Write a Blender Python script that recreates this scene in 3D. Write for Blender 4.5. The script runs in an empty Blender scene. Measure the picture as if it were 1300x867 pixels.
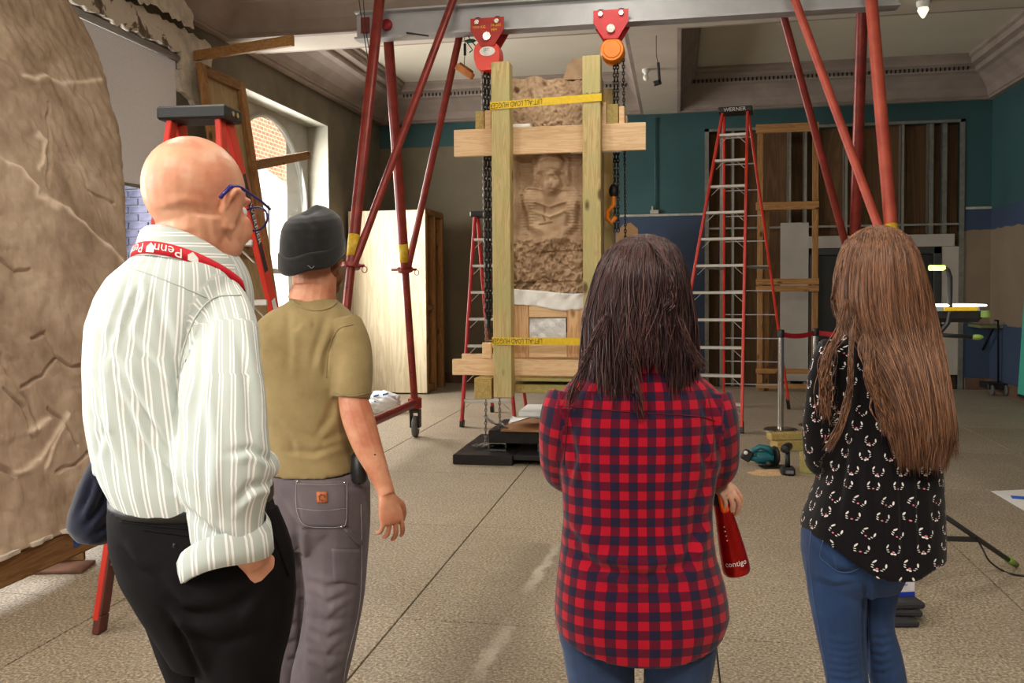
import bpy, bmesh, math, random
import numpy as np
from mathutils import Vector, Matrix, noise

random.seed(7); RNG = np.random.default_rng(7)
scene = bpy.context.scene
COL = scene.collection

# ------------------------------------------------------------------ camera
F, CX, CY, EYE = 1120.0, 650.0, 406.0, 1.5           # focal length and principal point in pixels of the 1300x867 frame
_th, _p, _al = math.atan(210 / F), math.radians(2.0), 0.0073
W0 = np.array([-math.sin(_th), math.cos(_th), 0]); R0 = np.array([math.cos(_th), math.sin(_th), 0]); Z0 = np.array([0, 0, 1.0])
_w = W0 * math.cos(_p) - Z0 * math.sin(_p); _u = W0 * math.sin(_p) + Z0 * math.cos(_p)
_R = R0 * math.cos(_al) - _u * math.sin(_al); _U = _u * math.cos(_al) + R0 * math.sin(_al)
CAM = np.array([0, 0, EYE])
cd = bpy.data.cameras.new('camera'); cam = bpy.data.objects.new('camera', cd); COL.objects.link(cam)
m = Matrix.Identity(4)
for i in range(3):
    m[i][0], m[i][1], m[i][2], m[i][3] = _R[i], _U[i], -_w[i], CAM[i]
cam.matrix_world = m
cd.sensor_width = 36; cd.lens = F / 1300 * 36; cd.shift_y = -(433.5 - CY) / 1300
cd.clip_start = 0.05; cd.clip_end = 200
scene.camera = cam

# measuring helpers: a pixel of the photograph to a point at a known depth, height or wall plane
def _ray(x, y): return _w * F + _R * (x - CX) + _U * (CY - y)
def AD(x, y, d): return CAM + _ray(x, y) * d / F
def AZ(x, y, z=0.0):
    r = _ray(x, y); return CAM + r * ((z - EYE) / r[2])
def AY(x, y, Y):
    r = _ray(x, y); return CAM + r * (Y / r[1])
def AX(x, y, X):
    r = _ray(x, y); return CAM + r * (X / r[0])

# ------------------------------------------------------------------ world, sun, lights, exposure
scene.view_settings.view_transform = 'Standard'; scene.view_settings.look = 'None'
scene.view_settings.gamma = 1.0; scene.view_settings.use_curve_mapping = False
scene.view_settings.exposure = 0.0
wd = bpy.data.worlds.new('sky'); scene.world = wd; wd.use_nodes = True
bgn = wd.node_tree.nodes['Background']; bgn.inputs[0].default_value = (0.86, 0.93, 1.0, 1); bgn.inputs[1].default_value = 3.0

def light(name, kind, loc, aim, power, color=(1, 1, 1), size=1.0, size_y=None, spread=None):
    l = bpy.data.lights.new(name, kind); l.energy = power; l.color = color
    if kind == 'AREA':
        l.shape = 'RECTANGLE' if size_y else 'DISK'; l.size = size
        if size_y: l.size_y = size_y
        if spread: l.spread = spread
    o = bpy.data.objects.new(name, l); COL.objects.link(o); o.location = loc
    o.rotation_euler = (Vector(aim) - Vector(loc)).to_track_quat('-Z', 'Y').to_euler()
    return o
sun = light('sun', 'SUN', (20, -6, 25), (0, 9, 0), 7.0, (1, .95, .86)); sun.data.angle = .01
# daylight of the tall windows in the left wall (two of them lie behind the camera position)
for wy, pw in ((-4.95, 160), (-1.1, 260), (2.75, 270), (6.5, 120), (10.37, 300)):
    light('window_daylight', 'AREA', (-5.15, wy, 2.25), (0, wy, 1.4), pw, (1, .97, .92), 2.0, 2.6)
# the hall's ceiling lamps over and behind the visitors
for lx, ly, pw in ((-1.6, -1.2, 120), (1.6, -1.2, 105), (0.9, 2.6, 36), (-2.6, 3.4, 46), (-.6, 6.0, 34)):
    light('ceiling_lamp_light', 'AREA', (lx, ly, 4.45), (lx * .6, ly + 2.2 if ly < 0 else ly, 0), pw, (1, .93, .82), .9)

# ------------------------------------------------------------------ materials
MATS = {}
def nt(name):
    mt = bpy.data.materials.new(name); mt.use_nodes = True
    t = mt.node_tree; b = t.nodes['Principled BSDF']
    return mt, t, b
def srgb(c):
    return tuple((x / 255 / 12.92) if x <= 10 else ((x / 255 + .055) / 1.055) ** 2.4 for x in c)
def node(t, typ, **kw):
    n = t.nodes.new(typ)
    for k, v in kw.items():
        if k.startswith('i_'):
            key = k[2:]; key = int(key) if key.isdigit() else key.replace('_', ' ')
            n.inputs[key].default_value = v
        else: setattr(n, k, v)
    return n
def coords(t, attr=None, scale=(1, 1, 1), rot=(0, 0, 0)):
    if attr: n = node(t, 'ShaderNodeAttribute', attribute_name=attr); out = n.outputs['Vector']
    else: n = node(t, 'ShaderNodeTexCoord'); out = n.outputs['Object']
    mp = node(t, 'ShaderNodeMapping'); mp.inputs['Scale'].default_value = scale; mp.inputs['Rotation'].default_value = rot
    t.links.new(out, mp.inputs['Vector']); return mp.outputs[0]
def ramp(t, fac, stops):
    r = node(t, 'ShaderNodeValToRGB'); e = r.color_ramp.elements
    while len(e) < len(stops): e.new(.5)
    for k, (p, c) in zip(e, stops): k.position = p; k.color = (*c, 1)
    t.links.new(fac, r.inputs[0]); return r.outputs[0]
def noisef(t, vec, scale, detail=4, rough=.55, dist=0.0):
    n = node(t, 'ShaderNodeTexNoise'); n.inputs['Scale'].default_value = scale; n.inputs['Detail'].default_value = detail
    n.inputs['Roughness'].default_value = rough; n.inputs['Distortion'].default_value = dist
    t.links.new(vec, n.inputs['Vector']); return n.outputs['Fac']
def math_(t, op, a, b=None, c=None, clamp=False):
    n = node(t, 'ShaderNodeMath', operation=op); n.use_clamp = clamp
    for i, v in enumerate((a, b, c)):
        if v is None: continue
        if isinstance(v, (int, float)): n.inputs[i].default_value = v
        else: t.links.new(v, n.inputs[i])
    return n.outputs[0]
def mix(t, fac, a, b, mode='MIX'):
    n = node(t, 'ShaderNodeMix', data_type='RGBA', blend_type=mode)
    for sock, v in ((n.inputs['Factor'], fac), (n.inputs['A'], a), (n.inputs['B'], b)):
        if isinstance(v, (int, float)): sock.default_value = v
        elif isinstance(v, tuple): sock.default_value = (*v, 1)
        else: t.links.new(v, sock)
    return n.outputs['Result']
def bump(t, b, h, strength=.3, dist=.01):
    n = node(t, 'ShaderNodeBump'); n.inputs['Strength'].default_value = strength; n.inputs['Distance'].default_value = dist
    t.links.new(h, n.inputs['Height']); t.links.new(n.outputs[0], b.inputs['Normal'])
def mat(name, c, rough=.6, metal=0.0, var=.25, scale=12.0, bmp=.12, bdist=.004, detail=5, c2=None, stretch=(1, 1, 1), spec=.5, alpha=None, emit=None, sss=0):
    """Plain procedural material: the colour mottled with noise, fine relief."""
    if name in MATS: return MATS[name]
    mt, t, b = nt(name); lin = srgb(c)
    v = coords(t, None, stretch); nf = noisef(t, v, scale, detail)
    lo = srgb(c2) if c2 else tuple(x * (1 - var) for x in lin)
    hi = lin if c2 else tuple(min(1, x * (1 + var * .6)) for x in lin)
    t.links.new(ramp(t, nf, ((.3, lo), (.7, hi))), b.inputs['Base Color'])
    b.inputs['Roughness'].default_value = rough; b.inputs['Metallic'].default_value = metal
    b.inputs['Specular IOR Level'].default_value = spec
    if bmp: bump(t, b, noisef(t, v, scale * 4, 3), bmp, bdist)
    if emit: b.inputs['Emission Color'].default_value = (*srgb(emit[0]), 1); b.inputs['Emission Strength'].default_value = emit[1]
    if sss: b.inputs['Subsurface Weight'].default_value = sss; b.inputs['Subsurface Radius'].default_value = (.012, .005, .003); b.inputs['Subsurface Scale'].default_value = 1
    MATS[name] = mt; return mt
def wood(name, c, c2, axis=2, rough=.65, knots=True, gscale=1.0, tint=None):
    """Sawn timber: grain stretched along one axis, growth bands and knots."""
    if name in MATS: return MATS[name]
    mt, t, b = nt(name); s = [14 * gscale] * 3; s[axis] = .9 * gscale
    v = coords(t, None, tuple(s)); n1 = noisef(t, v, 1.6, 6, .6, 1.2); n2 = noisef(t, coords(t, None, tuple(q * 5 for q in s)), 2.0, 3)
    ring = math_(t, 'SINE', math_(t, 'MULTIPLY', n1, 34)); ring = math_(t, 'MULTIPLY_ADD', ring, .5, .5)
    col = ramp(t, ring, ((.1, srgb(c2)), (.75, srgb(c))))
    col = mix(t, math_(t, 'MULTIPLY', n2, .55), col, srgb(c))
    if tint:
        col = mix(t, ramp(t, noisef(t, coords(t), 2.2, 2), ((.42, (0, 0, 0)), (.62, (.75, .75, .75)))), col, srgb(tint))
    if knots:
        ks = [7 * gscale] * 3; ks[axis] = 3.2 * gscale
        vo = node(t, 'ShaderNodeTexVoronoi'); vo.inputs['Scale'].default_value = .8; t.links.new(coords(t, None, tuple(ks)), vo.inputs['Vector'])
        k = ramp(t, vo.outputs['Distance'], ((.07, (1, 1, 1)), (.16, (0, 0, 0))))
        col = mix(t, k, col, tuple(x * .33 for x in srgb(c2)))
    t.links.new(col, b.inputs['Base Color']); b.inputs['Roughness'].default_value = rough
    b.inputs['Specular IOR Level'].default_value = .25
    bump(t, b, n1, .18, .003); MATS[name] = mt; return mt

# ------------------------------------------------------------------ mesh helpers: every shape is (verts array, faces list)
def A(v): return np.array(v, float)
def unit(v):
    v = A(v); return v / max(np.linalg.norm(v), 1e-9)
def merge(*shapes):
    V, Fc, o = [], [], 0
    for v, f in shapes:
        v = A(v); V.append(v); Fc += [tuple(i + o for i in q) for q in f]; o += len(v)
    return np.vstack(V), Fc
def xf(shape, M):
    v, f = shape; M = np.array(M); v = A(v)
    if M.shape == (4, 4): return v @ M[:3, :3].T + M[:3, 3], f
    return v @ M.T, f
def move(shape, d): return A(shape[0]) + A(d), shape[1]
def rotz(a): c, s = math.cos(a), math.sin(a); return np.array([[c, -s, 0], [s, c, 0], [0, 0, 1]])
def rotx(a): c, s = math.cos(a), math.sin(a); return np.array([[1, 0, 0], [0, c, -s], [0, s, c]])
def roty(a): c, s = math.cos(a), math.sin(a); return np.array([[c, 0, s], [0, 1, 0], [-s, 0, c]])
def box(lo, hi, bev=0.0):
    lo, hi = np.minimum(lo, hi).astype(float), np.maximum(lo, hi).astype(float)
    if bev <= 0:
        V = A([[x, y, z] for x in (lo[0], hi[0]) for y in (lo[1], hi[1]) for z in (lo[2], hi[2])])
        return V, [(0, 1, 3, 2), (4, 6, 7, 5), (0, 4, 5, 1), (2, 3, 7, 6), (0, 2, 6, 4), (1, 5, 7, 3)]
    bev = min(bev, .45 * float(np.min(hi - lo)))
    V, idx = [], {}
    for cx in (0, 1):
        for cy in (0, 1):
            for cz in (0, 1):
                c = [(lo, hi)[q][k] for k, q in enumerate((cx, cy, cz))]; s = [1 - 2 * q for q in (cx, cy, cz)]
                for ax in range(3):
                    p = [c[k] + (0 if k == ax else s[k] * bev) for k in range(3)]
                    idx[cx, cy, cz, ax] = len(V); V.append(p)
    Fc = []
    for ax in range(3):
        o = [k for k in range(3) if k != ax]
        for side in (0, 1):
            q = []
            for a, b_ in ((0, 0), (1, 0), (1, 1), (0, 1)):
                k = [0, 0, 0]; k[ax] = side; k[o[0]] = a; k[o[1]] = b_; q.append(idx[(*k, ax)])
            Fc.append(tuple(q))
    for ax, bx, cx in ((0, 1, 2), (0, 2, 1), (1, 2, 0)):
        for sa in (0, 1):
            for sb in (0, 1):
                k0 = [0, 0, 0]; k0[ax] = sa; k0[bx] = sb; k1 = list(k0); k1[cx] = 1
                Fc.append((idx[(*k0, ax)], idx[(*k0, bx)], idx[(*k1, bx)], idx[(*k1, ax)]))
    for k in [(a, b_, c) for a in (0, 1) for b_ in (0, 1) for c in (0, 1)]: Fc.append((idx[(*k, 0)], idx[(*k, 1)], idx[(*k, 2)]))
    return A(V), Fc
def frame_of(d, ref=(0, 0, 1)):
    d = unit(d); ref = A(ref)
    if abs(np.dot(d, ref)) > .97: ref = A((1, 0, 0)) if abs(d[0]) < .9 else A((0, 1, 0))
    a = unit(np.cross(ref, d)); return a, np.cross(d, a), d
def bar(p0, p1, w, h, ref=(0, 0, 1), bev=.003):
    """Rectangular timber from p0 to p1, w across, h along ref."""
    p0, p1 = A(p0), A(p1); L = np.linalg.norm(p1 - p0); a, b_, d = frame_of(p1 - p0, ref)
    v, f = box((-w / 2, -h / 2, 0), (w / 2, h / 2, L), bev)
    return v @ np.array([a, b_, d]) + p0, f
def cyl(p0, p1, r0, r1=None, seg=16, cap=True):
    return tube([p0, p1], [r0, r1 if r1 is not None else r0], seg, cap)
def tube(P, r, seg=10, cap=True, flat=1.0, ref=(0, 0, 1), closed=False):
    P = A(P); n = len(P); r = np.broadcast_to(A(r), (n,)) if np.ndim(r) == 0 else A(r)
    V, Fc = [], []; T = np.gradient(P, axis=0) if n > 2 else np.repeat((P[1] - P[0])[None], 2, 0)
    if closed: T = np.roll(P, -1, 0) - np.roll(P, 1, 0)
    a, b_, d = frame_of(T[0], ref)
    for i in range(n):
        d2 = unit(T[i]); a = unit(a - d2 * np.dot(a, d2)); b_ = np.cross(d2, a)
        for k in range(seg):
            t = 2 * math.pi * k / seg; V.append(P[i] + a * r[i] * math.cos(t) + b_ * r[i] * flat * math.sin(t))
    m_ = n if closed else n - 1
    for i in range(m_):
        for k in range(seg):
            j = (i + 1) % n; Fc.append((i * seg + k, i * seg + (k + 1) % seg, j * seg + (k + 1) % seg, j * seg + k))
    if cap and not closed: Fc.append(tuple(range(seg))[::-1]); Fc.append(tuple(range((n - 1) * seg, n * seg)))
    return A(V), Fc
def lathe(prof, seg=24, o=(0, 0, 0), axis=(0, 0, 1)):
    """Profile [(radius, height)] turned about an axis through o."""
    a, b_, d = frame_of(axis, (0, 1, 0)); V, Fc = [], []
    for r, h in prof:
        for k in range(seg):
            t = 2 * math.pi * k / seg; V.append(A(o) + a * r * math.cos(t) + b_ * r * math.sin(t) + d * h)
    for i in range(len(prof) - 1):
        for k in range(seg): Fc.append((i * seg + k, i * seg + (k + 1) % seg, (i + 1) * seg + (k + 1) % seg, (i + 1) * seg + k))
    Fc.append(tuple(range(seg))[::-1]); Fc.append(tuple(range((len(prof) - 1) * seg, len(prof) * seg)))
    return A(V), Fc
def prism(poly, o, u, v, n):
    """Polygon [(a,b)] in the plane o+a*u+b*v, extruded along the vector n."""
    o, u, v, n = A(o), A(u), A(v), A(n); k = len(poly)
    V = [o + a * u + b_ * v for a, b_ in poly] + [o + a * u + b_ * v + n for a, b_ in poly]
    Fc = [tuple(range(k))[::-1], tuple(range(k, 2 * k))] + [(i, (i + 1) % k, k + (i + 1) % k, k + i) for i in range(k)]
    return A(V), Fc
def ring_loft(rings, cap=True):
    n = len(rings[0]); V = np.vstack(rings); Fc = []
    for i in range(len(rings) - 1):
        for k in range(n): Fc.append((i * n + k, i * n + (k + 1) % n, (i + 1) * n + (k + 1) % n, (i + 1) * n + k))
    if cap: Fc.append(tuple(range(n))[::-1]); Fc.append(tuple(range((len(rings) - 1) * n, len(rings) * n)))
    return V, Fc
def ellipsoid(c, a, M=None, seg=20, rings=12):
    V, Fc = [], []
    for i in range(1, rings):
        p = math.pi * i / rings
        for k in range(seg):
            t = 2 * math.pi * k / seg; V.append((math.sin(p) * math.cos(t), math.sin(p) * math.sin(t), math.cos(p)))
    V = A(V) * A(a); top, bot = len(V), len(V) + 1; V = np.vstack([V, [[0, 0, a[2]], [0, 0, -a[2]]]])
    for i in range(rings - 2):
        for k in range(seg): Fc.append((i * seg + k, i * seg + (k + 1) % seg, (i + 1) * seg + (k + 1) % seg, (i + 1) * seg + k))
    for k in range(seg):
        Fc.append((top, k, (k + 1) % seg)[::-1]); b0 = (rings - 2) * seg; Fc.append((bot, b0 + (k + 1) % seg, b0 + k)[::-1])
    if M is not None: V = V @ np.array(M).T
    return V + A(c), Fc
def grid(nu, nv, fn):
    """fn(u,v) on arrays 0..1 -> (n,3); an open sheet."""
    u, v = np.meshgrid(np.linspace(0, 1, nu), np.linspace(0, 1, nv)); V = fn(u.ravel(), v.ravel()); Fc = []
    for j in range(nv - 1):
        for i in range(nu - 1): Fc.append((j * nu + i, j * nu + i + 1, (j + 1) * nu + i + 1, (j + 1) * nu + i))
    return V, Fc
def vnoise(P, s=1.0, o=0.0, octv=3):
    """Cheap smooth noise on points, about -1..1."""
    P = A(P); out = np.zeros(len(P)); rg = np.random.default_rng(int(o * 10) + 3); amp = 1.0
    for q in range(octv):
        for _ in range(4):
            k = rg.normal(size=3); k = k / np.linalg.norm(k) * s * (2 ** q) * rg.uniform(.7, 1.4); out += amp * np.sin(P @ k + rg.uniform(0, 6.3)) / 3
        amp *= .55
    return out
def mesh(name, V, Fc, mt, smooth=False):
    me = bpy.data.meshes.new(name); me.from_pydata([tuple(map(float, p)) for p in V] if not isinstance(V, np.ndarray) else V.tolist(), [], Fc)
    for k in (mt if isinstance(mt, (list, tuple)) else [mt]): me.materials.append(k)
    bm = bmesh.new(); bm.from_mesh(me); bmesh.ops.recalc_face_normals(bm, faces=bm.faces[:]); bm.to_mesh(me); bm.free()
    if smooth is True: me.shade_smooth()
    elif smooth:
        me.shade_smooth(); me.set_sharp_from_angle(angle=math.radians(smooth))
    return me
WL = {}
def place(name, me, parent=None, loc=None):
    o = bpy.data.objects.new(name, me); COL.objects.link(o)
    if parent is not None: o.parent = parent
    if loc is not None: o.location = loc
    return o
def thing(name, label, cat, loc=(0, 0, 0), group=None):
    """An Empty at the base of a thing; its parts hang below it."""
    o = bpy.data.objects.new(name, None); COL.objects.link(o); o.location = tuple(map(float, loc)); o.empty_display_size = .05
    o['label'] = label; o['category'] = cat
    if group: o['group'] = group
    WL[o.name] = A(loc); return o
def part(name, shape, mt, parent, smooth=False, label=None, stuff=False):
    """A part in world coordinates, stored relative to its thing's base."""
    base = WL[parent.name]; me = mesh(name, A(shape[0]) - base, shape[1], mt, smooth); o = place(name, me, parent); WL[o.name] = base
    if label: o['label'] = label
    if stuff: o['kind'] = 'stuff'
    return o
def one(name, shape, mt, label, cat, smooth=False, group=None, kind=None):
    """A thing that is a single mesh; origin at its lowest middle point."""
    V = A(shape[0]); base = A(((V[:, 0].min() + V[:, 0].max()) / 2, (V[:, 1].min() + V[:, 1].max()) / 2, V[:, 2].min()))
    o = place(name, mesh(name, V - base, shape[1], mt, smooth), None, tuple(base)); WL[o.name] = base
    o['label'] = label; o['category'] = cat
    if group: o['group'] = group
    if kind: o['kind'] = kind
    return o
def struct(name, shape, mt, parent=None, smooth=False):
    o = place(name, mesh(name, A(shape[0]), shape[1], mt, smooth), parent); WL[o.name] = np.zeros(3)
    if parent is None: o['kind'] = 'structure'
    return o
def copy_tree(o, parent=None, d=None):
    c = o.copy(); COL.objects.link(c); c.parent = parent
    if d is not None: c.location = d
    for ch in list(o.children): copy_tree(ch, c)
    return c
def text_shape(s, size):
    """Flat lettering as (verts in the xy plane, faces), left edge at x=0."""
    cu = bpy.data.curves.new('lettering', 'FONT'); cu.body = s; cu.size = size; cu.resolution_u = 2; cu.fill_mode = 'FRONT'
    o = bpy.data.objects.new('lettering', cu); COL.objects.link(o); dg = bpy.context.evaluated_depsgraph_get()
    me = bpy.data.meshes.new_from_object(o.evaluated_get(dg)); V = A([v.co[:] for v in me.vertices]); Fc = [tuple(p.vertices) for p in me.polygons]
    bpy.data.objects.remove(o); bpy.data.curves.remove(cu); bpy.data.meshes.remove(me); return V, Fc
def letters(s, size, o, u, v, centre=True):
    """Lettering laid in the plane o+x*u+y*v."""
    V, Fc = text_shape(s, size); u, v = unit(u), unit(v)
    if centre: V[:, 0] -= (V[:, 0].min() + V[:, 0].max()) / 2; V[:, 1] -= (V[:, 1].min() + V[:, 1].max()) / 2
    return A(o) + V[:, :1] * u + V[:, 1:2] * v, Fc
# ================================================================== THE ROOM
XL, XR, YF, YB, ZC, ZS = -4.73, 4.42, -6.5, 13.73, 4.68, 4.15
# -- materials of the shell
def terrazzo():
    mt, t, b = nt('terrazzo'); v = coords(t)
    gi = node(t, 'ShaderNodeNewGeometry'); pos = gi.outputs['Position']
    big = noisef(t, pos, .55, 4, .6); fine = noisef(t, pos, 75, 3, .7); mid = noisef(t, pos, 9, 4, .6)
    c = ramp(t, fine, ((.32, srgb((84, 74, 62))), (.5, srgb((158, 143, 122))), (.68, srgb((222, 208, 186)))))
    c = mix(t, math_(t, 'MULTIPLY', ramp(t, big, ((.35, (0, 0, 0)), (.7, (1, 1, 1)))), .45), c, srgb((122, 110, 94)))
    c = mix(t, math_(t, 'MULTIPLY', ramp(t, mid, ((.5, (0, 0, 0)), (.8, (1, 1, 1)))), .25), c, srgb((190, 184, 172)))
    # an old drag mark: a pale scuff inside a darker grimy band, running across the slabs
    s0, s1 = AZ(697, 700), AZ(585, 880); dv = unit(s1 - s0); sp = node(t, 'ShaderNodeSeparateXYZ'); t.links.new(pos, sp.inputs[0]); wob = math_(t, 'MULTIPLY', math_(t, 'SUBTRACT', mid, .5), .12)
    perp = math_(t, 'ADD', math_(t, 'ADD', math_(t, 'MULTIPLY', math_(t, 'SUBTRACT', sp.outputs[0], float(s0[0])), float(dv[1])), math_(t, 'MULTIPLY', math_(t, 'SUBTRACT', sp.outputs[1], float(s0[1])), float(-dv[0]))), wob)
    along = math_(t, 'ADD', math_(t, 'MULTIPLY', math_(t, 'SUBTRACT', sp.outputs[0], float(s0[0])), float(dv[0])), math_(t, 'MULTIPLY', math_(t, 'SUBTRACT', sp.outputs[1], float(s0[1])), float(dv[1]))); inside = math_(t, 'MULTIPLY', math_(t, 'GREATER_THAN', along, -.15), math_(t, 'LESS_THAN', along, 2.2))
    grime = math_(t, 'MULTIPLY', math_(t, 'MULTIPLY', ramp(t, math_(t, 'ABSOLUTE', perp), ((.06, (1, 1, 1)), (.3, (0, 0, 0)))), inside), .38); c = mix(t, grime, c, srgb((84, 74, 64)))
    c = mix(t, math_(t, 'MULTIPLY', math_(t, 'MULTIPLY', ramp(t, math_(t, 'ABSOLUTE', math_(t, 'ADD', perp, .02)), ((.012, (1, 1, 1)), (.04, (0, 0, 0)))), inside), math_(t, 'MULTIPLY', ramp(t, big, ((.4, (0, 0, 0)), (.55, (1, 1, 1)))), .7)), c, srgb((200, 190, 174)))
    t.links.new(c, b.inputs['Base Color']); b.inputs['Roughness'].default_value = .5; b.inputs['Specular IOR Level'].default_value = .35
    bump(t, b, fine, .08, .002); return mt
M_floor = terrazzo(); M_joint = mat('floor_joint', (70, 62, 52), .9)
M_olive = mat('olive_paint', (128, 120, 102), .8, var=.3, scale=1.6, bmp=.1, c2=(92, 85, 70))
M_cornice = mat('cornice_paint', (150, 136, 126), .75, var=.2, scale=3)
M_ceil = mat('ceiling_paint', (206, 198, 180), .8, var=.06, scale=1.2)
M_white_plaster = mat('chipped_plaster', (214, 204, 188), .9, var=.3, scale=7, bmp=.5, bdist=.02)
def chipped():
    mt, t, b = nt('chipped_band'); v = coords(t); n = noisef(t, v, 3.4, 8, .68, .6)
    c = ramp(t, n, ((.50, srgb((212, 202, 186))), (.53, srgb((120, 104, 88))), (.62, srgb((92, 78, 64)))))
    t.links.new(c, b.inputs['Base Color']); b.inputs['Roughness'].default_value = .9; bump(t, b, n, .6, .03); return mt
M_chip = chipped()
def back_paint():
    """Teal above, blue below the rail, olive on the left bay, bare beige patch on the far right: painted areas of the wall."""
    mt, t, b = nt('back_wall_paint'); gi = node(t, 'ShaderNodeNewGeometry'); sp = node(t, 'ShaderNodeSeparateXYZ'); t.links.new(gi.outputs['Position'], sp.inputs[0])
    n = noisef(t, gi.outputs['Position'], 1.3, 5); x, z = sp.outputs[0], sp.outputs[2]; jag = math_(t, 'MULTIPLY', math_(t, 'SUBTRACT', noisef(t, gi.outputs['Position'], 4, 4), .5), .12)
    def mot(c, k=.25): l = srgb(c); return ramp(t, n, ((.3, tuple(q * (1 - k) for q in l)), (.7, l)))
    teal, blue, olive, beige = mot((46, 84, 86)), mot((52, 70, 96)), mot((116, 106, 84)), mot((134, 118, 98))
    lower = math_(t, 'LESS_THAN', z, 2.61); c = mix(t, lower, teal, blue)
    right = math_(t, 'GREATER_THAN', x, 4.0); band = math_(t, 'MULTIPLY', math_(t, 'LESS_THAN', math_(t, 'ADD', z, jag), 2.3), math_(t, 'GREATER_THAN', math_(t, 'ADD', z, jag), .95))
    c = mix(t, math_(t, 'MULTIPLY', right, band), c, beige)
    left = math_(t, 'MULTIPLY', math_(t, 'LESS_THAN', x, -2.3), math_(t, 'LESS_THAN', z, 3.78)); c = mix(t, left, c, olive)
    t.links.new(c, b.inputs['Base Color']); b.inputs['Roughness'].default_value = .7; bump(t, b, n, .1, .01); return mt
M_back = back_paint()
M_brickb = mat('sky_tinted_brick', (104, 104, 126), .85, var=.3, scale=14, bmp=.4); M_mortar = mat('mortar', (168, 168, 178), .95, var=.1)  # blue of the sky light is put into the brick and mortar colour

# -- floor: terrazzo slabs with recessed joints
floor = struct('floor', box((XL - .5, YF - .3, -.3), (XR + .3, YB + .5, -.012)), M_joint)
xs = [XL] + [-1.25 + 1.41 * k for k in range(-2, 5) if XL < -1.25 + 1.41 * k < XR] + [XR]
ys = [YF] + [3.82 + 1.57 * k for k in range(-6, 7) if YF + .2 < 3.82 + 1.57 * k < YB] + [YB]
slabmesh = {}
for i in range(len(xs) - 1):
    for j in range(len(ys) - 1):
        w, h = round(xs[i + 1] - xs[i] - .008, 4), round(ys[j + 1] - ys[j] - .008, 4)
        if (w, h) not in slabmesh: slabmesh[w, h] = mesh('tile', *box((0, 0, -.04), (w, h, 0), .002), M_floor)
        o = place('tile', slabmesh[w, h], floor, (xs[i] + .004, ys[j] + .004, 0))

def wall_grid(us, zs, solid, fn):
    """Connected wall with openings: cells (u interval, z interval) that are solid, both faces and reveals; fn(u, z, side) -> point."""
    V, idx, Fc = [], {}, []
    def vi(i, j, s):
        if (i, j, s) not in idx: idx[i, j, s] = len(V); V.append(fn(us[i], zs[j], s))
        return idx[i, j, s]
    n, m_ = len(us) - 1, len(zs) - 1; S = lambda i, j: 0 <= i < n and 0 <= j < m_ and solid(i, j)
    for i in range(n):
        for j in range(m_):
            if not S(i, j): continue
            for s in (0, 1): Fc.append((vi(i, j, s), vi(i + 1, j, s), vi(i + 1, j + 1, s), vi(i, j + 1, s)))
            for (di, dj, a, b_) in ((-1, 0, (i, j), (i, j + 1)), (1, 0, (i + 1, j), (i + 1, j + 1)), (0, -1, (i, j), (i + 1, j)), (0, 1, (i, j + 1), (i + 1, j + 1))):
                if not S(i + di, j + dj): Fc.append((vi(*a, 0), vi(*b_, 0), vi(*b_, 1), vi(*a, 1)))
    return A(V), Fc
# -- left wall with its row of tall windows
WINS = [(-6.15, -3.75), (-2.3, .1), (1.57, 3.97), (5.3, 7.7), (9.17, 11.57)]; WZ0, WZ1 = .95, 3.77
us = [YF] + [q for a in WINS for q in a] + [YB + .3]; zs = [-.1, WZ0, WZ1, ZC + .3]
wall_left = struct('wall_left', wall_grid(us, zs, lambda i, j: not (j == 1 and i % 2 == 1), lambda u, z, s: (XL - .62 * s, u, z)), M_olive)
M_reveal = mat('reveal_paint', (150, 146, 132), .7, var=.15, scale=5)
# bare brick reveal of the nearer window, brick by brick
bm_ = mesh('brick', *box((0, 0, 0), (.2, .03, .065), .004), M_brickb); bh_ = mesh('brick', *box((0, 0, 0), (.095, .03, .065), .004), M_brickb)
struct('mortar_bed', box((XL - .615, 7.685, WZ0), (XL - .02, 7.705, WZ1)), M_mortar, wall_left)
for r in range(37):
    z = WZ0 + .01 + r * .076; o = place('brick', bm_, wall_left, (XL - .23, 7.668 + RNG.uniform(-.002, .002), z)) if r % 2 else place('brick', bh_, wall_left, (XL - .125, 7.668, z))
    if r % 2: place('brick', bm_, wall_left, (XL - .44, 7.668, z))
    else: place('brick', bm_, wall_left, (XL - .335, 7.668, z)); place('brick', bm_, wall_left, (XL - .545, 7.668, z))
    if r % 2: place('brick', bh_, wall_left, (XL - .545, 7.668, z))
# plaster-stripped head band over the nearer window and the torn patch on the pier
def rough_patch(poly, X, th, seedo):
    n = len(poly); return prism(poly, (X, 0, 0), (0, 1, 0), (0, 0, 1), (th, 0, 0))
def jag_outline(pts, amp, step, o):
    out = []; rg = np.random.default_rng(o)
    for k in range(len(pts)):
        a, b_ = A(pts[k]), A(pts[(k + 1) % len(pts)]); L = np.linalg.norm(b_ - a); n = max(1, int(L / step)); nrm = A((-(b_ - a)[1], (b_ - a)[0])) / max(L, 1e-6)
        for q in range(n): out.append(tuple(a + (b_ - a) * q / n + nrm * (rg.normal() * amp if q else 0)))
    return out
struct('plaster_band', prism(jag_outline([(4.6, 3.79), (8.0, 3.79), (8.05, 3.9), (7.95, 4.02), (4.6, 4.02)], .012, .06, 3), (XL + .002, 0, 0), (0, 1, 0), (0, 0, 1), (.05, 0, 0)), M_chip, wall_left)
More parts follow.
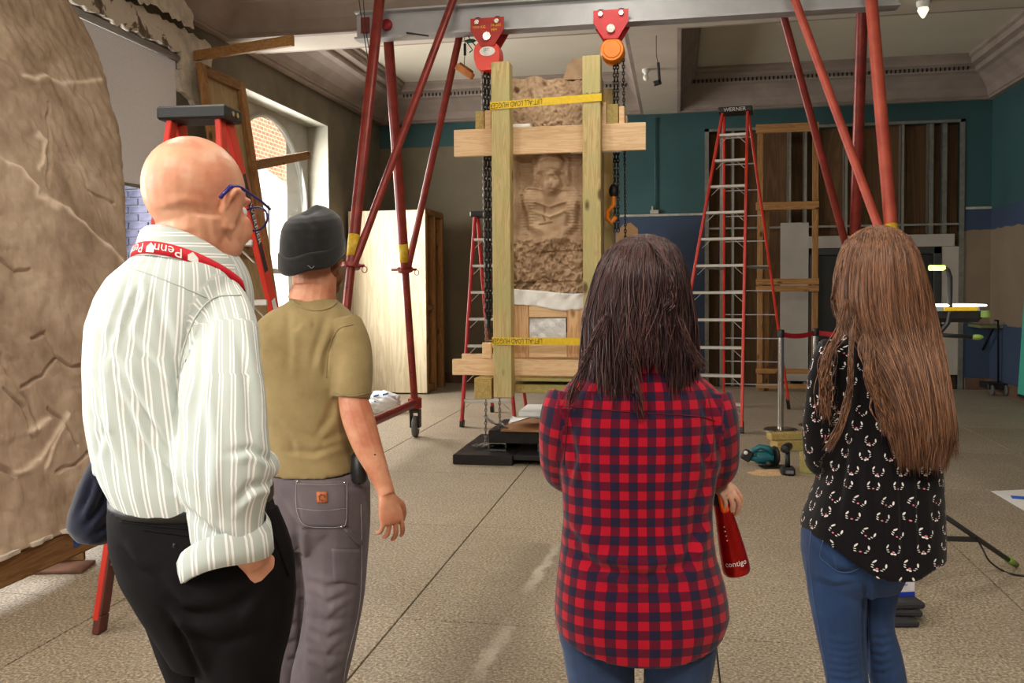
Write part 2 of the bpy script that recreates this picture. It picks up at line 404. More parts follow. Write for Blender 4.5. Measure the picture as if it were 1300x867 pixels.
struct('plaster_patch', prism(jag_outline([(7.76, 4.0), (8.3, 4.02), (8.42, 3.9), (8.33, 3.62), (8.2, 3.4), (8.16, 3.28), (8.0, 3.38), (7.82, 3.42), (7.76, 3.55), (7.83, 3.75)], .02, .05, 5), (XL + .002, 0, 0), (0, 1, 0), (0, 0, 1), (.06, 0, 0)), M_white_plaster, wall_left)
struct('plaster_patch', prism(jag_outline([(6.8, 4.05), (7.9, 4.03), (7.85, 4.2), (7.6, 4.3), (7.3, 4.42), (6.9, 4.4)], .02, .05, 8), (XL + .13, 0, 0), (0, 1, 0), (0, 0, 1), (.02, 0, 0)), M_white_plaster, wall_left)
# windows
M_frame = mat('window_paint', (168, 168, 158), .6, var=.12, scale=6)
mt, t, b = nt('window_glass'); out = t.nodes['Material Output']; tr = node(t, 'ShaderNodeBsdfTransparent'); gl = node(t, 'ShaderNodeBsdfGlossy'); gl.inputs['Roughness'].default_value = .02
ms = node(t, 'ShaderNodeMixShader'); ms.inputs[0].default_value = .06; t.links.new(tr.outputs[0], ms.inputs[1]); t.links.new(gl.outputs[0], ms.inputs[2]); t.links.new(ms.outputs[0], out.inputs[0]); t.nodes.remove(b); M_glass = mt
GX0 = XL - .33
for n_, (a, b_) in enumerate(WINS[::-1]):
    yc, R_, zsp = (a + b_) / 2, 1.1, 2.58; GX = GX0 if n_ != 1 else XL - .57
    arch = [(yc + R_ * math.cos(t_), zsp + R_ * math.sin(t_)) for t_ in np.linspace(0, math.pi, 25)]
    poly_r = [(b_, WZ1), (b_, zsp)] + arch[:13] + [(yc, WZ1)]; poly_l = [(yc, WZ1)] + arch[12:] + [(a, zsp), (a, WZ1)]
    wn = struct('window_%d' % (n_ + 1), prism(poly_r, (GX - .03, 0, 0), (0, 1, 0), (0, 0, 1), (.06, 0, 0)), M_frame)
    struct('spandrel', prism(poly_l, (GX - .03, 0, 0), (0, 1, 0), (0, 0, 1), (.06, 0, 0)), M_frame, wn)
    struct('arch_rim', tube([(GX + .035, y, z) for y, z in arch], .03, 8), M_frame, wn, True)
    for yy in (a + .05, b_ - .05): struct('window_stile', box((GX - .04, yy - .05, WZ0), (GX + .04, yy + .05, zsp), .006), M_frame, wn)
    for zz in (WZ0 + .05, 1.75): struct('window_rail', box((GX - .035, a + .1, zz - .035), (GX + .035, b_ - .1, zz + .035), .006), M_frame, wn)
    struct('mullion', box((GX - .02, yc - .025, WZ0 + .08), (GX + .02, yc + .025, zsp), .005), M_frame, wn)
    for y0, y1 in ((a + .1, yc - .025), (yc + .025, b_ - .1)):
        for z0, z1 in ((WZ0 + .085, 1.715), (1.785, zsp)): struct('pane', box((GX - .003, y0, z0), (GX + .003, y1, z1)), M_glass, wn)
    struct('arch_pane', prism(arch, (GX - .003, 0, 0), (0, 1, 0), (0, 0, 1), (.006, 0, 0)), M_glass, wn)
    struct('window_sill', box((XL - .5, a + .002, WZ0 - .03), (XL + .08, b_ - .002, WZ0 + .004), .008), M_frame, wn)
    struct('reveal_lining', box((XL - .3, b_ - .012, WZ0 + .01), (XL + .001, b_ - .001, WZ1 - .002)), M_reveal, wn) if n_ != 1 else None
    struct('head_lining', box((XL - .3, a + .01, WZ1 - .012), (XL + .001, b_ - .013, WZ1 - .001)), M_reveal, wn)

# -- back wall with the stripped-out doorway bay
OX0, OX1, OZ = .44, 4.03, 3.86
wall_back = struct('wall_back', wall_grid([XL - .3, OX0, OX1, XR + .3], [-.1, OZ, ZC + .3], lambda i, j: not (i == 1 and j == 0), lambda u, z, s: (u, YB + .3 * s, z)), M_back)
M_ply_dark = wood('brown_board', (104, 78, 52), (84, 62, 42), 2, .85, False, .25)
struct('board_backing', box((OX0 - .1, YB + .22, -.05), (OX1 + .1, YB + .26, OZ + .1)), M_ply_dark, wall_back)
M_stud = mat('galvanised_stud', (150, 146, 136), .45, .6, var=.15)
M_steeltrim = mat('steel_trim', (128, 128, 120), .5, .5)
for px in (1002, 1022, 1073.5, 1145, 1181, 1198, 930, 915):
    x = AY(px, 220, YB + .1)[0]; w_ = .045 if px not in (1181, 1198) else .07
    zb = 2.1 if 1028 < px < 1196 else 0
    struct('stud', merge(box((x - w_ / 2, YB + .06, zb), (x + w_ / 2, YB + .066, OZ)), box((x - w_ / 2, YB + .06, zb), (x - w_ / 2 + .006, YB + .2, OZ))), M_stud if px < 1150 else M_steeltrim, wall_back)
for zz in (2.38,): struct('stud_bridging', box((OX0, YB + .05, zz), (OX1, YB + .058, zz + .03)), M_stud, wall_back)
struct('opening_trim', merge(box((OX1 - .03, YB - .015, 0), (OX1 + .03, YB + .03, OZ + .03)), box((OX0 - .03, YB - .015, OZ - .01), (OX1 + .03, YB + .03, OZ + .03)), box((OX0 - .03, YB - .015, 0), (OX0 + .03, YB + .03, OZ + .03))), M_steeltrim, wall_back)
M_dry = mat('drywall', (176, 168, 158), .9, var=.1, scale=3)
def panel_px(name, x0, x1, y0, y1, Y, th, mt_, par):
    p0, p1 = AY(x0, y0, Y), AY(x1, y1, Y); return struct(name, box((p0[0], Y, p1[2]), (p1[0], Y + th, p0[2]), .003), mt_, par)
panel_px('drywall_panel', 991, 1026, 283, 484, YB + .03, .02, M_dry, wall_back)
panel_px('drywall_panel', 1026.5, 1212, 300, 312.5, YB + .03, .02, M_dry, wall_back)
panel_px('drywall_panel', 1196, 1220, 313, 476, YB + .03, .02, M_dry, wall_back)
# the dark double door
dx0, dx1, dz = AY(1028, 400, YB)[0], AY(1195, 400, YB)[0], 2.07
M_dframe = mat('door_frame_paint', (52, 54, 50), .5); M_door = mat('charcoal_door', (34, 34, 36), .45, var=.15)
door = struct('door_1', merge(*[box(a, b_, .004) for a, b_ in (((dx0, YB + .02, 0), (dx0 + .1, YB + .15, dz)), ((dx1 - .1, YB + .02, 0), (dx1, YB + .15, dz)), ((dx0 + .0, YB + .02, dz - .1), (dx1, YB + .15, dz)))]), M_dframe)
for k in (0, 1):
    a0 = dx0 + .1 + k * (dx1 - dx0 - .2) / 2; a1 = a0 + (dx1 - dx0 - .2) / 2 - .004
    lf = struct('door_leaf', box((a0 + .002, YB + .08, .01), (a1, YB + .12, dz - .105), .003), M_door, door)
    hx = a1 - .08 if k == 0 else a0 + .1
    struct('door_handle', tube([(hx, YB + .08, 1.0), (hx, YB + .03, 1.0), (hx + (.0), YB + .03, 1.25), (hx, YB + .08, 1.25)], .011, 8), M_steeltrim, lf, True)
# rails, conduit, baseboards
M_rail = mat('pale_rail', (172, 170, 156), .7); M_base = mat('brown_base', (96, 72, 54), .7, var=.3)
struct('trim_1', box((-2.3, YB - .03, 2.595), (OX0 - .03, YB, 2.63), .004), M_rail)
struct('trim_2', box((OX1 + .05, YB - .03, 2.595), (XR, YB, 2.63), .004), M_rail)
struct('baseboard_back', box((OX1 + .05, YB - .035, 0), (XR, YB, .17), .006), M_base); struct('baseboard_back.001', box((XL, YB - .035, 0), (OX0 - .05, YB, .17), .006), M_base)
one('wall_conduit', merge(cyl((AY(832, 200, YB)[0], YB - .03, 2.64), (AY(832, 200, YB)[0], YB - .03, 4.08), .012, seg=10), ), mat('conduit_paint', (44, 92, 94), .6), 'thin teal painted conduit running down the back wall beside the beam', 'conduit', True)
p = AY(830.5, 270, YB); bx = thing('outlet_box', 'small beige outlet box with upright prong at the foot of the wall conduit', 'outlet box', (p[0], YB - .04, 2.63))
part('box', box((p[0] - .06, YB - .06, 2.632), (p[0] + .07, YB - .002, 2.69), .006), M_rail, bx); part('prong', box((p[0] - .04, YB - .045, 2.69), (p[0] - .01, YB - .015, 2.75), .004), M_rail, bx)

# -- right wall and the wall behind the camera
wall_right = struct('wall_right', box((XR, YF - .3, -.1), (XR + .3, YB + .3, ZC + .3)), M_back)
struct('baseboard_right', box((XR - .03, YF, 0), (XR, YB - .036, .17), .006), M_base)
wall_front = struct('wall_front', box((XL - .3, YF - .3, -.1), (XR + .3, YF, ZC + .3)), M_olive)

# -- ceiling: flat field, downstand beams, coffers with moulded cornices
ceiling = struct('ceiling', box((XL - .5, YF - .3, ZC), (XR + .3, YB + .3, ZC + .3)), M_ceil)
M_beam = mat('beam_paint', (190, 180, 166), .8, var=.1, scale=2)
BY0, BY1, BX0, BX1 = 8.76, 9.25, -.5, .0
struct('ceiling_beam', box((XL, BY0, ZS), (XR, BY1, ZC)), M_beam, ceiling)
struct('ceiling_beam', box((BX0, BY1, ZS), (BX1, YB, ZC)), M_beam, ceiling)
PROF = [(0, .0), (.16, .0), (.17, .012), (.15, .02), (.15, .03), (.2, .045), (.21, .07), (.27, .14), (.45, .24), (.6, .3), (.72, .32), (.74, .34), (.74, .38), (.9, .40), (.92, .43), (.92, .47), (1.0, .49), (1.0, .53)]
def cornice(x0, x1, y0, y1, dep):
    """Moulding swept round a coffer, mitred; dep = projection at left, right, front, back."""
    rings = []
    for o, h in PROF:
        z = ZS + h; a, b_, c, d = (dep[k] * o for k in range(4)); rings.append(A([(x0 + a, y0 + c, z), (x1 - b_, y0 + c, z), (x1 - b_, y1 - d, z), (x0 + a, y1 - d, z)]))
    n = len(rings); V = np.vstack(rings); Fc = []
    for i in range(n - 1):
        for k in range(4): Fc.append((i * 4 + k, i * 4 + (k + 1) % 4, (i + 1) * 4 + (k + 1) % 4, (i + 1) * 4 + k))
    return V, Fc
struct('cornice', cornice(XL, BX0, BY1, YB, (.62, .28, .28, .62)), M_cornice, ceiling)
struct('cornice', cornice(BX1, XR, BY1, YB, (.28, .5, .28, .62)), M_cornice, ceiling)
struct('cornice', cornice(XL, XR, YF, BY0, (.55, .5, .55, .45)), M_cornice, ceiling)
M_slot = mat('vent_dark', (40, 34, 30), .9)
def slots(p0, p1, n, out):
    """A row of small vent slots cut along the cornice."""
    p0, p1 = A(p0), A(p1); d = unit(p1 - p0); L = np.linalg.norm(p1 - p0); up = A((0, 0, 1)); sh = []
    for k in range(n):
        c = p0 + d * (k + .5) * L / n; V = []
        sh.append(bar(c - up * .026, c + up * .026, .022, .012, out, 0))
    return merge(*sh)
YD = YB - .62 * .745; o = struct('vent_slot_row', slots((-4.2, YD, ZS + .36), (BX0 - .1, YD, ZS + .36), 62, (0, 1, 0)), M_slot, ceiling); o['kind'] = 'stuff'
o = struct('vent_slot_row', slots((BX1 + .1, YD, ZS + .36), (3.98, YD, ZS + .36), 66, (0, 1, 0)), M_slot, ceiling); o['kind'] = 'stuff'
YD2 = BY0 - .45 * .745; o = struct('vent_slot_row', slots((-4.2, YD2, ZS + .36), (3.9, YD2, ZS + .36), 130, (0, 1, 0)), M_slot, ceiling); o['kind'] = 'stuff'

# -- outside: the neighbouring brick building seen through the far window
def brickmat(name, c1, c2, mc, s):
    mt, t, b = nt(name); br = node(t, 'ShaderNodeTexBrick'); br.inputs['Color1'].default_value = (*srgb(c1), 1); br.inputs['Color2'].default_value = (*srgb(c2), 1); br.inputs['Mortar'].default_value = (*srgb(mc), 1)
    br.inputs['Scale'].default_value = s; br.inputs['Mortar Size'].default_value = .03; t.links.new(coords(t, None, (1, 1, 1), (0, math.pi / 2, math.pi / 2)), br.inputs['Vector']); t.links.new(br.outputs[0], b.inputs['Base Color']); b.inputs['Roughness'].default_value = .9; return mt
nb = thing('exterior_brick_building', 'sunlit brick building with a white slab for its overexposed lower wall outside the arched window', 'building', (-13, 18, -3))
part('brick_wall', box((-13.4, 6, -3), (-12.4, 34, 12)), brickmat('outer_brick', (176, 112, 78), (150, 92, 64), (190, 160, 130), 2.0), nb)
part('sunlit_area', prism([(10, -3), (34, -3), (34, 2.6), (20.6, 5.3), (16, 8.3), (10, 8.3)], (-12.35, 0, 0), (0, 1, 0), (0, 0, 1), (1.2, 0, 0)), mat('sunlit_white', (236, 230, 220), .8, var=.05), nb)  # white slab shaped as the overexposed sunlit area of the brick wall
one('ground_outside', box((-13.3, -12, -3.3), (XL - .6, 34, -3.0)), mat('pavement', (190, 186, 178), .9), 'pale paving outside below the windows', 'ground', kind='stuff')
# ================================================================== OBJECT MATERIALS
M_redpipe = mat('red_oxide_paint', (128, 42, 33), .38, .15, var=.35, scale=9, bmp=.1)
M_redworn = mat('worn_red_paint', (186, 84, 62), .5, .1, scale=5, c2=(150, 50, 36), bmp=.2)
M_alu = mat('aluminium', (170, 170, 172), .5, .45, var=.1, scale=6)
M_alu_white = mat('white_aluminium', (206, 204, 198), .45, .35, var=.1, scale=4)
M_steel = mat('bright_steel', (200, 198, 192), .22, 1.0, var=.08, bmp=0)
M_dark = mat('black_steel', (44, 42, 42), .42, .5, var=.35, scale=8)
M_black = mat('black_plastic', (26, 26, 28), .45, var=.2)
M_chain = mat('dark_chain', (58, 54, 50), .4, .8); M_chainb = mat('bright_chain', (150, 146, 138), .35, .9)
M_treat = wood('treated_pine', (202, 180, 128), (170, 146, 96), 2, tint=(178, 172, 118))
M_treat_x = wood('treated_pine_end', (186, 160, 100), (148, 122, 70), 1, tint=(160, 160, 100))
M_pine_x = wood('fresh_pine', (230, 198, 158), (214, 174, 130), 0, knots=True)
M_pine_z = wood('fresh_pine_upright', (224, 184, 140), (190, 142, 98), 2)
M_lumber_z = wood('old_lumber_upright', (168, 124, 76), (132, 92, 52), 2); M_lumber_x = wood('old_lumber', (172, 128, 80), (138, 96, 56), 0)
M_lumber_y = wood('old_lumber_long', (150, 112, 72), (118, 84, 50), 1)
M_foam = mat('white_foam', (236, 236, 234), .8, var=.05, bmp=.3, bdist=.01)
M_plastic = mat('clear_plastic', (220, 222, 224), .18, var=.1, scale=6, bmp=.6, bdist=.02)
M_yellow = mat('yellow_webbing', (226, 190, 30), .6, var=.12, scale=40)
M_ladder_red = mat('fibreglass_red', (214, 52, 36), .42, var=.2, scale=7, bmp=.08)
M_dirty = mat('dirty_red', (120, 50, 38), .7, scale=14, c2=(70, 52, 46))
M_rubber = mat('grey_rubber', (88, 84, 78), .7)

# ================================================================== GANTRY
GY, GZ0, GZ1 = 7.5, 3.70, 3.94
g = thing('gantry_crane', 'tall red tubular gantry with a grey aluminium beam straddling the carved stone', 'gantry crane', (-.55, GY, 0))
def ibeam(x0, x1, y, z0, z1, fw, tf, tw):
    pr = [(-fw / 2, z0), (fw / 2, z0), (fw / 2, z0 + tf), (tw / 2, z0 + tf), (tw / 2, z1 - tf), (fw / 2, z1 - tf), (fw / 2, z1), (-fw / 2, z1), (-fw / 2, z1 - tf), (-tw / 2, z1 - tf), (-tw / 2, z0 + tf), (-fw / 2, z0 + tf)]
    return prism(pr, (x0, y, 0), (0, 1, 0), (0, 0, 1), (x1 - x0, 0, 0))
part('beam', ibeam(-2.78, 1.72, GY, GZ0, GZ1, .15, .016, .012), M_alu, g, label='grey aluminium I-beam')
part('end_plate', box((-2.74, GY - .012, GZ0 + .06), (-2.66, GY - .022, GZ0 + .2), .004), M_redpipe, g)
part('pivot_disc', cyl((-2.5, GY - .008, GZ0 + .12), (-2.5, GY - .03, GZ0 + .12), .05), mat('crimson_disc', (150, 24, 34), .5), g, True)
def leg(top, foot, collar_t, near, worn):
    """One tubular leg: upper tube, pin collar, drilled lower tube."""
    top, foot = A(top), A(foot); c = top + (foot - top) * collar_t
    part('leg', cyl(top, c, .046, seg=20), M_redworn if worn else M_redpipe, g, 40)
    lo = part('inner_leg', cyl(c - (foot - top) * .01, foot, .036, seg=18), M_redpipe, g, 40)
    d = unit(foot - top)
    for k in range(6):
        q = c + d * (.18 + .22 * k)
        if np.linalg.norm(q - c) < np.linalg.norm(foot - c) - .1: part('pin_hole', cyl(q + A((0, -.0355, 0)), q + A((0, -.038, 0)), .009, seg=8), M_black, lo)
    part('collar', lathe([(.05, -.02), (.075, -.018), (.078, 0), (.075, .018), (.05, .02)], 18, c, d), M_redpipe, g, 40)
    part('pin', tube([c + A((-.13, -.02, 0)), c + A((.12, -.02, 0))], .012, 8), M_redpipe, g, True)
    part('pin_ring', tube([c + A((.125 + .022 * math.cos(a), -.03, -.03 + .026 * math.sin(a))) for a in np.linspace(0, 2 * math.pi, 13)[:-1]], .004, 6, closed=True), M_redpipe, g, True)
    part('decal', lathe([(.0475, .08), (.0475, .26)], 18, c, -d), mat('yellow_decal', (206, 170, 40), .5, scale=30), g, True, label='worn yellow decal')
    return c
feet = {}
for side, x, xt in (('l', -2.62, -2.53), ('r', 1.57, 1.47)):
    for near in (1, 0):
        top = A((xt, GY - .11, 4.02)) if near else A((xt, GY + .11, 3.74))
        foot = A((x, 6.4 if near else 8.59, .33)); c = leg(top, foot, .63 if near else .6, near, side == 'r' and near); feet[side, near] = foot
        bt = A((xt + (.66 if side == 'l' else -.62), GY - .11 if near else GY + .11, 3.98 if near else 3.75))
        part('diagonal_brace', tube([c + A((.03 if side == 'l' else -.03, 0, .02)), bt], .032, 16), M_redworn if side == 'r' and near else M_redpipe, g, 40)
        # caster
        f = foot; part('caster_fork', merge(box((f[0] - .05, f[1] - .03, .1), (f[0] - .035, f[1] + .06, .26), .004), box((f[0] + .035, f[1] - .03, .1), (f[0] + .05, f[1] + .06, .26), .004), box((f[0] - .05, f[1] - .05, .255), (f[0] + .05, f[1] + .06, .285), .004)), M_dark, g)
        wh = part('caster_wheel', lathe([(.05, -.03), (.098, -.026), (.11, -.012), (.11, .012), (.098, .026), (.05, .03)], 24, (f[0], f[1] + .01, .11), (1, .12, 0)), M_rubber, g, 40); part('wheel_hub', cyl((f[0] - .034, f[1] + .014, .11), (f[0] + .034, f[1] + .006, .11), .03), M_steel, wh, 40)
        part('foot_clamp', lathe([(.05, -.06), (.07, -.05), (.07, .05), (.05, .06)], 16, f + A((0, 0, .02)), (0, 0, 1)), M_redpipe, g, 40)
    n_, fr = feet[side, 1], feet[side, 0]
    part('foot_rail', cyl(n_ + A((0, .0, .02)), fr + A((0, 0, .02)), .043, seg=18), M_redpipe, g, 40)
part('tie_rod', cyl((-2.5, GY - .12, 4.02), (-1.3, GY - .12, 4.1), .014, seg=8), M_redpipe, g, True)
part('lock_lever', bar((-2.3, GY - .09, 3.72), (-2.1, GY - .09, 3.68), .02, .012), M_dark, g)

# -- chains
def chain(path, link=.05, r=.006, w=.018):
    """Interlocked oval links along a path."""
    P = A(path); sg = np.linalg.norm(np.diff(P, axis=0), axis=1); cum = np.r_[0, np.cumsum(sg)]; n = int(cum[-1] / (link * .72)); sh = []
    for k in range(n):
        s = (k + .5) * cum[-1] / n; p = A([np.interp(s, cum, P[:, i]) for i in range(3)]); i = min(np.searchsorted(cum, s) - 1, len(sg) - 1); d = unit(P[i + 1] - P[i])
        a, b_, _ = frame_of(d, (0, 1, 0) if abs(d[1]) < .9 else (1, 0, 0)); q = a if k % 2 else b_
        pts = [p + d * (link / 2 - w / 2) * sg_ + d * w / 2 * math.sin(t_) * 1 + q * w / 2 * math.cos(t_) for sg_, ts in ((1, (0, math.pi / 2, math.pi)), (-1, (math.pi, 1.5 * math.pi, 2 * math.pi))) for t_ in ts]
        sh.append(tube(pts, r, 5, closed=True))
    return merge(*sh)
def hoist(x, ztop, body_mat, trol_mat, name, label, bodyf, load, labeltxt, heavy):
    """Beam trolley with side plates, wheels and hook, and the hoist body below with its chains."""
    t = thing('beam_trolley', label[0], 'trolley', (x, GY, GZ0 - .16))
    poly = [(-.145, .13), (.145, .13), (.145, .03), (.06, -.105), (-.06, -.105), (-.145, .03)]
    for s in (-1, 1):
        pl = part('side_plate', prism(poly, (x, GY + s * .09 - (.012 if s < 0 else 0), GZ0 - .03), (1, 0, 0), (0, 0, 1), (0, .012, 0)), trol_mat, t)
        for wx in (-.085, .085):
            part('wheel', cyl((x + wx, GY + s * .085, GZ0 + .065), (x + wx, GY + s * .03, GZ0 + .065), .05), M_dark, t, 40)
            part('bolt', cyl((x + wx, GY + s * .102, GZ0 + .065), (x + wx, GY + s * .125, GZ0 + .065), .021, seg=6), M_steel, pl)
        part('axle_nut', cyl((x, GY + s * .102, GZ0 - .06), (x, GY + s * .13, GZ0 - .06), .034, seg=18), M_steel, pl, 40)
    part('load_bar', cyl((x, GY - .1, GZ0 - .06), (x, GY + .1, GZ0 - .06), .02), M_steel, t, True)
    return t
M_trol1 = mat('trolley_red', (170, 36, 28), .45, .1, var=.2); M_trol2 = mat('trolley_crimson', (196, 26, 34), .42, .1, var=.15)
M_orange = mat('hoist_orange', (250, 140, 24), .4, var=.1); M_hred = mat('hoist_red', (226, 52, 28), .35, var=.12)
M_print = mat('yellow_print', (232, 196, 60), .6); M_ink = mat('black_print', (30, 28, 24), .7); M_wprint = mat('white_print', (235, 232, 228), .6)
tx1, tx2 = AY(618.5, 40, GY - .1)[0], AY(775.5, 25, GY - .1)[0]
t1 = hoist(tx1, 0, None, M_trol1, '', ('dark red beam trolley with yellow stencilling, the left of two on the beam',), None, None, '', 0)
for s, dx, dz in (('1000 KG', -.07, .075), ('74-200', .075, .085), ('MM', .06, .045)): part('lettering', letters(s, .032, (tx1 + dx, GY - .1035, GZ0 - .05 + dz), (1, 0, 0), (0, 0, 1)), M_print, t1)
t2 = hoist(tx2, 0, None, M_trol2, '', ('bright crimson beam trolley near the middle of the beam above the orange hoist',), None, None, '', 0)
# red hoist
hz = AY(616, 72, GY)[2]; h = thing('chain_hoist', 'red chain block with oval white label hanging from the left trolley', 'hoist', (tx1, GY, hz))
body = part('hoist_body', prism([(.112 * math.copysign(abs(math.cos(a)) ** .7, math.cos(a)), .105 * math.copysign(abs(math.sin(a)) ** .7, math.sin(a)) - (.03 if math.sin(a) < -.5 else 0)) for a in np.linspace(0, 2 * math.pi, 24, False)], (tx1 - .01, GY - .09, hz), (1, 0, 0), (0, 0, 1), (0, .18, 0)), M_hred, h, 50)
part('label_plate', prism([(.068 * math.cos(a), .04 * math.sin(a)) for a in np.linspace(0, 2 * math.pi, 24, False)], (tx1 - .002, GY - .0925, hz + .02), (1, 0, 0), (0, 0, 1), (0, -.003, 0)), M_wprint, h, label='oval white label plate')
part('lettering', letters('JET', .035, (tx1 - .01, GY - .0965, hz + .03), (1, 0, 0), (0, 0, 1)), mat('green_print', (40, 120, 80), .6), h)
part('hook', tube([(tx1, GY, GZ0 - .06), (tx1, GY, GZ0 - .12), (tx1, GY, hz + .1)], .014, 10), M_dark, h, True)
cl = part('load_chain', chain([(tx1 - .045, GY, hz - .1), (tx1 - .045, GY, 1.25)], .06, .009, .027), M_dark, h, stuff=True)
part('load_chain', chain([(tx1 - .02, GY + .03, hz - .1), (tx1 - .02, GY + .03, 1.25)], .06, .009, .026), M_dark, h, stuff=True)
part('hand_chain', chain([(tx1 - .09, GY + .1, hz - .08), (tx1 - .085, GY + .15, 1.0), (tx1 - .11, GY + .2, .12), (tx1 - .02, GY + .18, .11)], .04, .005, .018), M_chainb, h, stuff=True)
part('hand_chain', chain([(tx1 + .02, GY + .1, hz - .08), (tx1 + .025, GY + .15, 1.0), (tx1 + .03, GY + .18, .12), (tx1 - .15, GY + .2, .11), (tx1 - .02, GY + .1, .115), (tx1 - .2, GY + .12, .11), (tx1 - .1, GY + .25, .11)], .04, .005, .018), M_chainb, h, stuff=True)
part('lower_hook', tube([(tx1 - .035, GY + .01, 1.27), (tx1 - .035, GY + .01, 1.18), (tx1 - .0, GY + .01, 1.13), (tx1 + .03, GY + .01, 1.17)], .018, 8), M_dark, h, True)
# orange hoist
hz2 = AY(778, 66, GY)[2]; hx2 = AY(778, 66, GY)[0]; h2 = thing('chain_hoist', 'round orange chain block hanging from the crimson trolley', 'hoist', (hx2, GY, hz2))
part('hoist_body', lathe([(.02, -.09), (.09, -.088), (.1, -.075), (.1, .075), (.09, .088), (.02, .09)], 28, (hx2, GY, hz2), (0, 1, 0)), M_orange, h2, 40)
part('cover_plate', lathe([(.01, 0), (.074, 0), (.068, .006), (.01, .006)], 24, (hx2, GY - .09, hz2), (0, -1, 0)), M_orange, h2, 40)
part('hook', tube([(hx2, GY, hz2 + .09), (hx2, GY, hz2 + .14), (tx2, GY, GZ0 - .06)], .014, 10), M_orange, h2, True)
for dx, zb in ((.02, 1.98), (.045, 1.98)): part('load_chain', chain([(hx2 + dx - .01, GY + .04, hz2 - .07), (hx2 + dx - .01, GY + .06, zb)], .045, .006, .02), M_chain, h2, stuff=True)
part('hand_chain', chain([(hx2 + .085, GY + .04, hz2 - .02), (hx2 + .1, GY + .1, 1.2)], .038, .005, .017), M_chain, h2, stuff=True)
hk = AY(776, 268, GY + .05); part('lower_hook', tube([hk + A((0.02, 0, .16)), hk + A((.02, 0, .05)), hk + A((-.03, 0, 0)), hk + A((-.035, 0, -.06)), hk + A((.0, 0, -.1)), hk + A((.04, 0, -.05))], .02, 10), M_orange, h2, True, label='orange lower hook')
part('hook_block', ellipsoid(hk + A((.02, 0, .17)), (.04, .03, .06)), M_dark, h2, True)

# ================================================================== CARVED STONE IN ITS TIMBER CAGE
FY = 7.08                                                       # front face of the front posts
pL0, pL1 = AY(625, 300, FY)[0], AY(648, 300, FY)[0]; pR0, pR1 = AY(740, 300, FY)[0], AY(763, 300, FY)[0]
zt = AY(636, 78, FY)[2]; ztR = AY(752, 70, FY)[2]; zb = AY(636, 505, FY)[2]
cage = thing('timber_cage', 'greenish treated timber cage with pine crossbars clamped round the carved stone', 'timber frame', ((pL0 + pR1) / 2, FY + .4, zb))
PD = .15; RY = FY + .68
for (a, b_, z1) in ((pL0, pL1, zt), (pR0, pR1, ztR)):
    part('post', box((a, FY, zb), (b_, FY + PD, z1), .005), M_treat, cage); part('post', box((a + (.05 if a > -1 else 0), RY, zb), (b_ + (.05 if a > -1 else 0), RY + PD, z1 - .12), .005), M_treat, cage)
def cross(name, x0, x1, y0, y1, Y0, Y1, mt_, par=cage):
    p, q = AY(x0, y0, Y0), AY(x1, y1, Y0); return part(name, box((p[0], Y0, q[2]), (q[0], Y1, p[2]), .004), mt_, par)
cy0, cy1 = FY + PD + .002, FY + PD + .045
cross('crossbar', 576, 820, 165, 190, cy0, cy1, M_pine_x); cross('crossbar', 574, 748, 456, 478, cy0, cy1, M_pine_x)
part('crossbar', box((AY(585, 170, RY)[0], RY - .045, AY(585, 190, RY)[2]), (AY(806, 170, RY)[0], RY - .002, AY(585, 168, RY)[2]), .004), M_pine_x, cage)
part('crossbar', box((AY(585, 170, RY)[0], RY - .045, .78), (AY(776, 170, RY)[0], RY - .002, .92), .004), M_pine_x, cage)
zc = AY(600, 164, cy0)[2]
for x0, x1, hh in ((604, 615, .15), (616, 624, .155), (764, 770, .18), (770.5, 785, .16), (786, 793, .14)):
    a, b_ = AY(x0, 150, FY + .2)[0], AY(x1, 150, FY + .2)[0]; part('side_timber', box((a, FY + .18, zc + .002), (b_, GY - .08, zc + .002 + hh), .004), M_treat_x if x1 - x0 > 10 else M_pine_x, cage); part('side_timber', box((a, GY + .16, zc + .002), (b_, RY + .06, zc + .002 + hh), .004), M_treat_x if x1 - x0 > 10 else M_pine_x, cage)
cross('packing_block', 612, 624, 435, 455.5, cy0, cy1, M_pine_x); cross('packing_block', 602, 624, 480, 507, FY + .03, FY + .6, M_treat_x)
cross('sole_board', 649, 745, 480, 485, cy0, RY - .05, M_treat_x); cross('sole_board', 649, 745, 488, 500, cy0 + .02, RY - .08, M_treat_x)
# inner pine frame below the stone
iy0, iy1 = cy1 + .002, cy1 + .04
for a in ((649.5, 671, 387, 454), (720, 741, 387, 454)): cross('stile', *a, iy0, iy1, M_pine_z)
for a in ((671.2, 719.8, 387, 403), (671.2, 719.8, 437, 454)): cross('frame_rail', *a, iy0, iy1, M_pine_x)
def crumple(x0, x1, y0, y1, Y, nu, nv, amp, o, jag=0.0, thick=.012):
    p, q = AY(x0, y0, Y), AY(x1, y1, Y)
    def fn(u, v):
        P = np.stack([p[0] + u * (q[0] - p[0]), np.full_like(u, Y), q[2] + v * (p[2] - q[2])], 1); n = vnoise(P, 22, o, 3)
        P[:, 1] -= amp * (.5 + .5 * n); P[:, 2] += jag * vnoise(P, 9, o + 1, 2) * (np.abs(v - .5) * 2); return P
    V, Fc = grid(nu, nv, fn); n = len(V); V2 = V + A((0, thick, 0)); rim = list(range(nu)) + [nu * (k + 1) - 1 for k in range(1, nv)] + [nu * nv - 2 - k for k in range(nu - 1)] + [nu * k for k in range(nv - 2, 0, -1)]
    return np.vstack([V, V2]), Fc + [tuple(i + n for i in f) for f in Fc] + [(rim[k], rim[(k + 1) % len(rim)], rim[(k + 1) % len(rim)] + n, rim[k] + n) for k in range(len(rim))]
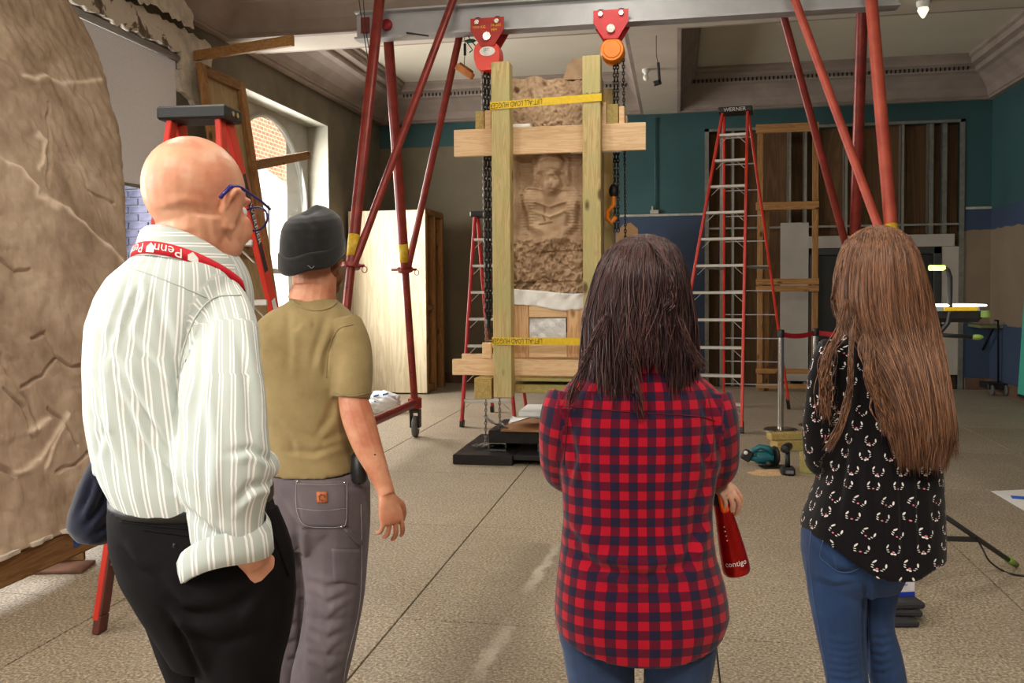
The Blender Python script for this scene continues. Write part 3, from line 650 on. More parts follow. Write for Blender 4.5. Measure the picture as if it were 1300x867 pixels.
one('foam_wrap', crumple(645, 745, 369, 389, cy1 + .005, 70, 12, .03, 2, .03), M_foam, 'torn white foam strip along the bottom edge of the carved stone', 'foam', True)
one('plastic_wrapping', crumple(672, 719, 404, 436, iy1 - .005, 40, 30, .03, 4), M_plastic, 'crinkled clear plastic showing through the pine frame below the carving', 'plastic sheet', True)
for nm, a in (('white foam pad squeezed under the left end of the upper crossbar', (612, 672, 188, 194.5)), ('white foam pad squeezed under the right end of the upper crossbar', (723, 789, 186, 191.5))):
    p, q = AY(a[0], a[2], cy0), AY(a[1], a[3], cy0); one('foam_pad', box((p[0], cy0 + .004, q[2]), (q[0], cy1 + .02, p[2] - .002), .004), M_foam, nm, 'foam pad')
for nm, a in (('white foam pad lying on top of the upper crossbar left of middle', (650, 673, 163.2, 167)),):
    p, q = AY(a[0], a[2], cy0), AY(a[1], a[3], cy0); one('foam_pad', box((p[0], cy0 + .01, zc + .002), (q[0], cy1 + .06, zc + .03), .004), M_foam, nm, 'foam pad')
# ratchet straps
for yy, x1, nm in ((134, 764, 'yellow load strap with upside-down black lettering round the top of the cage'), (433, 765, 'yellow load strap with upside-down black lettering round the lower cage')):
    z0 = AY(640, yy, FY)[2]; st = thing('load_strap', nm, 'strap', ((pL0 + pR1) / 2, FY, z0 - .035), 'load straps round the cage')
    a, b_ = pL0 - .006, pR1 + .006; sl = .03 if yy < 200 else .0
    loop = [(a, FY - .006, z0), (b_, FY - .006, z0 + sl), (b_, RY + PD + .006, z0 + sl), (a, RY + PD + .006, z0)]
    V, Fc = [], []
    for (x, y, z) in loop:
        ox, oy = (-.003 if x < -1 else .003), (-.003 if y < FY + .3 else .003)
        V += [(x, y, z - .03), (x, y, z + .03), (x + ox, y + oy, z - .03), (x + ox, y + oy, z + .03)]
    for k in range(4):
        i, j = 4 * k, 4 * ((k + 1) % 4); Fc += [(i, j, j + 1, i + 1), (i + 2, i + 3, j + 3, j + 2), (i, i + 2, j + 2, j), (i + 1, j + 1, j + 3, i + 3)]
    part('webbing', (A(V), Fc), M_yellow, st)
    tl = letters('LIFT-ALL LOAD HUGGER', .062, ((pL0 + AY(690, yy, FY)[0]) / 2 - .01, FY - .0105, z0 + sl * .25), (-1, 0, -sl), (0, 0, -1)); W_ = tl[0][:, 0].max() - tl[0][:, 0].min(); cxx = tl[0][:, 0].mean()
    k = (AY(690, yy, FY)[0] - pL0) / W_; mid = (tl[0][:, 0].max() + tl[0][:, 0].min()) / 2; tl[0][:, 0] = mid + (tl[0][:, 0] - mid) * k; part('lettering', tl, M_ink, st)
part('stamp', letters('#2 SYP', .055, (AY(751, 121, FY)[0], FY - .004, AY(748, 121, FY)[2]), (1, 0, 0), (0, 0, 1)), mat('green_stamp', (60, 110, 80), .7), cage)

# the carved stone itself: relief figure in a niche above bands of ornament
def stone_mat(name, base, dark, light, sc):
    mt, t, b = nt(name); v = coords(t); n1 = noisef(t, v, sc, 6, .6, .4); n2 = noisef(t, v, sc * 6, 5, .65)
    c = ramp(t, n1, ((.28, srgb(dark)), (.5, srgb(base)), (.72, srgb(light)))); at = node(t, 'ShaderNodeAttribute', attribute_name='vein')
    c = mix(t, math_(t, 'MULTIPLY', n2, .35), c, srgb(dark)); c = mix(t, at.outputs['Fac'], c, srgb(tuple(min(255, q + 26) for q in light)))
    t.links.new(c, b.inputs['Base Color']); b.inputs['Roughness'].default_value = .85; b.inputs['Specular IOR Level'].default_value = .2; bump(t, b, n2, .45, .012); return mt
M_stone = stone_mat('ochre_limestone', (184, 156, 128), (140, 112, 86), (216, 192, 160), 3.6)
SX0, SX1 = pL0 + .03, pR1 - .02; SZ0, SZ1 = AY(690, 372, cy1)[2], AY(690, 97, cy1)[2]; SY = cy1 + .05
def sm(d, w): return 1 / (1 + np.exp(np.clip(d / w, -40, 40)))
def stele(u, v):
    X = SX0 + u * (SX1 - SX0); Z = SZ0 + v * (SZ1 - SZ0)
    def at(px, py): p = AY(px, py, SY); return p[0], p[2]
    def ell(px, py, rx, ry, w=.008):                                    # soft ellipse, radii in metres
        x, z = at(px, py); d = (np.hypot((X - x) / rx, (Z - z) / ry) - 1) * min(rx, ry); return sm(d, w)
    def line(pts, w):
        d = np.full_like(X, 9.)
        for (a, b_) in zip(pts[:-1], pts[1:]):
            p, q = A(at(*a)), A(at(*b_)); L = q - p; s = np.clip(((X - p[0]) * L[0] + (Z - p[1]) * L[1]) / (L @ L), 0, 1); d = np.minimum(d, np.hypot(X - p[0] - s * L[0], Z - p[1] - s * L[1]))
        return np.exp(-(d / w) ** 2)
    x0, zt_ = at(655, 190); x1, zb_ = at(738, 300)
    niche = sm(-(Z - zb_), .01) * sm(Z - at(690, 192)[1], .01) * sm(-(X - x0), .008) * sm(X - x1, .008)
    h = -.05 * niche
    P3 = np.stack([X, Z, X * 0], 1); gly = vnoise(P3, 75, 5, 2) * vnoise(P3, 48, 7, 2)
    top = sm(-(Z - at(690, 165)[1]), .01); low = sm(Z - zb_, .02)
    h += .005 * top * gly + .008 * low * np.clip(gly, -.9, .9) + (.006 * low + .0028 * top) * np.tanh(3 * vnoise(P3, 95, 15, 2)) + .005 * (low + .6 * sm(np.abs(Z - at(690, 158)[1]) - .05, .01)) * np.tanh(4 * np.sin(X * 62 + 2 * np.sin(Z * 7)) * np.sin(Z * 62)) + .004 * vnoise(P3, 9, 2, 3)
    # headdress, face, beard-like mouthpiece, ear flares, shoulders, arms, hands, round bag
    h += .045 * ell(697, 207, .105, .1) + .02 * ell(697, 198, .085, .03) + .012 * line([(684, 203), (697, 199), (711, 203)], .012) + .02 * line([(681, 217), (697, 214), (713, 217)], .014)
    h += .055 * ell(699, 232, .075, .09) + .03 * ell(700, 236, .05, .05) - .018 * (ell(693, 227, .014, .008, .004) + ell(705, 227, .014, .008, .004)) + .02 * ell(699, 233, .012, .022, .005) - .014 * ell(699, 241, .025, .006, .004)
    h += .025 * (ell(681, 220, .03, .06) + ell(716, 220, .03, .06)) + .015 * (line([(676, 200), (676, 232)], .02) + line([(719, 200), (720, 232)], .02))
    h += .035 * ell(698, 268, .17, .17, .02) + .03 * (ell(670, 250, .07, .09, .015) + ell(728, 252, .07, .09, .015)) + .012 * line([(660, 245), (668, 236), (690, 240)], .012) + .012 * line([(736, 246), (728, 237), (708, 240)], .012)
    h += .03 * line([(668, 252), (672, 285), (700, 300)], .035) + .03 * line([(730, 256), (726, 285), (712, 300)], .032) + .05 * ell(713, 300, .055, .05) + .03 * line([(718, 270), (714, 290)], .032)
    h += .02 * line([(680, 256), (698, 262), (716, 256)], .012) + .02 * line([(678, 268), (697, 275), (716, 268)], .014) - .012 * (line([(684, 285), (700, 282)], .008) + line([(690, 262), (690, 280)], .008))
    h += .0015 * niche * np.sin(Z * 260) * (np.abs(X - at(698, 0)[0]) > .12)
    # figures and borders of the lower bands
    for k, (px, py, r) in enumerate(((664, 300, .06), (660, 318, .05), (676, 330, .06), (690, 345, .05), (666, 350, .06), (705, 340, .05), (725, 352, .06), (735, 330, .05), (684, 312, .05))): h += .025 * ell(px, py, r, r * .8, .01) - .016 * ell(px, py, r * .5, r * .4, .006)
    for pts in (((690, 320), (740, 318)), ((700, 306), (700, 330)), ((650, 360), (740, 357)), ((706, 330), (730, 346), (740, 344)), ((664, 366), (690, 352), (712, 362))): h -= .014 * line(pts, .008)
    for k in range(7): h -= .012 * line([(652 + 12 * k, 158), (655 + 12 * k, 166)], .006)
    h -= .03 * (ell(654, 115, .02, .02, .006) + ell(672, 122, .014, .03, .005) + ell(690, 106, .012, .014, .005))
    edge = np.minimum.reduce([u, 1 - u]) * (SX1 - SX0); h -= .04 * np.exp(-edge / .02)
    h = np.where(h > -.03, h * 1.0, h); h = h * 1.7
    return np.stack([X, SY + .03 - h, Z + (.02 * np.sin(X * 9) + .012 * np.sin(X * 31)) * np.clip((v - .9) * 10, 0, 1)], 1)
def solid_sheet(nu, nv, fn, back):
    """Height-field front with side walls and a flat back."""
    V, Fc = grid(nu, nv, fn); n = len(V); rim = list(range(nu)) + [nu * (k + 1) - 1 for k in range(1, nv)] + [nu * nv - 2 - k for k in range(nu - 1)] + [nu * k for k in range(nv - 2, 0, -1)]
    B = np.array([back(V[i]) for i in rim]); return np.vstack([V, B]), Fc + [(rim[k], rim[(k + 1) % len(rim)], n + (k + 1) % len(rim), n + k) for k in range(len(rim))] + [tuple(range(n, n + len(rim)))]
st = thing('carved_stele', 'ochre carved stone slab with a seated figure in relief hung in the timber cage', 'carved stone', ((SX0 + SX1) / 2, SY + .15, SZ0))
part('relief', solid_sheet(190, 420, stele, lambda p: (p[0], SY + .3, p[2])), M_stone, st, 60)
a, b_ = AY(718, 74, SY)[0], AY(748, 74, SY)[0]; zz = AY(730, 74, SY)[2]; pts = [(a - .03, SZ1 - .02), (b_ + .06, SZ1 - .02), (b_ + .06, zz), (a + .05, zz), (a + .01, zz - .05), (a - .01, zz - .12)]
V, Fc = prism(pts, (0, SY + .02, 0), (1, 0, 0), (0, 0, 1), (0, .22, 0)); part('broken_crest', (V, Fc), M_stone, st)

# pedestal: steel base plate, box with fork tubes, plywood, foam sheets
bx0, bx1 = AZ(574, 590)[0], AZ(735, 590)[0]
pb = thing('steel_base', 'low black steel base plate on the floor below the hanging stone', 'steel base', ((bx0 + bx1) / 2, 7.8, 0))
pls = merge(box((bx0, 7.3, 0), (bx1 - .55, 8.4, .085), .006)); part('plate', pls, M_dark, pb); part('plate', box((bx1 - .548, 7.33, .045), (bx1 + .3, 8.4, .085), .004), M_dark, pb); part('runner', box((bx1 + .1, 7.5, 0), (bx1 + .28, 8.3, .043), .004), M_dark, pb)
p0, p1 = AY(620, 560, 7.55), AY(772, 560, 7.55); zt_ = AY(640, 547, 7.55)[2]; zm = AY(640, 563, 7.55)[2]
rb = thing('riser_box', 'black steel riser with two square fork tubes on the base plate', 'steel riser', ((p0[0] + p1[0]) / 2, 7.9, .086))
part('top_box', box((p0[0], 7.55, zm), (p1[0], 8.25, zt_), .006), M_dark, rb)
for a in (.005, .44, .8):
    x = p0[0] + a; w_, z0, z1, tk = .15, .087, zm - .002, .008
    part('fork_tube', merge(box((x, 7.56, z0), (x + w_, 8.24, z0 + tk)), box((x, 7.56, z1 - tk), (x + w_, 8.24, z1)), box((x, 7.56, z0), (x + tk, 8.24, z1)), box((x + w_ - tk, 7.56, z0), (x + w_, 8.24, z1))), M_dark, rb)
    part('tube_lip', tube([(x, 7.557, z0), (x + w_, 7.557, z0), (x + w_, 7.557, z1), (x, 7.557, z1)], .004, 5, closed=True), M_steel, rb)
one('plywood_sheet', box((p0[0] + .12, 7.5, zt_ + .001), (p1[0] - .03, 8.15, zt_ + .02), .003), wood('brown_ply', (172, 128, 88), (142, 100, 66), 0), 'brown plywood sheet lying on the black riser', 'plywood')
def sheet(cx, cy, z, sx, sy, amp, o, rot=0, th=.006):
    R = rotz(rot)
    def fn(u, v):
        P = np.stack([(u - .5) * sx, (v - .5) * sy, u * 0], 1); P[:, 2] = amp * (1.2 + vnoise(P, 9, o, 3)) * .5; return P @ R.T + A((cx, cy, z))
    V, Fc = grid(30, 24, fn); n = len(V); return np.vstack([V, V - A((0, 0, th))]), Fc + [tuple(i + n for i in f) for f in Fc]
one('foam_sheet', sheet((p0[0] + p1[0]) / 2 - .05, 7.75, zt_ + .045, .62, .36, .07, 11, .1), M_foam, 'rumpled white foam sheet lying on the plywood of the riser', 'foam', True)
one('foam_board', move(box((-.32, -.2, 0), (.36, .25, .05), .006), ((p0[0] + p1[0]) / 2 + .04, 7.9, zt_ + .11)), M_foam, 'thick white foam board on top of the rumpled sheet on the riser', 'foam')
one('plastic_scrap', sheet(p0[0] + .05, 7.62, zt_ + .005, .2, .2, .12, 15, .6), M_plastic, 'crumpled clear plastic scrap on the left corner of the riser', 'plastic sheet', True)

# ================================================================== STEPLADDERS
def ladder(label, feet, cap, cap_w, cap_d, n, rail, label_text=None, low_dirty=None, step_first=.3):
    """feet: front left, front right, rear left, rear right on the floor; cap: centre of the top cap."""
    FL, FR, RL, RR = (A((*f, 0)) for f in feet); a = unit(FR - FL + RR - RL); b_ = unit(np.cross((0, 0, 1), a)); b_ = b_ if np.dot(RL - FL, b_) > 0 else -b_
    cap = A(cap); t = thing('stepladder', label, 'ladder', (FL + FR + RL + RR) / 4); dz = A((0, 0, -.05))
    top = {('f', -1): cap - a * cap_w / 2 - b_ * cap_d / 2 + dz, ('f', 1): cap + a * cap_w / 2 - b_ * cap_d / 2 + dz, ('r', -1): cap - a * cap_w / 2 + b_ * cap_d / 2 + dz, ('r', 1): cap + a * cap_w / 2 + b_ * cap_d / 2 + dz}
    ft = {('f', -1): FL, ('f', 1): FR, ('r', -1): RL, ('r', 1): RR}
    for k in ft:
        p, q = ft[k], top[k]; w_ = .078 if k[0] == 'f' else .062; rl = part('rail', bar(p + A((0, 0, .06)), q, .028, w_, b_, .004), rail, t)
        part('foot', bar(p, p + (q - p) * .035, .04 if low_dirty != k else .034, w_ + (.012 if low_dirty != k else .008), b_, .004), M_black if low_dirty != k else M_dirty, t)
        if low_dirty == k: part('dirty_end', bar(p + (q - p) * .036, p + (q - p) * .16, .033, w_ + .006, b_, .003), M_dirty, rl, label='dirty worn lower end')
    Hh = cap[2]
    for i in range(n):
        z = step_first + i * (Hh - step_first) / n; s = z / (Hh - .05); p, q = ft['f', -1] + (top['f', -1] - ft['f', -1]) * s, ft['f', 1] + (top['f', 1] - ft['f', 1]) * s
        sp = part('step', merge(box((0, 0, 0), (1, .085, .012)), box((0, 0, -.028), (1, .005, .004)), ) if False else xf(box((0, -.042, -.03), (np.linalg.norm(q - p), .042, 0), .004), np.vstack([np.c_[np.array([unit(q - p), b_, (0, 0, 1)]).T, p], [0, 0, 0, 1]])), M_alu_white, t)
        d = unit(q - p)
        for e, s_ in ((p, 1), (q, -1)): part('gusset', bar(e + d * s_ * .02 - A((0, 0, .11)) - b_ * .03, e + d * s_ * .11 - A((0, 0, .025)) - b_ * .03, .004, .02, b_, 0), M_alu_white, sp)
        p, q = ft['r', -1] + (top['r', -1] - ft['r', -1]) * s, ft['r', 1] + (top['r', 1] - ft['r', 1]) * s
        if i < n - 0: part('rear_brace', bar(p, q, .03, .012, (0, 0, 1), .002), M_alu, t)
    sp = .5
    for k in (-1, 1):
        p, q = ft['f', k] + (top['f', k] - ft['f', k]) * sp, ft['r', k] + (top['r', k] - ft['r', k]) * sp; part('spreader', bar(p, q, .004, .025, (0, 0, 1), 0), M_alu, t)
    V, Fc = box((-cap_w / 2 - .05, -cap_d / 2 - .05, -.05), (cap_w / 2 + .05, cap_d / 2 + .05, .012), .01); R = np.array([a, b_, (0, 0, 1)]); cp = part('top_cap', (V @ R + cap, Fc), M_black, t)
    for s1 in (-1, 1):
        for s2 in (-1, 1): part('rivet', cyl(cap + a * s1 * (cap_w / 2 + .048) + b_ * s2 * cap_d * .3 + A((0, 0, -.02)), cap + a * s1 * (cap_w / 2 + .056) + b_ * s2 * cap_d * .3 + A((0, 0, -.02)), .012, seg=10), M_steel, cp)
    return t, a, b_, ft, top
capb = AY(934, 139, 10.25); RLb = AZ(919, 516)
lb, a_, b_, ft, tp = ladder('tall red twelve-foot stepladder standing right of the caged stone', ((-.11, 9.41), (.65, 9.31), (RLb[0], RLb[1]), (1.35, 11.26)), capb, .27, .16, 11, M_ladder_red)
c = capb - b_ * .132 + A((0, 0, -.02)); part('lettering', letters('WERNER', .06, c, a_, (0, 0, 1)), M_wprint, lb)
ladder('red fibreglass stepladder behind the left post of the timber cage', ((-2.31, 9.31), (-1.72, 9.31), (-2.22, 10.5), (-1.8, 10.5)), AY(618, 270, 9.8), .24, .14, 7, mat('ladder_crimson', (196, 44, 40), .45))
VW = lambda x, d, z=0: R0 * x + W0 * d + Z0 * z
nf = lambda x, d: tuple(VW(x, d)[:2])
cn = VW(-1.425, 4.08, 2.325)
ln, a_, b_, ft, tp = ladder('red fibreglass stepladder with black cap standing behind the bald man', (nf(-1.0, 4.82), nf(-1.66, 4.9), nf(-1.16, 3.77), nf(-1.83, 3.84)), cn, .23, .08, 7, M_ladder_red, low_dirty=('r', 1))
# stickers along the far right rail of that ladder
p, q = ft['f', -1], tp['f', -1]; d = unit(p - q); nrm = unit(np.cross(d, b_)); nrm = nrm if np.dot(nrm, R0) > 0 else -nrm
for s0, s1, mt_, tx in ((.1, .3, mat('black_sticker', (34, 34, 40), .5), 'WERNER'), (.36, .52, M_wprint, None), (.6, .78, mat('grey_sticker', (150, 146, 150), .5), '300 LBS')):
    A0, A1 = q + (p - q) * s0, q + (p - q) * s1; o_ = part('sticker', bar(A0 + nrm * .0155, A1 + nrm * .0155, .002, .05, b_, 0), mt_, ln)
    if tx: part('lettering', letters(tx, .05, (A0 + A1) / 2 + nrm * .018, d, unit(np.cross(nrm, d))), M_wprint if s0 < .2 else M_ink, o_)

# ================================================================== GREAT STONE SLAB ON THE LEFT
SB = A((-3.08, 0, .27)); lean = math.atan2(1.36, 3.75); su, sn = A((-math.sin(lean), 0, math.cos(lean))), A((math.cos(lean), 0, math.sin(lean)))
def onslab(px, py):
    r = _ray(px, py); t = np.dot(SB - CAM, sn) / np.dot(r, sn); p = CAM + r * t - SB; return p[1], p @ su
edge_px = [(150, 660), (160, 560), (164, 450), (163, 380), (160, 320), (157, 250), (150, 180), (142, 140), (133, 105), (122, 70), (108, 38), (86, 2), (66, -22), (40, -45)]
EP = A([onslab(q[0] + 13, q[1]) for q in edge_px]); EP = EP[np.argsort(EP[:, 1])]
ST = EP[-1, 1]
veins = [[(30, 96), (44, 100), (55, 98), (78, 107), (104, 104), (130, 101)], [(0, 203), (25, 216), (48, 248), (62, 258), (84, 268), (110, 290), (140, 316), (156, 332)], [(48, 170), (58, 180), (50, 215)], [(20, 600), (50, 585), (66, 560), (82, 530), (60, 590)], [(40, 545), (60, 535)]]
cracks = [[(0, 76), (14, 86), (28, 97)], [(84, 186), (100, 212), (112, 245), (126, 275), (146, 318)], [(40, 430), (58, 424), (74, 452), (54, 478), (28, 489)], [(74, 452), (92, 465), (110, 462)], [(0, 452), (30, 500), (48, 540)], [(60, 520), (78, 536), (98, 565)], [(72, 598), (96, 590), (118, 572)], [(0, 590), (20, 603), (0, 596)], [(44, 555), (30, 520), (4, 495)], [(110, 240), (145, 258)], [(60, 130), (62, 190), (58, 240)], [(0, 330), (20, 345), (40, 340)]]
M_slab = stone_mat('grey_brown_slab', (176, 154, 132), (138, 116, 96), (198, 178, 156), 2.6)
def pl_dist(Yv, Sv, pl):
    P = A([onslab(*q) for q in pl]); d = np.full_like(Yv, 9.)
    for p, q in zip(P[:-1], P[1:]):
        L = q - p; s = np.clip(((Yv - p[0]) * L[0] + (Sv - p[1]) * L[1]) / (L @ L), 0, 1); d = np.minimum(d, np.hypot(Yv - p[0] - s * L[0], Sv - p[1] - s * L[1]))
    return d
VEIN = []
def slab_fn(u, v):
    S = v * ST; e = np.interp(S, EP[:, 1], EP[:, 0]); YL_ = 2.35 + .5 * np.clip((v - .8) / .2, 0, 1) ** 2; Yv = YL_ + u ** .85 * (e - YL_); P = np.stack([Yv, S, 0 * S], 1)
    w_ = vnoise(P, 3, 9, 3) * .05; P2 = P + np.stack([w_, w_, w_], 1)
    h = .008 * vnoise(P, 1.6, 1, 2) + .006 * vnoise(P2, 9, 2, 3) + .005 * np.abs(vnoise(P2, 24, 4, 3)) + .0025 * vnoise(P2 * A((1, .6, 1)), 60, 14, 3); ve = np.zeros_like(S)
    relief = vnoise(P2, 15, 12, 2); h += .005 * np.tanh(relief * 3) + .005 * np.tanh(vnoise(P2, 34, 18, 2) * 3) * (vnoise(P, 1.5, 20, 1) > 0)
    jw = .012 * vnoise(P, 30, 6, 2)
    for c in cracks: h -= .024 * np.exp(-(np.abs(pl_dist(Yv + jw, S + jw, c)) / .0075) ** 2)
    for c in veins: k = np.exp(-(pl_dist(Yv + jw * 1.6, S + jw, c) / .016) ** 2); h += .008 * k; ve += .9 * k
    h -= .12 * np.exp(-(e - Yv) / .05); VEIN.append(np.clip(ve, 0, 1))
    return SB + np.outer(S, su) + np.outer(h, sn) + np.outer(Yv, (0, 1, 0))
gs = thing('stone_slab', 'huge cracked grey-brown stone slab with rounded top leaning at the left wall', 'stone slab', (-3.4, 3.9, .27))
o = part('slab_body', solid_sheet(400, 540, slab_fn, lambda p: tuple(A(p) - sn * .24)), M_slab, gs, True)
va = o.data.attributes.new('vein', 'FLOAT', 'POINT'); ar = np.zeros(len(o.data.vertices)); ar[:len(VEIN[0])] = VEIN[0]; va.data.foreach_set('value', ar)
one('sill_timber', bar((-3.18, 2.3, .19), (-3.18, 5.35, .19), .16, .15, (0, 0, 1), .012), M_lumber_y, 'long brown timber under the foot of the great stone slab', 'timber')
one('blue_tape', box((-3.098, AX(98, 675, -3.1)[1] - .03, .17), (-3.094, AX(98, 675, -3.1)[1] + .03, .25)), mat('painter_blue', (40, 84, 170), .6), 'small piece of blue tape stuck on the timber under the slab', 'tape')
rg = np.random.default_rng(4)
for k in range(5):
    y = 3.2 + k * .24; one('plaster_chip', prism(jag_outline([(0, 0), (.16, -.01), (.2, .1), (.05, .12)], .012, .04, 20 + k), (-3.13 + .015 * (k % 2), y, .268), (0, 1, 0), (.55, 0, -.0), (0, 0, .02)), M_white_plaster, ['pale plaster chip at the frame edge on the slab timber', 'second pale plaster chip along the slab timber', 'middle pale plaster chip on the slab timber', 'fourth pale plaster chip along the slab timber', 'pale plaster chip nearest the blue tape on the slab timber'][k], 'plaster chip')
for y, nm in ((2.55, 'heavy timber cribbing block under the hidden end of the slab timber'), (5.1, 'heavy timber cribbing block under the far end of the slab timber')): one('cribbing_block', box((-3.75, y - .1, 0), (-3.02, y + .1, .113), .008), M_lumber_x, nm, 'timber block')
q = AZ(70, 722); fo = thing('flanged_timber', 'short rusty brown flanged beam lying on the floor below the slab', 'beam offcut', (q[0] - .1, q[1], 0))
part('bottom_flange', bar((*AZ(20, 724)[:2], .012), (*AZ(113, 722)[:2], .012), .18, .02, (0, 0, 1), .004), mat('rusty_timber', (120, 84, 64), .8, scale=8), fo); part('web', bar((*AZ(24, 718)[:2], .062), (*AZ(108, 716)[:2], .062), .02, .078, (0, 0, 1), .003), M_lumber_y, fo); part('top_board', bar((*AZ(24, 720)[:2], .109), (*AZ(78, 716)[:2], .109), .14, .014, (0, 0, 1), .003), mat('pale_board', (186, 168, 148), .8), fo)

# ================================================================== TIMBER-FRAMED BOARD BY THE PIER
fb = thing('framed_board', 'tall brown timber-framed beige board leaning on the wall pier', 'framed board', (-4.1, 8.4, 0))
def fbp(y, z): return A((-4.03 - .145 * z, y, z))
yl, yr, zt_ = 7.98, 8.78, 3.72
for y in (yl, yr): part('stile', bar(fbp(y, .0), fbp(y, zt_), .11, .05, (1, 0, 0), .004), M_lumber_z, fb)
for z in (.06, 1.9, zt_ - .05): part('cross_rail', bar(fbp(yl + .057, z), fbp(yr - .057, z), .05, .1, (0, 0, 1), .004), M_lumber_y, fb)
part('board', prism([(yl, .02), (yr, .02), (yr, zt_ - .02), (yl, zt_ - .02)], fbp(0, 0) - A((.045, 0, 0)), (0, 1, 0), (-.145, 0, 1), (.015, 0, 0)), wood('beige_board', (178, 158, 118), (160, 138, 98), 2, .8, False, .3), fb)
e0, e1 = A((-4.64, 8.0, 3.80)), AD(372, 51.5, 8.0); one('brace_lumber', bar(e0, e1, .045, .095, (0, 0, 1), .004), M_lumber_x, 'lumber brace resting on the framed board and jutting into the room', 'lumber')
e0, e1 = AX(322, 210, -4.30), AX(392, 197, -4.62); one('brace_lumber', bar(e0, e1, .05, .1, (0, 0, 1), .004), M_lumber_y, 'lumber crosspiece reaching from the framed board across the arched window', 'lumber')

rs = thing('roller_shade', 'grey roller shade drawn halfway down the nearer left window', 'shade', (XL + .02, 6.5, 2.43))
part('cloth', box((XL + .012, 5.22, 2.45), (XL + .016, 7.78, 3.70)), mat('shade_cloth', (226, 226, 232), .85, var=.06, scale=60), rs); part('hem_bar', box((XL + .004, 5.22, 2.42), (XL + .024, 7.78, 2.452), .004), mat('hem_bar', (120, 116, 106), .5), rs); part('roller', cyl((XL + .034, 5.21, 3.73), (XL + .034, 7.79, 3.73), .03), M_alu, rs, True)

# ================================================================== CRATE, BAG, SMALL THINGS AT THE BACK LEFT
ct = AY(541, 266, 12.15)[2]; cx1 = AY(541, 400, 12.15)[0]
cr = thing('crate', 'large crate with pale plywood front and open lumber side by the corner', 'crate', (-4.1, 12.6, 0))
part('front_panel', box((XL + .05, 12.15, .02), (cx1, 12.17, ct), .002), wood('pale_ply', (222, 208, 176), (200, 182, 146), 2, .6, False, .35), cr)
for y in (12.2, 12.62, 13.05): part('post', box((cx1 - .09, y, 0), (cx1 - .0, y + .07, ct - .06), .004), M_lumber_z, cr)
part('top_rail', box((cx1 - .09, 12.17, ct - .058), (cx1, 13.14, ct + .03), .004), M_lumber_y, cr); part('bottom_rail', box((cx1 - .07, 12.275, .02), (cx1 - .01, 12.615, .12), .004), M_lumber_y, cr); part('middle_rail', box((cx1 - .07, 12.275, 1.2), (cx1 - .01, 12.615, 1.27), .004), M_lumber_y, cr)
part('side_board', box((cx1 - .11, 12.18, .02), (cx1 - .092, 13.13, ct - .06), .002), wood('brown_ply2', (128, 96, 60), (104, 76, 46), 2, .8, False, .3), cr)
part('back_panel', box((XL + .05, 13.14, .02), (cx1, 13.16, ct), .002), M_ply_dark, cr); part('lid', box((XL + .05, 12.172, ct - .02), (cx1 - .092, 13.138, ct), .002), M_ply_dark, cr)
def blob(c, a, o, amp, s=9, seg=48, rings=32):
    V, Fc = ellipsoid((0, 0, 0), (1, 1, 1), None, seg, rings); n = vnoise(V, 3, o, 2) * .5 + np.abs(vnoise(V, s, o + 1, 3)) * .7; V = V * (1 + amp * n)[:, None] * A(a); V[:, 2] = np.maximum(V[:, 2], -a[2] * .8); return V + A(c) + A((0, 0, a[2] * .8)), Fc
q = AZ(486, 524); pbag = thing('plastic_bundle', 'crumpled white plastic bag bundle with blue print on the floor by the gantry', 'plastic bag', (q[0], q[1], 0))
part('bag', blob((q[0], q[1], 0), (.22, .16, .14), 31, .22), M_plastic, pbag, True)
for k, (dx, dz) in enumerate(((-.06, .22), (.06, .24), (-.1, .14))): part('print_mark', bar((q[0] + dx, q[1] - .16, dz), (q[0] + dx + .07, q[1] - .165, dz + .02), .012, .02, (0, 0, 1), 0), mat('blue_print', (60, 110, 190), .6), pbag)

# ================================================================== STANCHIONS AND BELT
def stanchion(x, y, label):
    s = thing('stanchion', label, 'stanchion', (x, y, 0), 'chrome queue stanchions')
    part('base', lathe([(.02, .035), (.06, .03), (.16, .018), (.175, .008), (.175, 0), (.02, 0)], 32, (x, y, 0)), M_steel, s, 40); part('post', cyl((x, y, .02), (x, y, .98), .032, seg=20), M_steel, s, 40)
    hd = part('belt_head', lathe([(.02, .97), (.036, .972), (.036, 1.045), (.03, 1.055), (.0, 1.056)], 20, (x, y, 0)), M_black, s, 40); return s
s1, s2 = AZ(991, 546), AD(1035, 480, 9.5); stanchion(s1[0], s1[1], 'shiny belt stanchion standing in front of the tall ladder foot'); stanchion(s2[0], s2[1], "shiny belt stanchion just left of the long-haired woman's hair")
s3 = AD(1125, 480, 9.3); stanchion(s3[0], s3[1], 'shiny belt stanchion hidden behind the long-haired woman')
M_belt = mat('red_belt', (176, 20, 36), .6)
def belt(p, q, sag, label):
    P = [A((p[0], p[1], 1.01)) * (1 - k) + A((q[0], q[1], 1.01)) * k - A((0, 0, sag * 4 * k * (1 - k))) for k in np.linspace(.03, .97, 14)]; V, Fc = [], []
    n = unit(np.cross(A(q) - A(p), (0, 0, 1)))
    for P_ in P: V += [P_ + n * .0012 - A((0, 0, .026)), P_ + n * .0012 + A((0, 0, .026)), P_ - n * .0012 + A((0, 0, .026)), P_ - n * .0012 - A((0, 0, .026))]
    for i in range(13):
        for k in range(4): Fc.append((i * 4 + k, i * 4 + (k + 1) % 4, i * 4 + 4 + (k + 1) % 4, i * 4 + 4 + k))
    one('retractable_belt', (A(V), Fc + [(3, 2, 1, 0), (52, 53, 54, 55)]), M_belt, label, 'belt')
belt(s1, s2, .03, 'red belt stretched between the two visible stanchions'); belt(s2, s3, .03, 'red belt running from the second stanchion behind the long-haired woman')

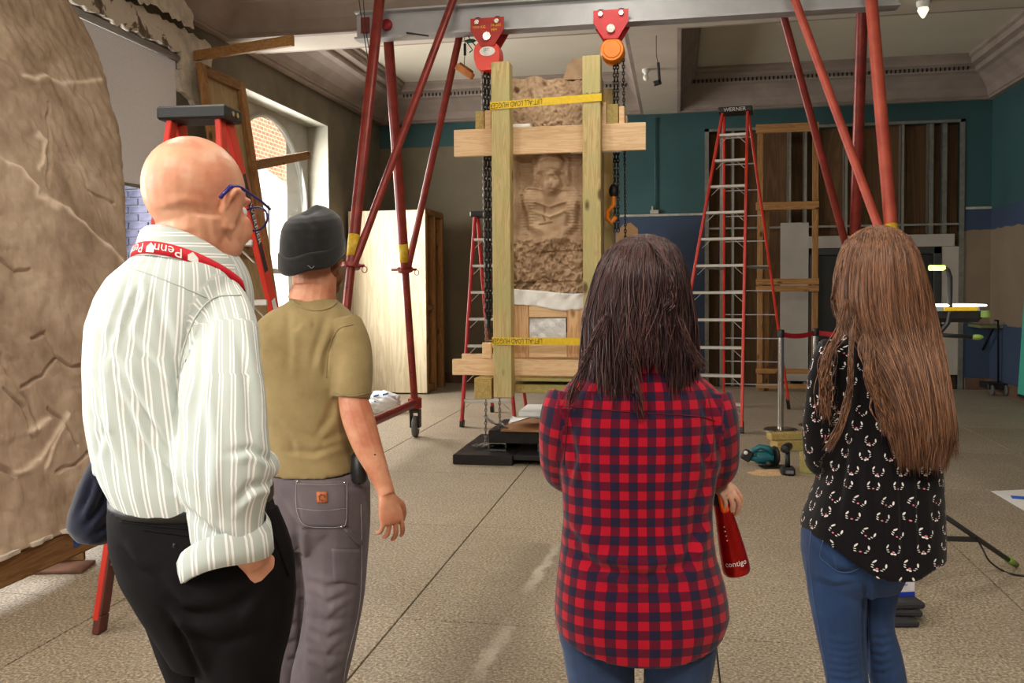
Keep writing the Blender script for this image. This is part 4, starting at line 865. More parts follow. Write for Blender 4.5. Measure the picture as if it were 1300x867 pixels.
# ================================================================== LUMBER FRAME BEFORE THE STRIPPED BAY
lf = thing('lumber_rack', 'rough upright lumber rack standing in front of the stripped bay', 'lumber frame', (AY(1000, 480, 13.2)[0], 13.2, 0))
def LY(x0, x1, y0, y1, Y, th, mt_, nm):
    p, q = AY(x0, y0, Y), AY(x1, y1, Y); part(nm, box((p[0], Y, max(q[2], 0)), (q[0], Y + th, p[2]), .003), mt_, lf)
LY(962, 968, 160, 505, 13.15, .04, M_lumber_z, 'post'); LY(1032, 1038, 160, 505, 13.15, .04, M_lumber_z, 'post'); LY(971, 976, 262, 505, 13.2, .04, M_lumber_z, 'post')
for y0, y1 in ((158, 166), (257, 265), (354, 361), (363, 370), (468, 475), (487, 494)): LY(960, 1040, y0, y1, 13.1, .048, M_lumber_x, 'crosspiece')

# ================================================================== TOOLS AND OFFCUTS ON THE FLOOR
M_teal = mat('tool_teal', (20, 96, 106), .4, var=.12)
def offcut(p, q, w_, h_, z, label, mt_=M_treat_x): one('lumber_offcut', bar(A((*p, z + h_ / 2)), A((*q, z + h_ / 2)), w_, h_, (0, 0, 1), .005), mt_, label, 'lumber offcut')
b0 = AZ(1013, 603); offcut((b0[0] + .09, b0[1] + .06), (b0[0] + .12, b0[1] + .28), .14, .14, 0, 'square timber offcut with sawn end beside the drill')
b1 = AZ(960, 572); offcut((b1[0] + .16, b1[1] + .05), (b1[0] + .75, b1[1] + .25), .16, .09, 0, 'long treated timber offcut under another by the stanchion'); offcut((b1[0] + .12, b1[1] + .08), (b1[0] + .8, b1[1] + .3), .12, .06, .092, 'upper treated timber offcut stacked by the stanchion')
sw = AZ(968, 592); saw = thing('circular_saw', 'teal cordless circular saw lying on the floor beside the drill', 'saw', (sw[0], sw[1], 0))
def sp_(dx, dy, dz): return A((sw[0] + dx, sw[1] + dy, dz))
part('handle', tube([sp_(-.1, 0, .07), sp_(-.08, 0, .13), sp_(-.02, 0, .165), sp_(.05, 0, .15), sp_(.08, 0, .1)], [.022, .024, .024, .026, .024], 10), M_teal, saw, True)
part('motor_body', lathe([(.01, -.08), (.05, -.075), (.058, -.02), (.055, .06), (.03, .075)], 18, sp_(.02, .02, .072), (1, .2, 0)), M_teal, saw, 40); part('lower_grip', tube([sp_(-.1, 0, .07), sp_(0, -.01, .055), sp_(.08, 0, .06)], .024, 10), M_teal, saw, True)
part('battery', bar(sp_(-.15, -.01, .05), sp_(-.105, .0, .13), .08, .07, (0, 1, 0), .01), M_black, saw); part('battery_badge', ellipsoid(sp_(-.14, -.05, .12), (.018, .006, .016)), M_wprint, saw, True)
part('blade_guard', lathe([(.01, -.012), (.08, -.012), (.085, 0), (.08, .012), (.01, .012)], 24, sp_(.1, .02, .087), (1, .35, 0)), M_dark, saw, 40); part('shoe', bar(sp_(-.02, -.06, .008), sp_(.2, .0, .008), .12, .006, (0, 0, 1), .001), M_dark, saw); part('front_knob', ellipsoid(sp_(.045, -.05, .032), (.03, .03, .03)), M_black, saw, True)
dr = AZ(1000, 603); drill = thing('cordless_drill', 'black cordless drill standing upright on its battery beside the saw', 'drill', (dr[0], dr[1], 0))
def dp(dx, dy, dz): return A((dr[0] + dx, dr[1] + dy, dz))
part('battery', box(dp(-.055, -.045, 0), dp(.055, .07, .065), .014), M_black, drill); part('handle', tube([dp(0, .01, .06), dp(0, .012, .12), dp(-.004, .02, .19)], [.022, .02, .024], 12), M_black, drill, True)
part('motor_body', lathe([(.005, -.09), (.03, -.085), (.036, -.05), (.034, .06), (.02, .08), (.016, .12), (.004, .125)], 18, dp(-.004, .03, .215), (.35, 1, 0)), M_dark, drill, 40); part('battery_badge', box(dp(-.02, -.047, .02), dp(.04, -.045, .045)), mat('grey_badge', (110, 112, 118), .5), drill)
V, Fc = grid(26, 20, lambda u, v: np.stack([(u - .5) * .42, (v - .5) * .3, 0 * u], 1)); r_ = np.hypot(V[:, 0] / .21, V[:, 1] / .15) + .25 * vnoise(V, 22, 3, 2); V[:, 2] = np.clip((1 - r_), 0, 1) * .012 - .001; keep = [f for f in Fc if min(V[list(f), 2]) > -.0005]; us_ = sorted({i for f in keep for i in f}); mp_ = {k: i for i, k in enumerate(us_)}
q = AZ(972, 600); one('sawdust', (V[us_] + A((q[0], q[1], .001)), [tuple(mp_[i] for i in f) for f in keep]), mat('sawdust', (204, 168, 124), .95, scale=60), 'thin heap of pale sawdust on the floor before the saw', 'sawdust', True, kind='stuff')
# cardboard-wrapped thing behind the woman
q = AY(796, 300, 12.9); V, Fc = prism([(-.16, 0), (.17, 0), (.17, .0), (.19, 1.2), (.16, 2.35), (.05, 2.45), (-.06, 2.42), (-.16, 2.3)], (q[0], 12.9, 0), (1, 0, 0), (0, 0, 1), (0, .25, 0)); one('cardboard_roll', (V, Fc), mat('kraft_card', (150, 116, 78), .85, var=.25, scale=6), 'brown cardboard wrapped bundle standing at the blue wall', 'cardboard bundle')

def crom_(P, n=5):
    P = A(P); Q = np.vstack([2 * P[0] - P[1], P, 2 * P[-1] - P[-2]]); out = []
    for i in range(len(P) - 1):
        p0, p1, p2, p3 = Q[i:i + 4]; out += [.5 * (2 * p1 + (p2 - p0) * t + (2 * p0 - 5 * p1 + 4 * p2 - p3) * t * t + (3 * p1 - p0 - 3 * p2 + p3) * t ** 3) for t in np.linspace(0, 1, n, False)]
    return A(out + [P[-1]])
# ================================================================== WORK LIGHT ON TRIPOD
M_green = mat('lime_plastic', (112, 138, 60), .5); M_legm = mat('tripod_grey', (62, 62, 62), .4, .4)
wl0 = VW(2.045, 4.3); wl = thing('work_light', 'black and lime LED work light on a tripod behind the long-haired woman', 'work light', tuple(wl0[:2]) + (0,))
def wp(x, d, z): return VW(x, d, z)
part('pole', cyl(wp(2.045, 4.3, .12), wp(2.045, 4.3, 1.33), .014, seg=12), M_legm, wl, True); part('inner_pole', cyl(wp(2.045, 4.3, 1.33), wp(2.045, 4.3, 1.39), .01, seg=10), M_steel, wl, True)
hub = wp(2.045, 4.3, .42); part('hub', lathe([(.015, -.04), (.032, -.035), (.032, .035), (.015, .04)], 16, hub), M_green, wl, 40); hub2 = wp(2.045, 4.3, .26); part('lower_hub', lathe([(.015, -.025), (.026, -.02), (.026, .02), (.015, .025)], 16, hub2), M_green, wl, 40)
f1 = AZ(1290, 722); f2 = f1 - 2 * (f1 - A(wl0)) * .5 + VW(-.62, .12); f3 = A(wl0) + VW(.0, .72)
for k, f in enumerate((f1, A(wl0) + VW(-.43, -.36), A(wl0) + VW(-.22, .72))):
    lgd = A((f[0], f[1], .02)) - hub; L = part('leg', tube([hub + unit(lgd) * .03, A((f[0], f[1], .02))], .013, 12), M_legm, wl, True); part('foot_cap', tube([hub + lgd * .9, hub + lgd * 1.0], [.02, .016], 12), M_green, L, True); mid = hub + lgd * .55; part('strut', bar(hub2, mid, .012, .026, (0, 0, 1), .002), M_legm, wl)
hd = wp(2.11, 4.3, 1.40); hr = unit(R0); hf = unit(W0)
def hb(a, b_, c, a1, b1, c1, bev=.004):
    V, Fc = box((a, b_, c), (a1, b1, c1), bev); return V @ np.array([hr, hf, Z0]) + hd, Fc
part('lamp_housing', hb(-.14, -.1, -.075, .14, .1, .0, .02), M_black, wl, label='flat black lamp housing'); part('led_panel', hb(-.15, -.11, .001, .15, .11, .011, .004), mat('led_panel', (255, 255, 250), .3, emit=((255, 255, 245), 4)), wl, label='lit white LED panel'); part('yellow_trim', hb(-.06, -.118, -.02, .1, -.112, -.002, .002), M_yellow, wl)
for a in (-.15, .135): part('bracket_knob', lathe([(.006, 0), (.022, 0), (.022, .03), (.006, .03)], 10, hd + hr * a - hf * .12 - Z0 * .02, (0, 0, -1)), M_green, wl, 40)
part('bracket', tube([hd + hr * -.18 - Z0 * .02, hd + hr * -.18 - Z0 * .06, hd + hr * .0 - Z0 * .1], .012, 8), M_black, wl, True)
hz_ = lambda px, py: AD(px, py, 4.2); part('handle_loop', tube([hz_(1176, 424), hz_(1195, 420), hz_(1203, 410), hz_(1206, 395), hz_(1206, 352), hz_(1203, 343), hz_(1198, 340)], .012, 10), M_black, wl, True); part('light_bar', tube([hz_(1180, 340), hz_(1199, 340)], .013, 10), mat('led_bar', (220, 255, 150), .3, emit=((200, 255, 120), 2.2)), wl, True, label='small lit LED bar')
part('side_rod', tube([hz_(1170, 424), hz_(1238, 428)], .01, 8), M_black, wl, True); part('rod_knob', ellipsoid(hz_(1240, 428), (.03, .02, .014)), M_green, wl, True)
part('power_cable', tube(crom_([hub + (A((f1[0], f1[1], .02)) - hub) * .5 - W0 * .016, AD(1246, 694, 4.52), AD(1256, 712, 4.5), AZ(1272, 724, .006), AZ(1286, 729, .006), AZ(1300, 731, .006), AZ(1330, 735, .006)]), .005, 6), M_black, wl, True)

# ================================================================== MATS, CARTON, PAPER, CART
mq = AZ(1146, 786); bz = 0
for k, (dx, dy, rz) in enumerate(((-.03, -.06, .05), (.01, -.01, -.05), (0, 0, .12))):
    V, Fc = box((-.3, -.17, 0), (.05, .17, .03), .008); one('floor_mat', (V @ rotz(rz + .12).T + A((mq[0] + dx, mq[1] + dy + .12, bz)), Fc), mat('charcoal_felt', (48, 46, 48), .95, scale=40), ['bottom mat of the dark felt stack on the floor', 'middle mat of the dark felt stack on the floor', 'top mat of the dark felt stack on the floor under the carton'][k], 'mat', group='stacked felt mats'); bz += .031
cq = A((mq[0] + .012, mq[1] + .05, bz)); cb = thing('carton', 'small blue and white carton standing on the dark mats', 'carton', cq)
def cbx(a, b_, mt_, nm): V, Fc = box(a, b_, .001); part(nm, (V @ rotz(.3).T + cq, Fc), mt_, cb)
cbx((-.05, -.02, 0), (.045, .03, .135), mat('carton_white', (226, 222, 226), .5), 'box'); cbx((-.0505, -.021, 0), (.0455, -.0203, .022), mat('carton_blue', (28, 60, 170), .5), 'base_band'); cbx((-.0505, -.021, .085), (.0455, -.0203, .135), mat('carton_sky', (70, 170, 220), .5), 'top_band'); cbx((.0, -.0216, .075), (.035, -.021, .105), mat('carton_blue', (28, 60, 170), .5), 'logo_patch'); cbx((-.03, -.0216, .052), (.01, -.021, .056), mat('carton_blue', (28, 60, 170), .5), 'print_line')
pc = [AZ(1258, 624)[:2], AZ(1345, 620)[:2], AZ(1380, 690)[:2], AZ(1302, 650)[:2]]; V = A([(*q, .002) for q in pc] + [(*q, .004) for q in pc]); pp = thing('paper_sheet', 'white paper sheet with a blue mark on the floor at the right edge', 'paper', tuple(np.mean(V, 0)[:2]) + (0,))
part('sheet', (V, [(3, 2, 1, 0), (4, 5, 6, 7), (0, 1, 5, 4), (1, 2, 6, 5), (2, 3, 7, 6), (3, 0, 4, 7)]), M_foam, pp)
bmq = [AZ(1284, 632)[:2], AZ(1312, 634)[:2]]; part('blue_mark', bar((*bmq[0], .006), (*bmq[1], .006), .09, .003, (0, 0, 1), 0), mat('marker_blue', (50, 110, 220), .6), pp)
tb = thing('turquoise_board', 'tall turquoise board leaning on the right wall', 'board', (4.3, 12.1, 0)); part('panel', bar((4.27, 11.68, .12), (4.38, 11.68, 2.33), 1.0, .03, (1, 0, 0), .004), mat('turquoise_paint', (64, 170, 148), .6, var=.1), tb); part('bottom_edge', bar((4.27, 11.18, .1), (4.27, 12.18, .1), .04, .03, (0, 0, 1), .003), M_black, tb)
dq = AZ(1268, 503); dl = thing('dolly', 'low black wheeled dolly by the right wall', 'dolly', (dq[0], dq[1] + .1, 0)); part('deck', box((dq[0] - .14, dq[1], .09), (dq[0] + .12, dq[1] + .36, .17), .01), M_dark, dl)
for dx in (-.08, .09): w_ = part('wheel', lathe([(.02, -.02), (.07, -.018), (.078, 0), (.07, .018), (.02, .02)], 18, (dq[0] + dx, dq[1] + .02, .08), (1, 0, 0)), M_rubber, dl, 40)
part('push_handle', tube([(dq[0] + .09, dq[1] + .3, .17), (dq[0] + .08, dq[1] + .3, .9), (dq[0] + .05, dq[1] + .22, 1.02), (dq[0] + .0, dq[1] + .2, 1.02)], .014, 8), M_dark, dl, True)
q = AY(1274, 416, 12.9); wsx = thing('wall_shelf', 'small olive folding shelf on the back wall at the far right', 'shelf', (q[0], 13.6, q[2])); part('shelf_board', box((q[0] - .2, 13.2, q[2] - .02), (q[0] + .15, YB - .002, q[2] + .02), .004), mat('olive_board', (108, 112, 72), .7), wsx); part('bracket', bar((q[0], YB - .02, q[2] - .35), (q[0], 13.3, q[2] - .025), .03, .03, (0, 0, 1), .003), M_dark, wsx)

# ================================================================== THINGS HANGING FROM BEAM AND CEILING
q = AY(590, 88, GY + .1); hb_ = thing('hanging_brush', 'wooden block brush dangling on a wire from the gantry beam', 'brush', q)
V, Fc = box((-.09, -.03, -.03), (.09, .03, .03), .01); part('wooden_block', (V @ roty(.62).T + q + A((0, 0, -.02)), Fc), mat('brush_wood', (190, 122, 66), .6), hb_); V, Fc = box((-.075, -.028, .03), (.06, .028, .045), .004); part('bristle_pad', (V @ roty(.62).T + q + A((0, 0, -.02)), Fc), mat('brown_bristle', (110, 70, 40), .9), hb_)
part('wire', tube([q + A((-.005, 0, .02)), q + A((0, 0, .1)), q + A((.01, -.02, .2)), A((q[0] + .01, GY + .06, GZ0))], .003, 6), M_dark, hb_, True); part('spring', cyl(q + A((.003, 0, .12)), q + A((.006, -.01, .22)), .012, seg=10), M_dark, hb_, True)
q = AY(597, 55, GY + .12); gc = thing('hook_clip', 'small green clip with dangling black hooks beside the red hoist', 'clip', q); part('clip_body', ellipsoid(q + A((0, 0, .02)), (.05, .015, .018)), mat('clip_green', (40, 96, 64), .5), gc, True)
part('hanger', tube([q + A((0, 0, .03)), A((q[0], GY + .05, GZ0 + .002))], .004, 6), M_dark, gc, True)
for dx in (-.03, .02): part('hook', tube([q + A((dx, 0, .01)), q + A((dx + .03, 0, -.03)), q + A((dx + .05, 0, -.06)), q + A((dx + .02, 0, -.08))], .005, 6), M_black, gc, True)
q = A((-.25, 9.6, ZS)); q = AZ(828, 30, ZS); q = A((q[0] + .03, 9.5, ZS)); cd_ = thing('ceiling_cable', 'black cable and device hanging from the ceiling beam', 'cable', (q[0], q[1], 3.75))
part('cable', tube([q, q + A((0, 0, -.2)), q + A((.02, 0, -.3))], .004, 6), M_black, cd_, True); part('device', bar(q + A((.02, 0, -.28)), q + A((.035, 0, -.5)), .03, .04, (0, 1, 0), .006), M_black, cd_); part('connector', bar(q + A((-.03, 0, -.5)), q + A((.05, 0, -.48)), .04, .05, (0, 0, 1), .006), M_black, cd_)
q = AZ(820, 88, ZS); lm = thing('bare_bulb', 'bare white bulb in a socket under the ceiling beam', 'bulb', (q[0], q[1], ZS - .14)); part('socket', lathe([(.045, 0), (.045, -.03), (.025, -.05), (.022, -.07)], 16, (q[0], q[1], ZS)), M_foam, lm, 40); part('bulb', ellipsoid((q[0], q[1], ZS - .1), (.035, .035, .042)), mat('bulb_glass', (240, 236, 224), .3, bmp=0), lm, True)
q = AZ(1172, 2, ZS); lm = thing('ceiling_fitting', 'small pale ceiling lamp fitting at the top right of the picture', 'lamp', (q[0], q[1], ZS - .16)); q = A((q[0], min(q[1], 9.2), ZS)); part('socket', lathe([(.06, 0), (.06, -.03), (.045, -.06)], 18, q), M_foam, lm, 40); part('globe', lathe([(.045, -.06), (.05, -.08), (.03, -.12), (.012, -.15), (0.002, -.155)], 18, q), mat('lamp_glass', (232, 232, 190), .3, bmp=0, emit=((255, 250, 200), 1.5)), lm, True)
for k, dx in enumerate((0, .045)): one('hanging_wire', tube([(-2.72 + dx, 7.3, 4.68), (-2.7 + dx, 7.3, 4.1), (-2.66 + dx * .5, 7.32, 3.75), (-2.6, 7.35 + .1 * k, 3.3)], .004, 6), M_dark, ['thin wire hanging from the ceiling left of the gantry leg', 'second thin wire hanging close by the gantry leg'][k], 'wire', True)
for nm, x, y in (('round ceiling lamp over the visitors on the left', -2.6, 3.4), ('round ceiling lamp over the visitors on the right', .9, 2.6), ('round ceiling lamp in front of the ceiling beam', .3, 6.2), ('round ceiling lamp behind the viewer on the left', -1.6, -1.2), ('round ceiling lamp behind the viewer on the right', 1.6, -1.2)):
    one('pendant_lamp', lathe([(.02, ZC), (.06, ZC - .01), (.06, ZC - .05), (.3, ZC - .12), (.46, ZC - .2), (.45, ZC - .205), (.28, ZC - .13), (.02, ZC - .1)], 28, (x, y, 0)), M_foam, nm, 'lamp', True)
# ================================================================== PEOPLE
from mathutils.bvhtree import BVHTree
def skinmat(name, c, red, rough=.5):
    mt, t, b = nt(name); v = coords(t); n = noisef(t, v, 14, 4); n2 = noisef(t, v, 130, 2)
    col = ramp(t, n, ((.35, srgb(red)), (.65, srgb(c)))); t.links.new(mix(t, math_(t, 'MULTIPLY', n2, .22), col, srgb(red)), b.inputs['Base Color']); b.inputs['Roughness'].default_value = rough
    b.inputs['Subsurface Weight'].default_value = .12; b.inputs['Subsurface Radius'].default_value = (.012, .005, .003); b.inputs['Subsurface Scale'].default_value = 1.0; bump(t, b, n2, .12, .002); return mt
def cloth(name, col_fn, rough=.85, weave=900, bs=.15, sheen=.1):
    """Cloth: colour from the 'suv' coordinates laid along the garment, fine weave."""
    mt, t, b = nt(name); at = node(t, 'ShaderNodeAttribute', attribute_name='suv'); sp = node(t, 'ShaderNodeSeparateXYZ'); t.links.new(at.outputs['Vector'], sp.inputs[0])
    t.links.new(col_fn(t, sp.outputs[0], sp.outputs[1], at.outputs['Vector']), b.inputs['Base Color']); b.inputs['Roughness'].default_value = rough; b.inputs['Specular IOR Level'].default_value = .12; b.inputs['Sheen Weight'].default_value = sheen
    bump(t, b, noisef(t, coords(t), weave, 2), bs, .002); return mt
def band(t, u, period, lo, hi):
    f = math_(t, 'FRACT', math_(t, 'DIVIDE', u, period)); return math_(t, 'MULTIPLY', math_(t, 'GREATER_THAN', f, lo), math_(t, 'LESS_THAN', f, hi))
def c_stripe(t, u, v, vec):
    k = math_(t, 'MAXIMUM', band(t, u, .027, .0, .13), band(t, u, .027, .27, .40)); w = noisef(t, coords(t), 2.5, 2); return mix(t, k, mix(t, w, srgb((184, 194, 188)), srgb((206, 212, 208))), srgb((250, 248, 247)))
def c_plaid(t, u, v, vec):
    a, b_ = band(t, u, .0425, 0, .5), band(t, v, .0425, 0, .5); n = noisef(t, vec, 420, 2)
    c = mix(t, a, srgb((184, 16, 40)), srgb((98, 15, 40))); d = mix(t, a, srgb((98, 14, 40)), srgb((26, 30, 56))); return mix(t, math_(t, 'MULTIPLY', n, .25), mix(t, b_, c, d), srgb((70, 16, 40)))
def plain(c, c2=None, s=9):
    def fn(t, u, v, vec): n = noisef(t, coords(t), s, 5, .6); l = srgb(c); return ramp(t, n, ((.3, srgb(c2) if c2 else tuple(q * .78 for q in l)), (.7, l)))
    return fn
def c_cats(t, u, v, vec):
    """Staggered small cat faces: ears, whisker marks, muzzle with a pink nose."""
    def cells(pu, pv, ou, ov, rot):
        uu, vv = math_(t, 'DIVIDE', math_(t, 'ADD', u, ou), pu), math_(t, 'DIVIDE', math_(t, 'ADD', v, ov), pv); row = math_(t, 'FLOOR', vv); uu = math_(t, 'MULTIPLY_ADD', row, .37, uu)
        wn = node(t, 'ShaderNodeTexWhiteNoise', noise_dimensions='2D'); cb_ = node(t, 'ShaderNodeCombineXYZ'); t.links.new(math_(t, 'FLOOR', uu), cb_.inputs[0]); t.links.new(row, cb_.inputs[1]); t.links.new(cb_.outputs[0], wn.inputs['Vector']); rv = wn.outputs['Value']; an = math_(t, 'MULTIPLY_ADD', rv, .9, -.45 + rot)
        x = math_(t, 'MULTIPLY', math_(t, 'SUBTRACT', math_(t, 'FRACT', uu), .5), pu); y = math_(t, 'MULTIPLY', math_(t, 'SUBTRACT', math_(t, 'FRACT', vv), .5), pv)
        c_, s_ = math_(t, 'COSINE', an), math_(t, 'SINE', an); x2 = math_(t, 'ADD', math_(t, 'MULTIPLY', x, c_), math_(t, 'MULTIPLY', y, s_)); y2 = math_(t, 'SUBTRACT', math_(t, 'MULTIPLY', y, c_), math_(t, 'MULTIPLY', x, s_)); x2 = math_(t, 'MULTIPLY', x2, .97); y2 = math_(t, 'MULTIPLY', y2, .97); return x2, y2, rv
    def ell(x, y, cx, cy, a, b_, sk=0.0):
        dx = math_(t, 'SUBTRACT', x, cx); dy = math_(t, 'SUBTRACT', y, cy); dx = math_(t, 'MULTIPLY_ADD', dy, sk, dx); q = math_(t, 'ADD', math_(t, 'POWER', math_(t, 'ABSOLUTE', math_(t, 'DIVIDE', dx, a)), 2), math_(t, 'POWER', math_(t, 'ABSOLUTE', math_(t, 'DIVIDE', dy, b_)), 2)); return math_(t, 'LESS_THAN', q, 1)
    col = srgb((17, 15, 18))
    for pu, pv, ou, ov, rot in ((.062, .078, 0, 0, .12), (.062, .078, .03, .04, -.3)):
        x, y, rv = cells(pu, pv, ou, ov, rot); ax = math_(t, 'ABSOLUTE', x); w = ell(ax, y, .0118, .0085, .0021, .0046, .35)
        for e in ((.0112, .0005, .0028, .0011, -.5), (.0095, -.0045, .0026, .0011, -.8)): w = math_(t, 'MAXIMUM', w, ell(ax, y, *e))
        w = math_(t, 'MAXIMUM', w, math_(t, 'MULTIPLY', ell(ax, y, .0026, -.0085, .0026, .0022), math_(t, 'GREATER_THAN', rv, .3)))
        col = mix(t, w, col, srgb((232, 226, 224))); col = mix(t, ell(x, y, 0, -.004, .0024, .0018), col, srgb((226, 120, 140)))
    return col
def c_jeans(c, hi):
    def fn(t, u, v, vec):
        n = noisef(t, coords(t), 5, 4); tw = math_(t, 'SINE', math_(t, 'MULTIPLY', math_(t, 'ADD', u, v), 4200)); f = noisef(t, coords(t, None, (1, 1, .25)), 90, 3); l = srgb(c)
        return mix(t, math_(t, 'MULTIPLY', f, .3), ramp(t, n, ((.3, tuple(q * .7 for q in l)), (.55, l), (.8, srgb(hi)))), srgb(hi))
    return fn
SK1 = skinmat('skin_fair_ruddy', (238, 184, 152), (220, 146, 116), .42); SK2 = skinmat('skin_tanned', (214, 156, 122), (184, 112, 82)); SK3 = skinmat('skin_light', (232, 184, 158), (206, 146, 122))

def RG(l, r, y, d, b_, e=2.4, dip=0.0, tilt=0.0, n=40, s=1.0):
    """One body ring: edges l..r at image row y, depth d, half depth b."""
    c = AD((l + r) / 2, y, d); a = (r - l) / 2 / F * d * s; b_ = b_ * s; t = np.linspace(0, 2 * math.pi, n, False); ct, st = np.cos(t), np.sin(t)
    x = a * np.sign(ct) * np.abs(ct) ** (2 / e); q = b_ * np.sign(st) * np.abs(st) ** (2 / e)
    return c + np.outer(x, R0) + np.outer(q, W0) + np.outer(tilt * q - dip * np.clip(1.0 - np.abs(ct) ** 1.6, 0, 1) * (1 if dip >= 0 else 1), Z0)
def TORSO(keys, e=2.4, s=1.0, dip_last=0.0, step=8, hem=False):
    """keys: (y, l, r, d, b) top to bottom."""
    K = A(keys); ys = np.arange(K[0, 0], K[-1, 0] + .1, step); ys = np.r_[ys, K[-1, 0]] if ys[-1] < K[-1, 0] - 1 else ys; R = []
    for y in ys:
        l, r, d, b_ = (np.interp(y, K[:, 0], K[:, k]) for k in (1, 2, 3, 4)); f = max(0, (y - (K[-1, 0] - 60)) / 60); R.append(RG(l, r, y, d, b_, e, dip_last * f, 0, 40, s))
    if hem:                                                           # turn the edge in and up so that the hem stays clean
        c = R[-1].mean(0); R += [c + (R[-1] - c) * .93 + Z0 * .001, c + (R[-1] - c) * .78 + Z0 * .03, c + (R[-1] - c) * .3 + Z0 * .05]
    return ring_loft(R)
def crom(P, n):
    """Smooth path through points."""
    P = A(P); m_ = len(P); Q = np.vstack([2 * P[0] - P[1], P, 2 * P[-1] - P[-2]]); out = []
    for i in range(m_ - 1):
        p0, p1, p2, p3 = Q[i:i + 4]
        for t in np.linspace(0, 1, n, False): out.append(.5 * (2 * p1 + (p2 - p0) * t + (2 * p0 - 5 * p1 + 4 * p2 - p3) * t * t + (3 * p1 - p0 - 3 * p2 + p3) * t ** 3))
    out.append(P[-1]); return A(out)
def LIMB(keys, flat=1.0, s=1.0, n=5, seg=18, hollow=False):
    """keys: (px, py, depth, radius in px) -> smooth tapered tube."""
    P = A([[*AD(x, y, d), r / F * d * s] for x, y, d, r in keys]); P = crom(P, n)
    if hollow:
        e = P[-1].copy(); e[3] *= .86; i1 = P[-2].copy(); i1[:3] = P[-1, :3] + (P[-3, :3] - P[-1, :3]) * .9; i1[3] *= .8; P = np.vstack([P, e, i1])
    return tube(P[:, :3], P[:, 3], seg, True, flat, tuple(W0))
def fuse(shapes, voxel, it=3, keep=.5):
    """Union of closed shapes as one continuous skin, smoothed."""
    V, Fc = merge(*shapes); me = bpy.data.meshes.new('fuse'); me.from_pydata(V.tolist(), [], Fc); bm = bmesh.new(); bm.from_mesh(me); bmesh.ops.recalc_face_normals(bm, faces=bm.faces[:]); bm.to_mesh(me); bm.free()
    o = bpy.data.objects.new('fuse', me); COL.objects.link(o); r = o.modifiers.new('r', 'REMESH'); r.mode = 'VOXEL'; r.voxel_size = voxel
    dg = bpy.context.evaluated_depsgraph_get(); m2 = bpy.data.meshes.new_from_object(o.evaluated_get(dg)); bpy.data.objects.remove(o); bpy.data.meshes.remove(me)
    n = len(m2.vertices); V = np.zeros(n * 3); m2.vertices.foreach_get('co', V); V = V.reshape(-1, 3); ne = len(m2.edges); E = np.zeros(ne * 2, int); m2.edges.foreach_get('vertices', E); E = E.reshape(-1, 2)
    Fc = [tuple(p.vertices) for p in m2.polygons]; bpy.data.meshes.remove(m2); deg = np.bincount(E.ravel(), minlength=n)[:, None]
    for k in range(it):
        for lam in (keep, -keep * .9):
            Sm = np.zeros_like(V)
            for q in range(3): Sm[:, q] = np.bincount(E[:, 0], V[E[:, 1], q], n) + np.bincount(E[:, 1], V[E[:, 0], q], n)
            V = V + lam * (Sm / np.maximum(deg, 1) - V)
    return V, Fc
def normals(V, Fc):
    f = np.array([q[:3] for q in Fc]); n = np.cross(V[f[:, 1]] - V[f[:, 0]], V[f[:, 2]] - V[f[:, 0]]); N = np.zeros_like(V)
    for k in range(3):
        for q in range(3): N[:, q] += np.bincount(f[:, k], n[:, q], len(V))
    return N / np.maximum(np.linalg.norm(N, axis=1), 1e-12)[:, None]
def topx(V):
    v = V - CAM; dd = v @ _w; return CX + F * (v @ _R) / dd, CY - F * (v @ _U) / dd
def wrinkle(shape, folds=(), noise_=(), both=False):
    """Press folds (polyline in picture pixels, width px, depth m) and broad noise into the cloth."""
    V, Fc = shape; N = normals(V, Fc); c = V.mean(0)
    if np.mean(np.sum((V - c) * N, 1)) < 0: N = -N
    X, Y = topx(V); to = CAM - V; fac = np.clip(np.sum(N * to, 1) / np.linalg.norm(to, axis=1) * 3 + .2, 0, 1); h = np.zeros(len(V))
    for pl, w, dep in folds:
        P = A(pl); best = np.full(len(V), 1e9); sd = np.zeros(len(V)); ss = np.zeros(len(V)); tot = len(P) - 1
        for i, (p, q) in enumerate(zip(P[:-1], P[1:])):
            L = q - p; s = np.clip(((X - p[0]) * L[0] + (Y - p[1]) * L[1]) / (L @ L), 0, 1); dx, dy = X - p[0] - s * L[0], Y - p[1] - s * L[1]; d = np.hypot(dx, dy); m_ = d < best; best = np.where(m_, d, best); sd = np.where(m_, (dx * L[1] - dy * L[0]) / np.linalg.norm(L), sd); ss = np.where(m_, (i + s) / tot, ss)
        tap = np.sin(np.clip(ss, .02, .98) * math.pi) ** .6; h += fac * tap * dep * (-np.exp(-(best / w) ** 2) + .7 * np.exp(-((sd - 1.7 * w) / (1.2 * w)) ** 2) * (best < 4 * w))
    for sc, amp, o, st in noise_: h += amp * vnoise(V * A(st), sc, o, 2)
    return V + N * h[:, None], Fc
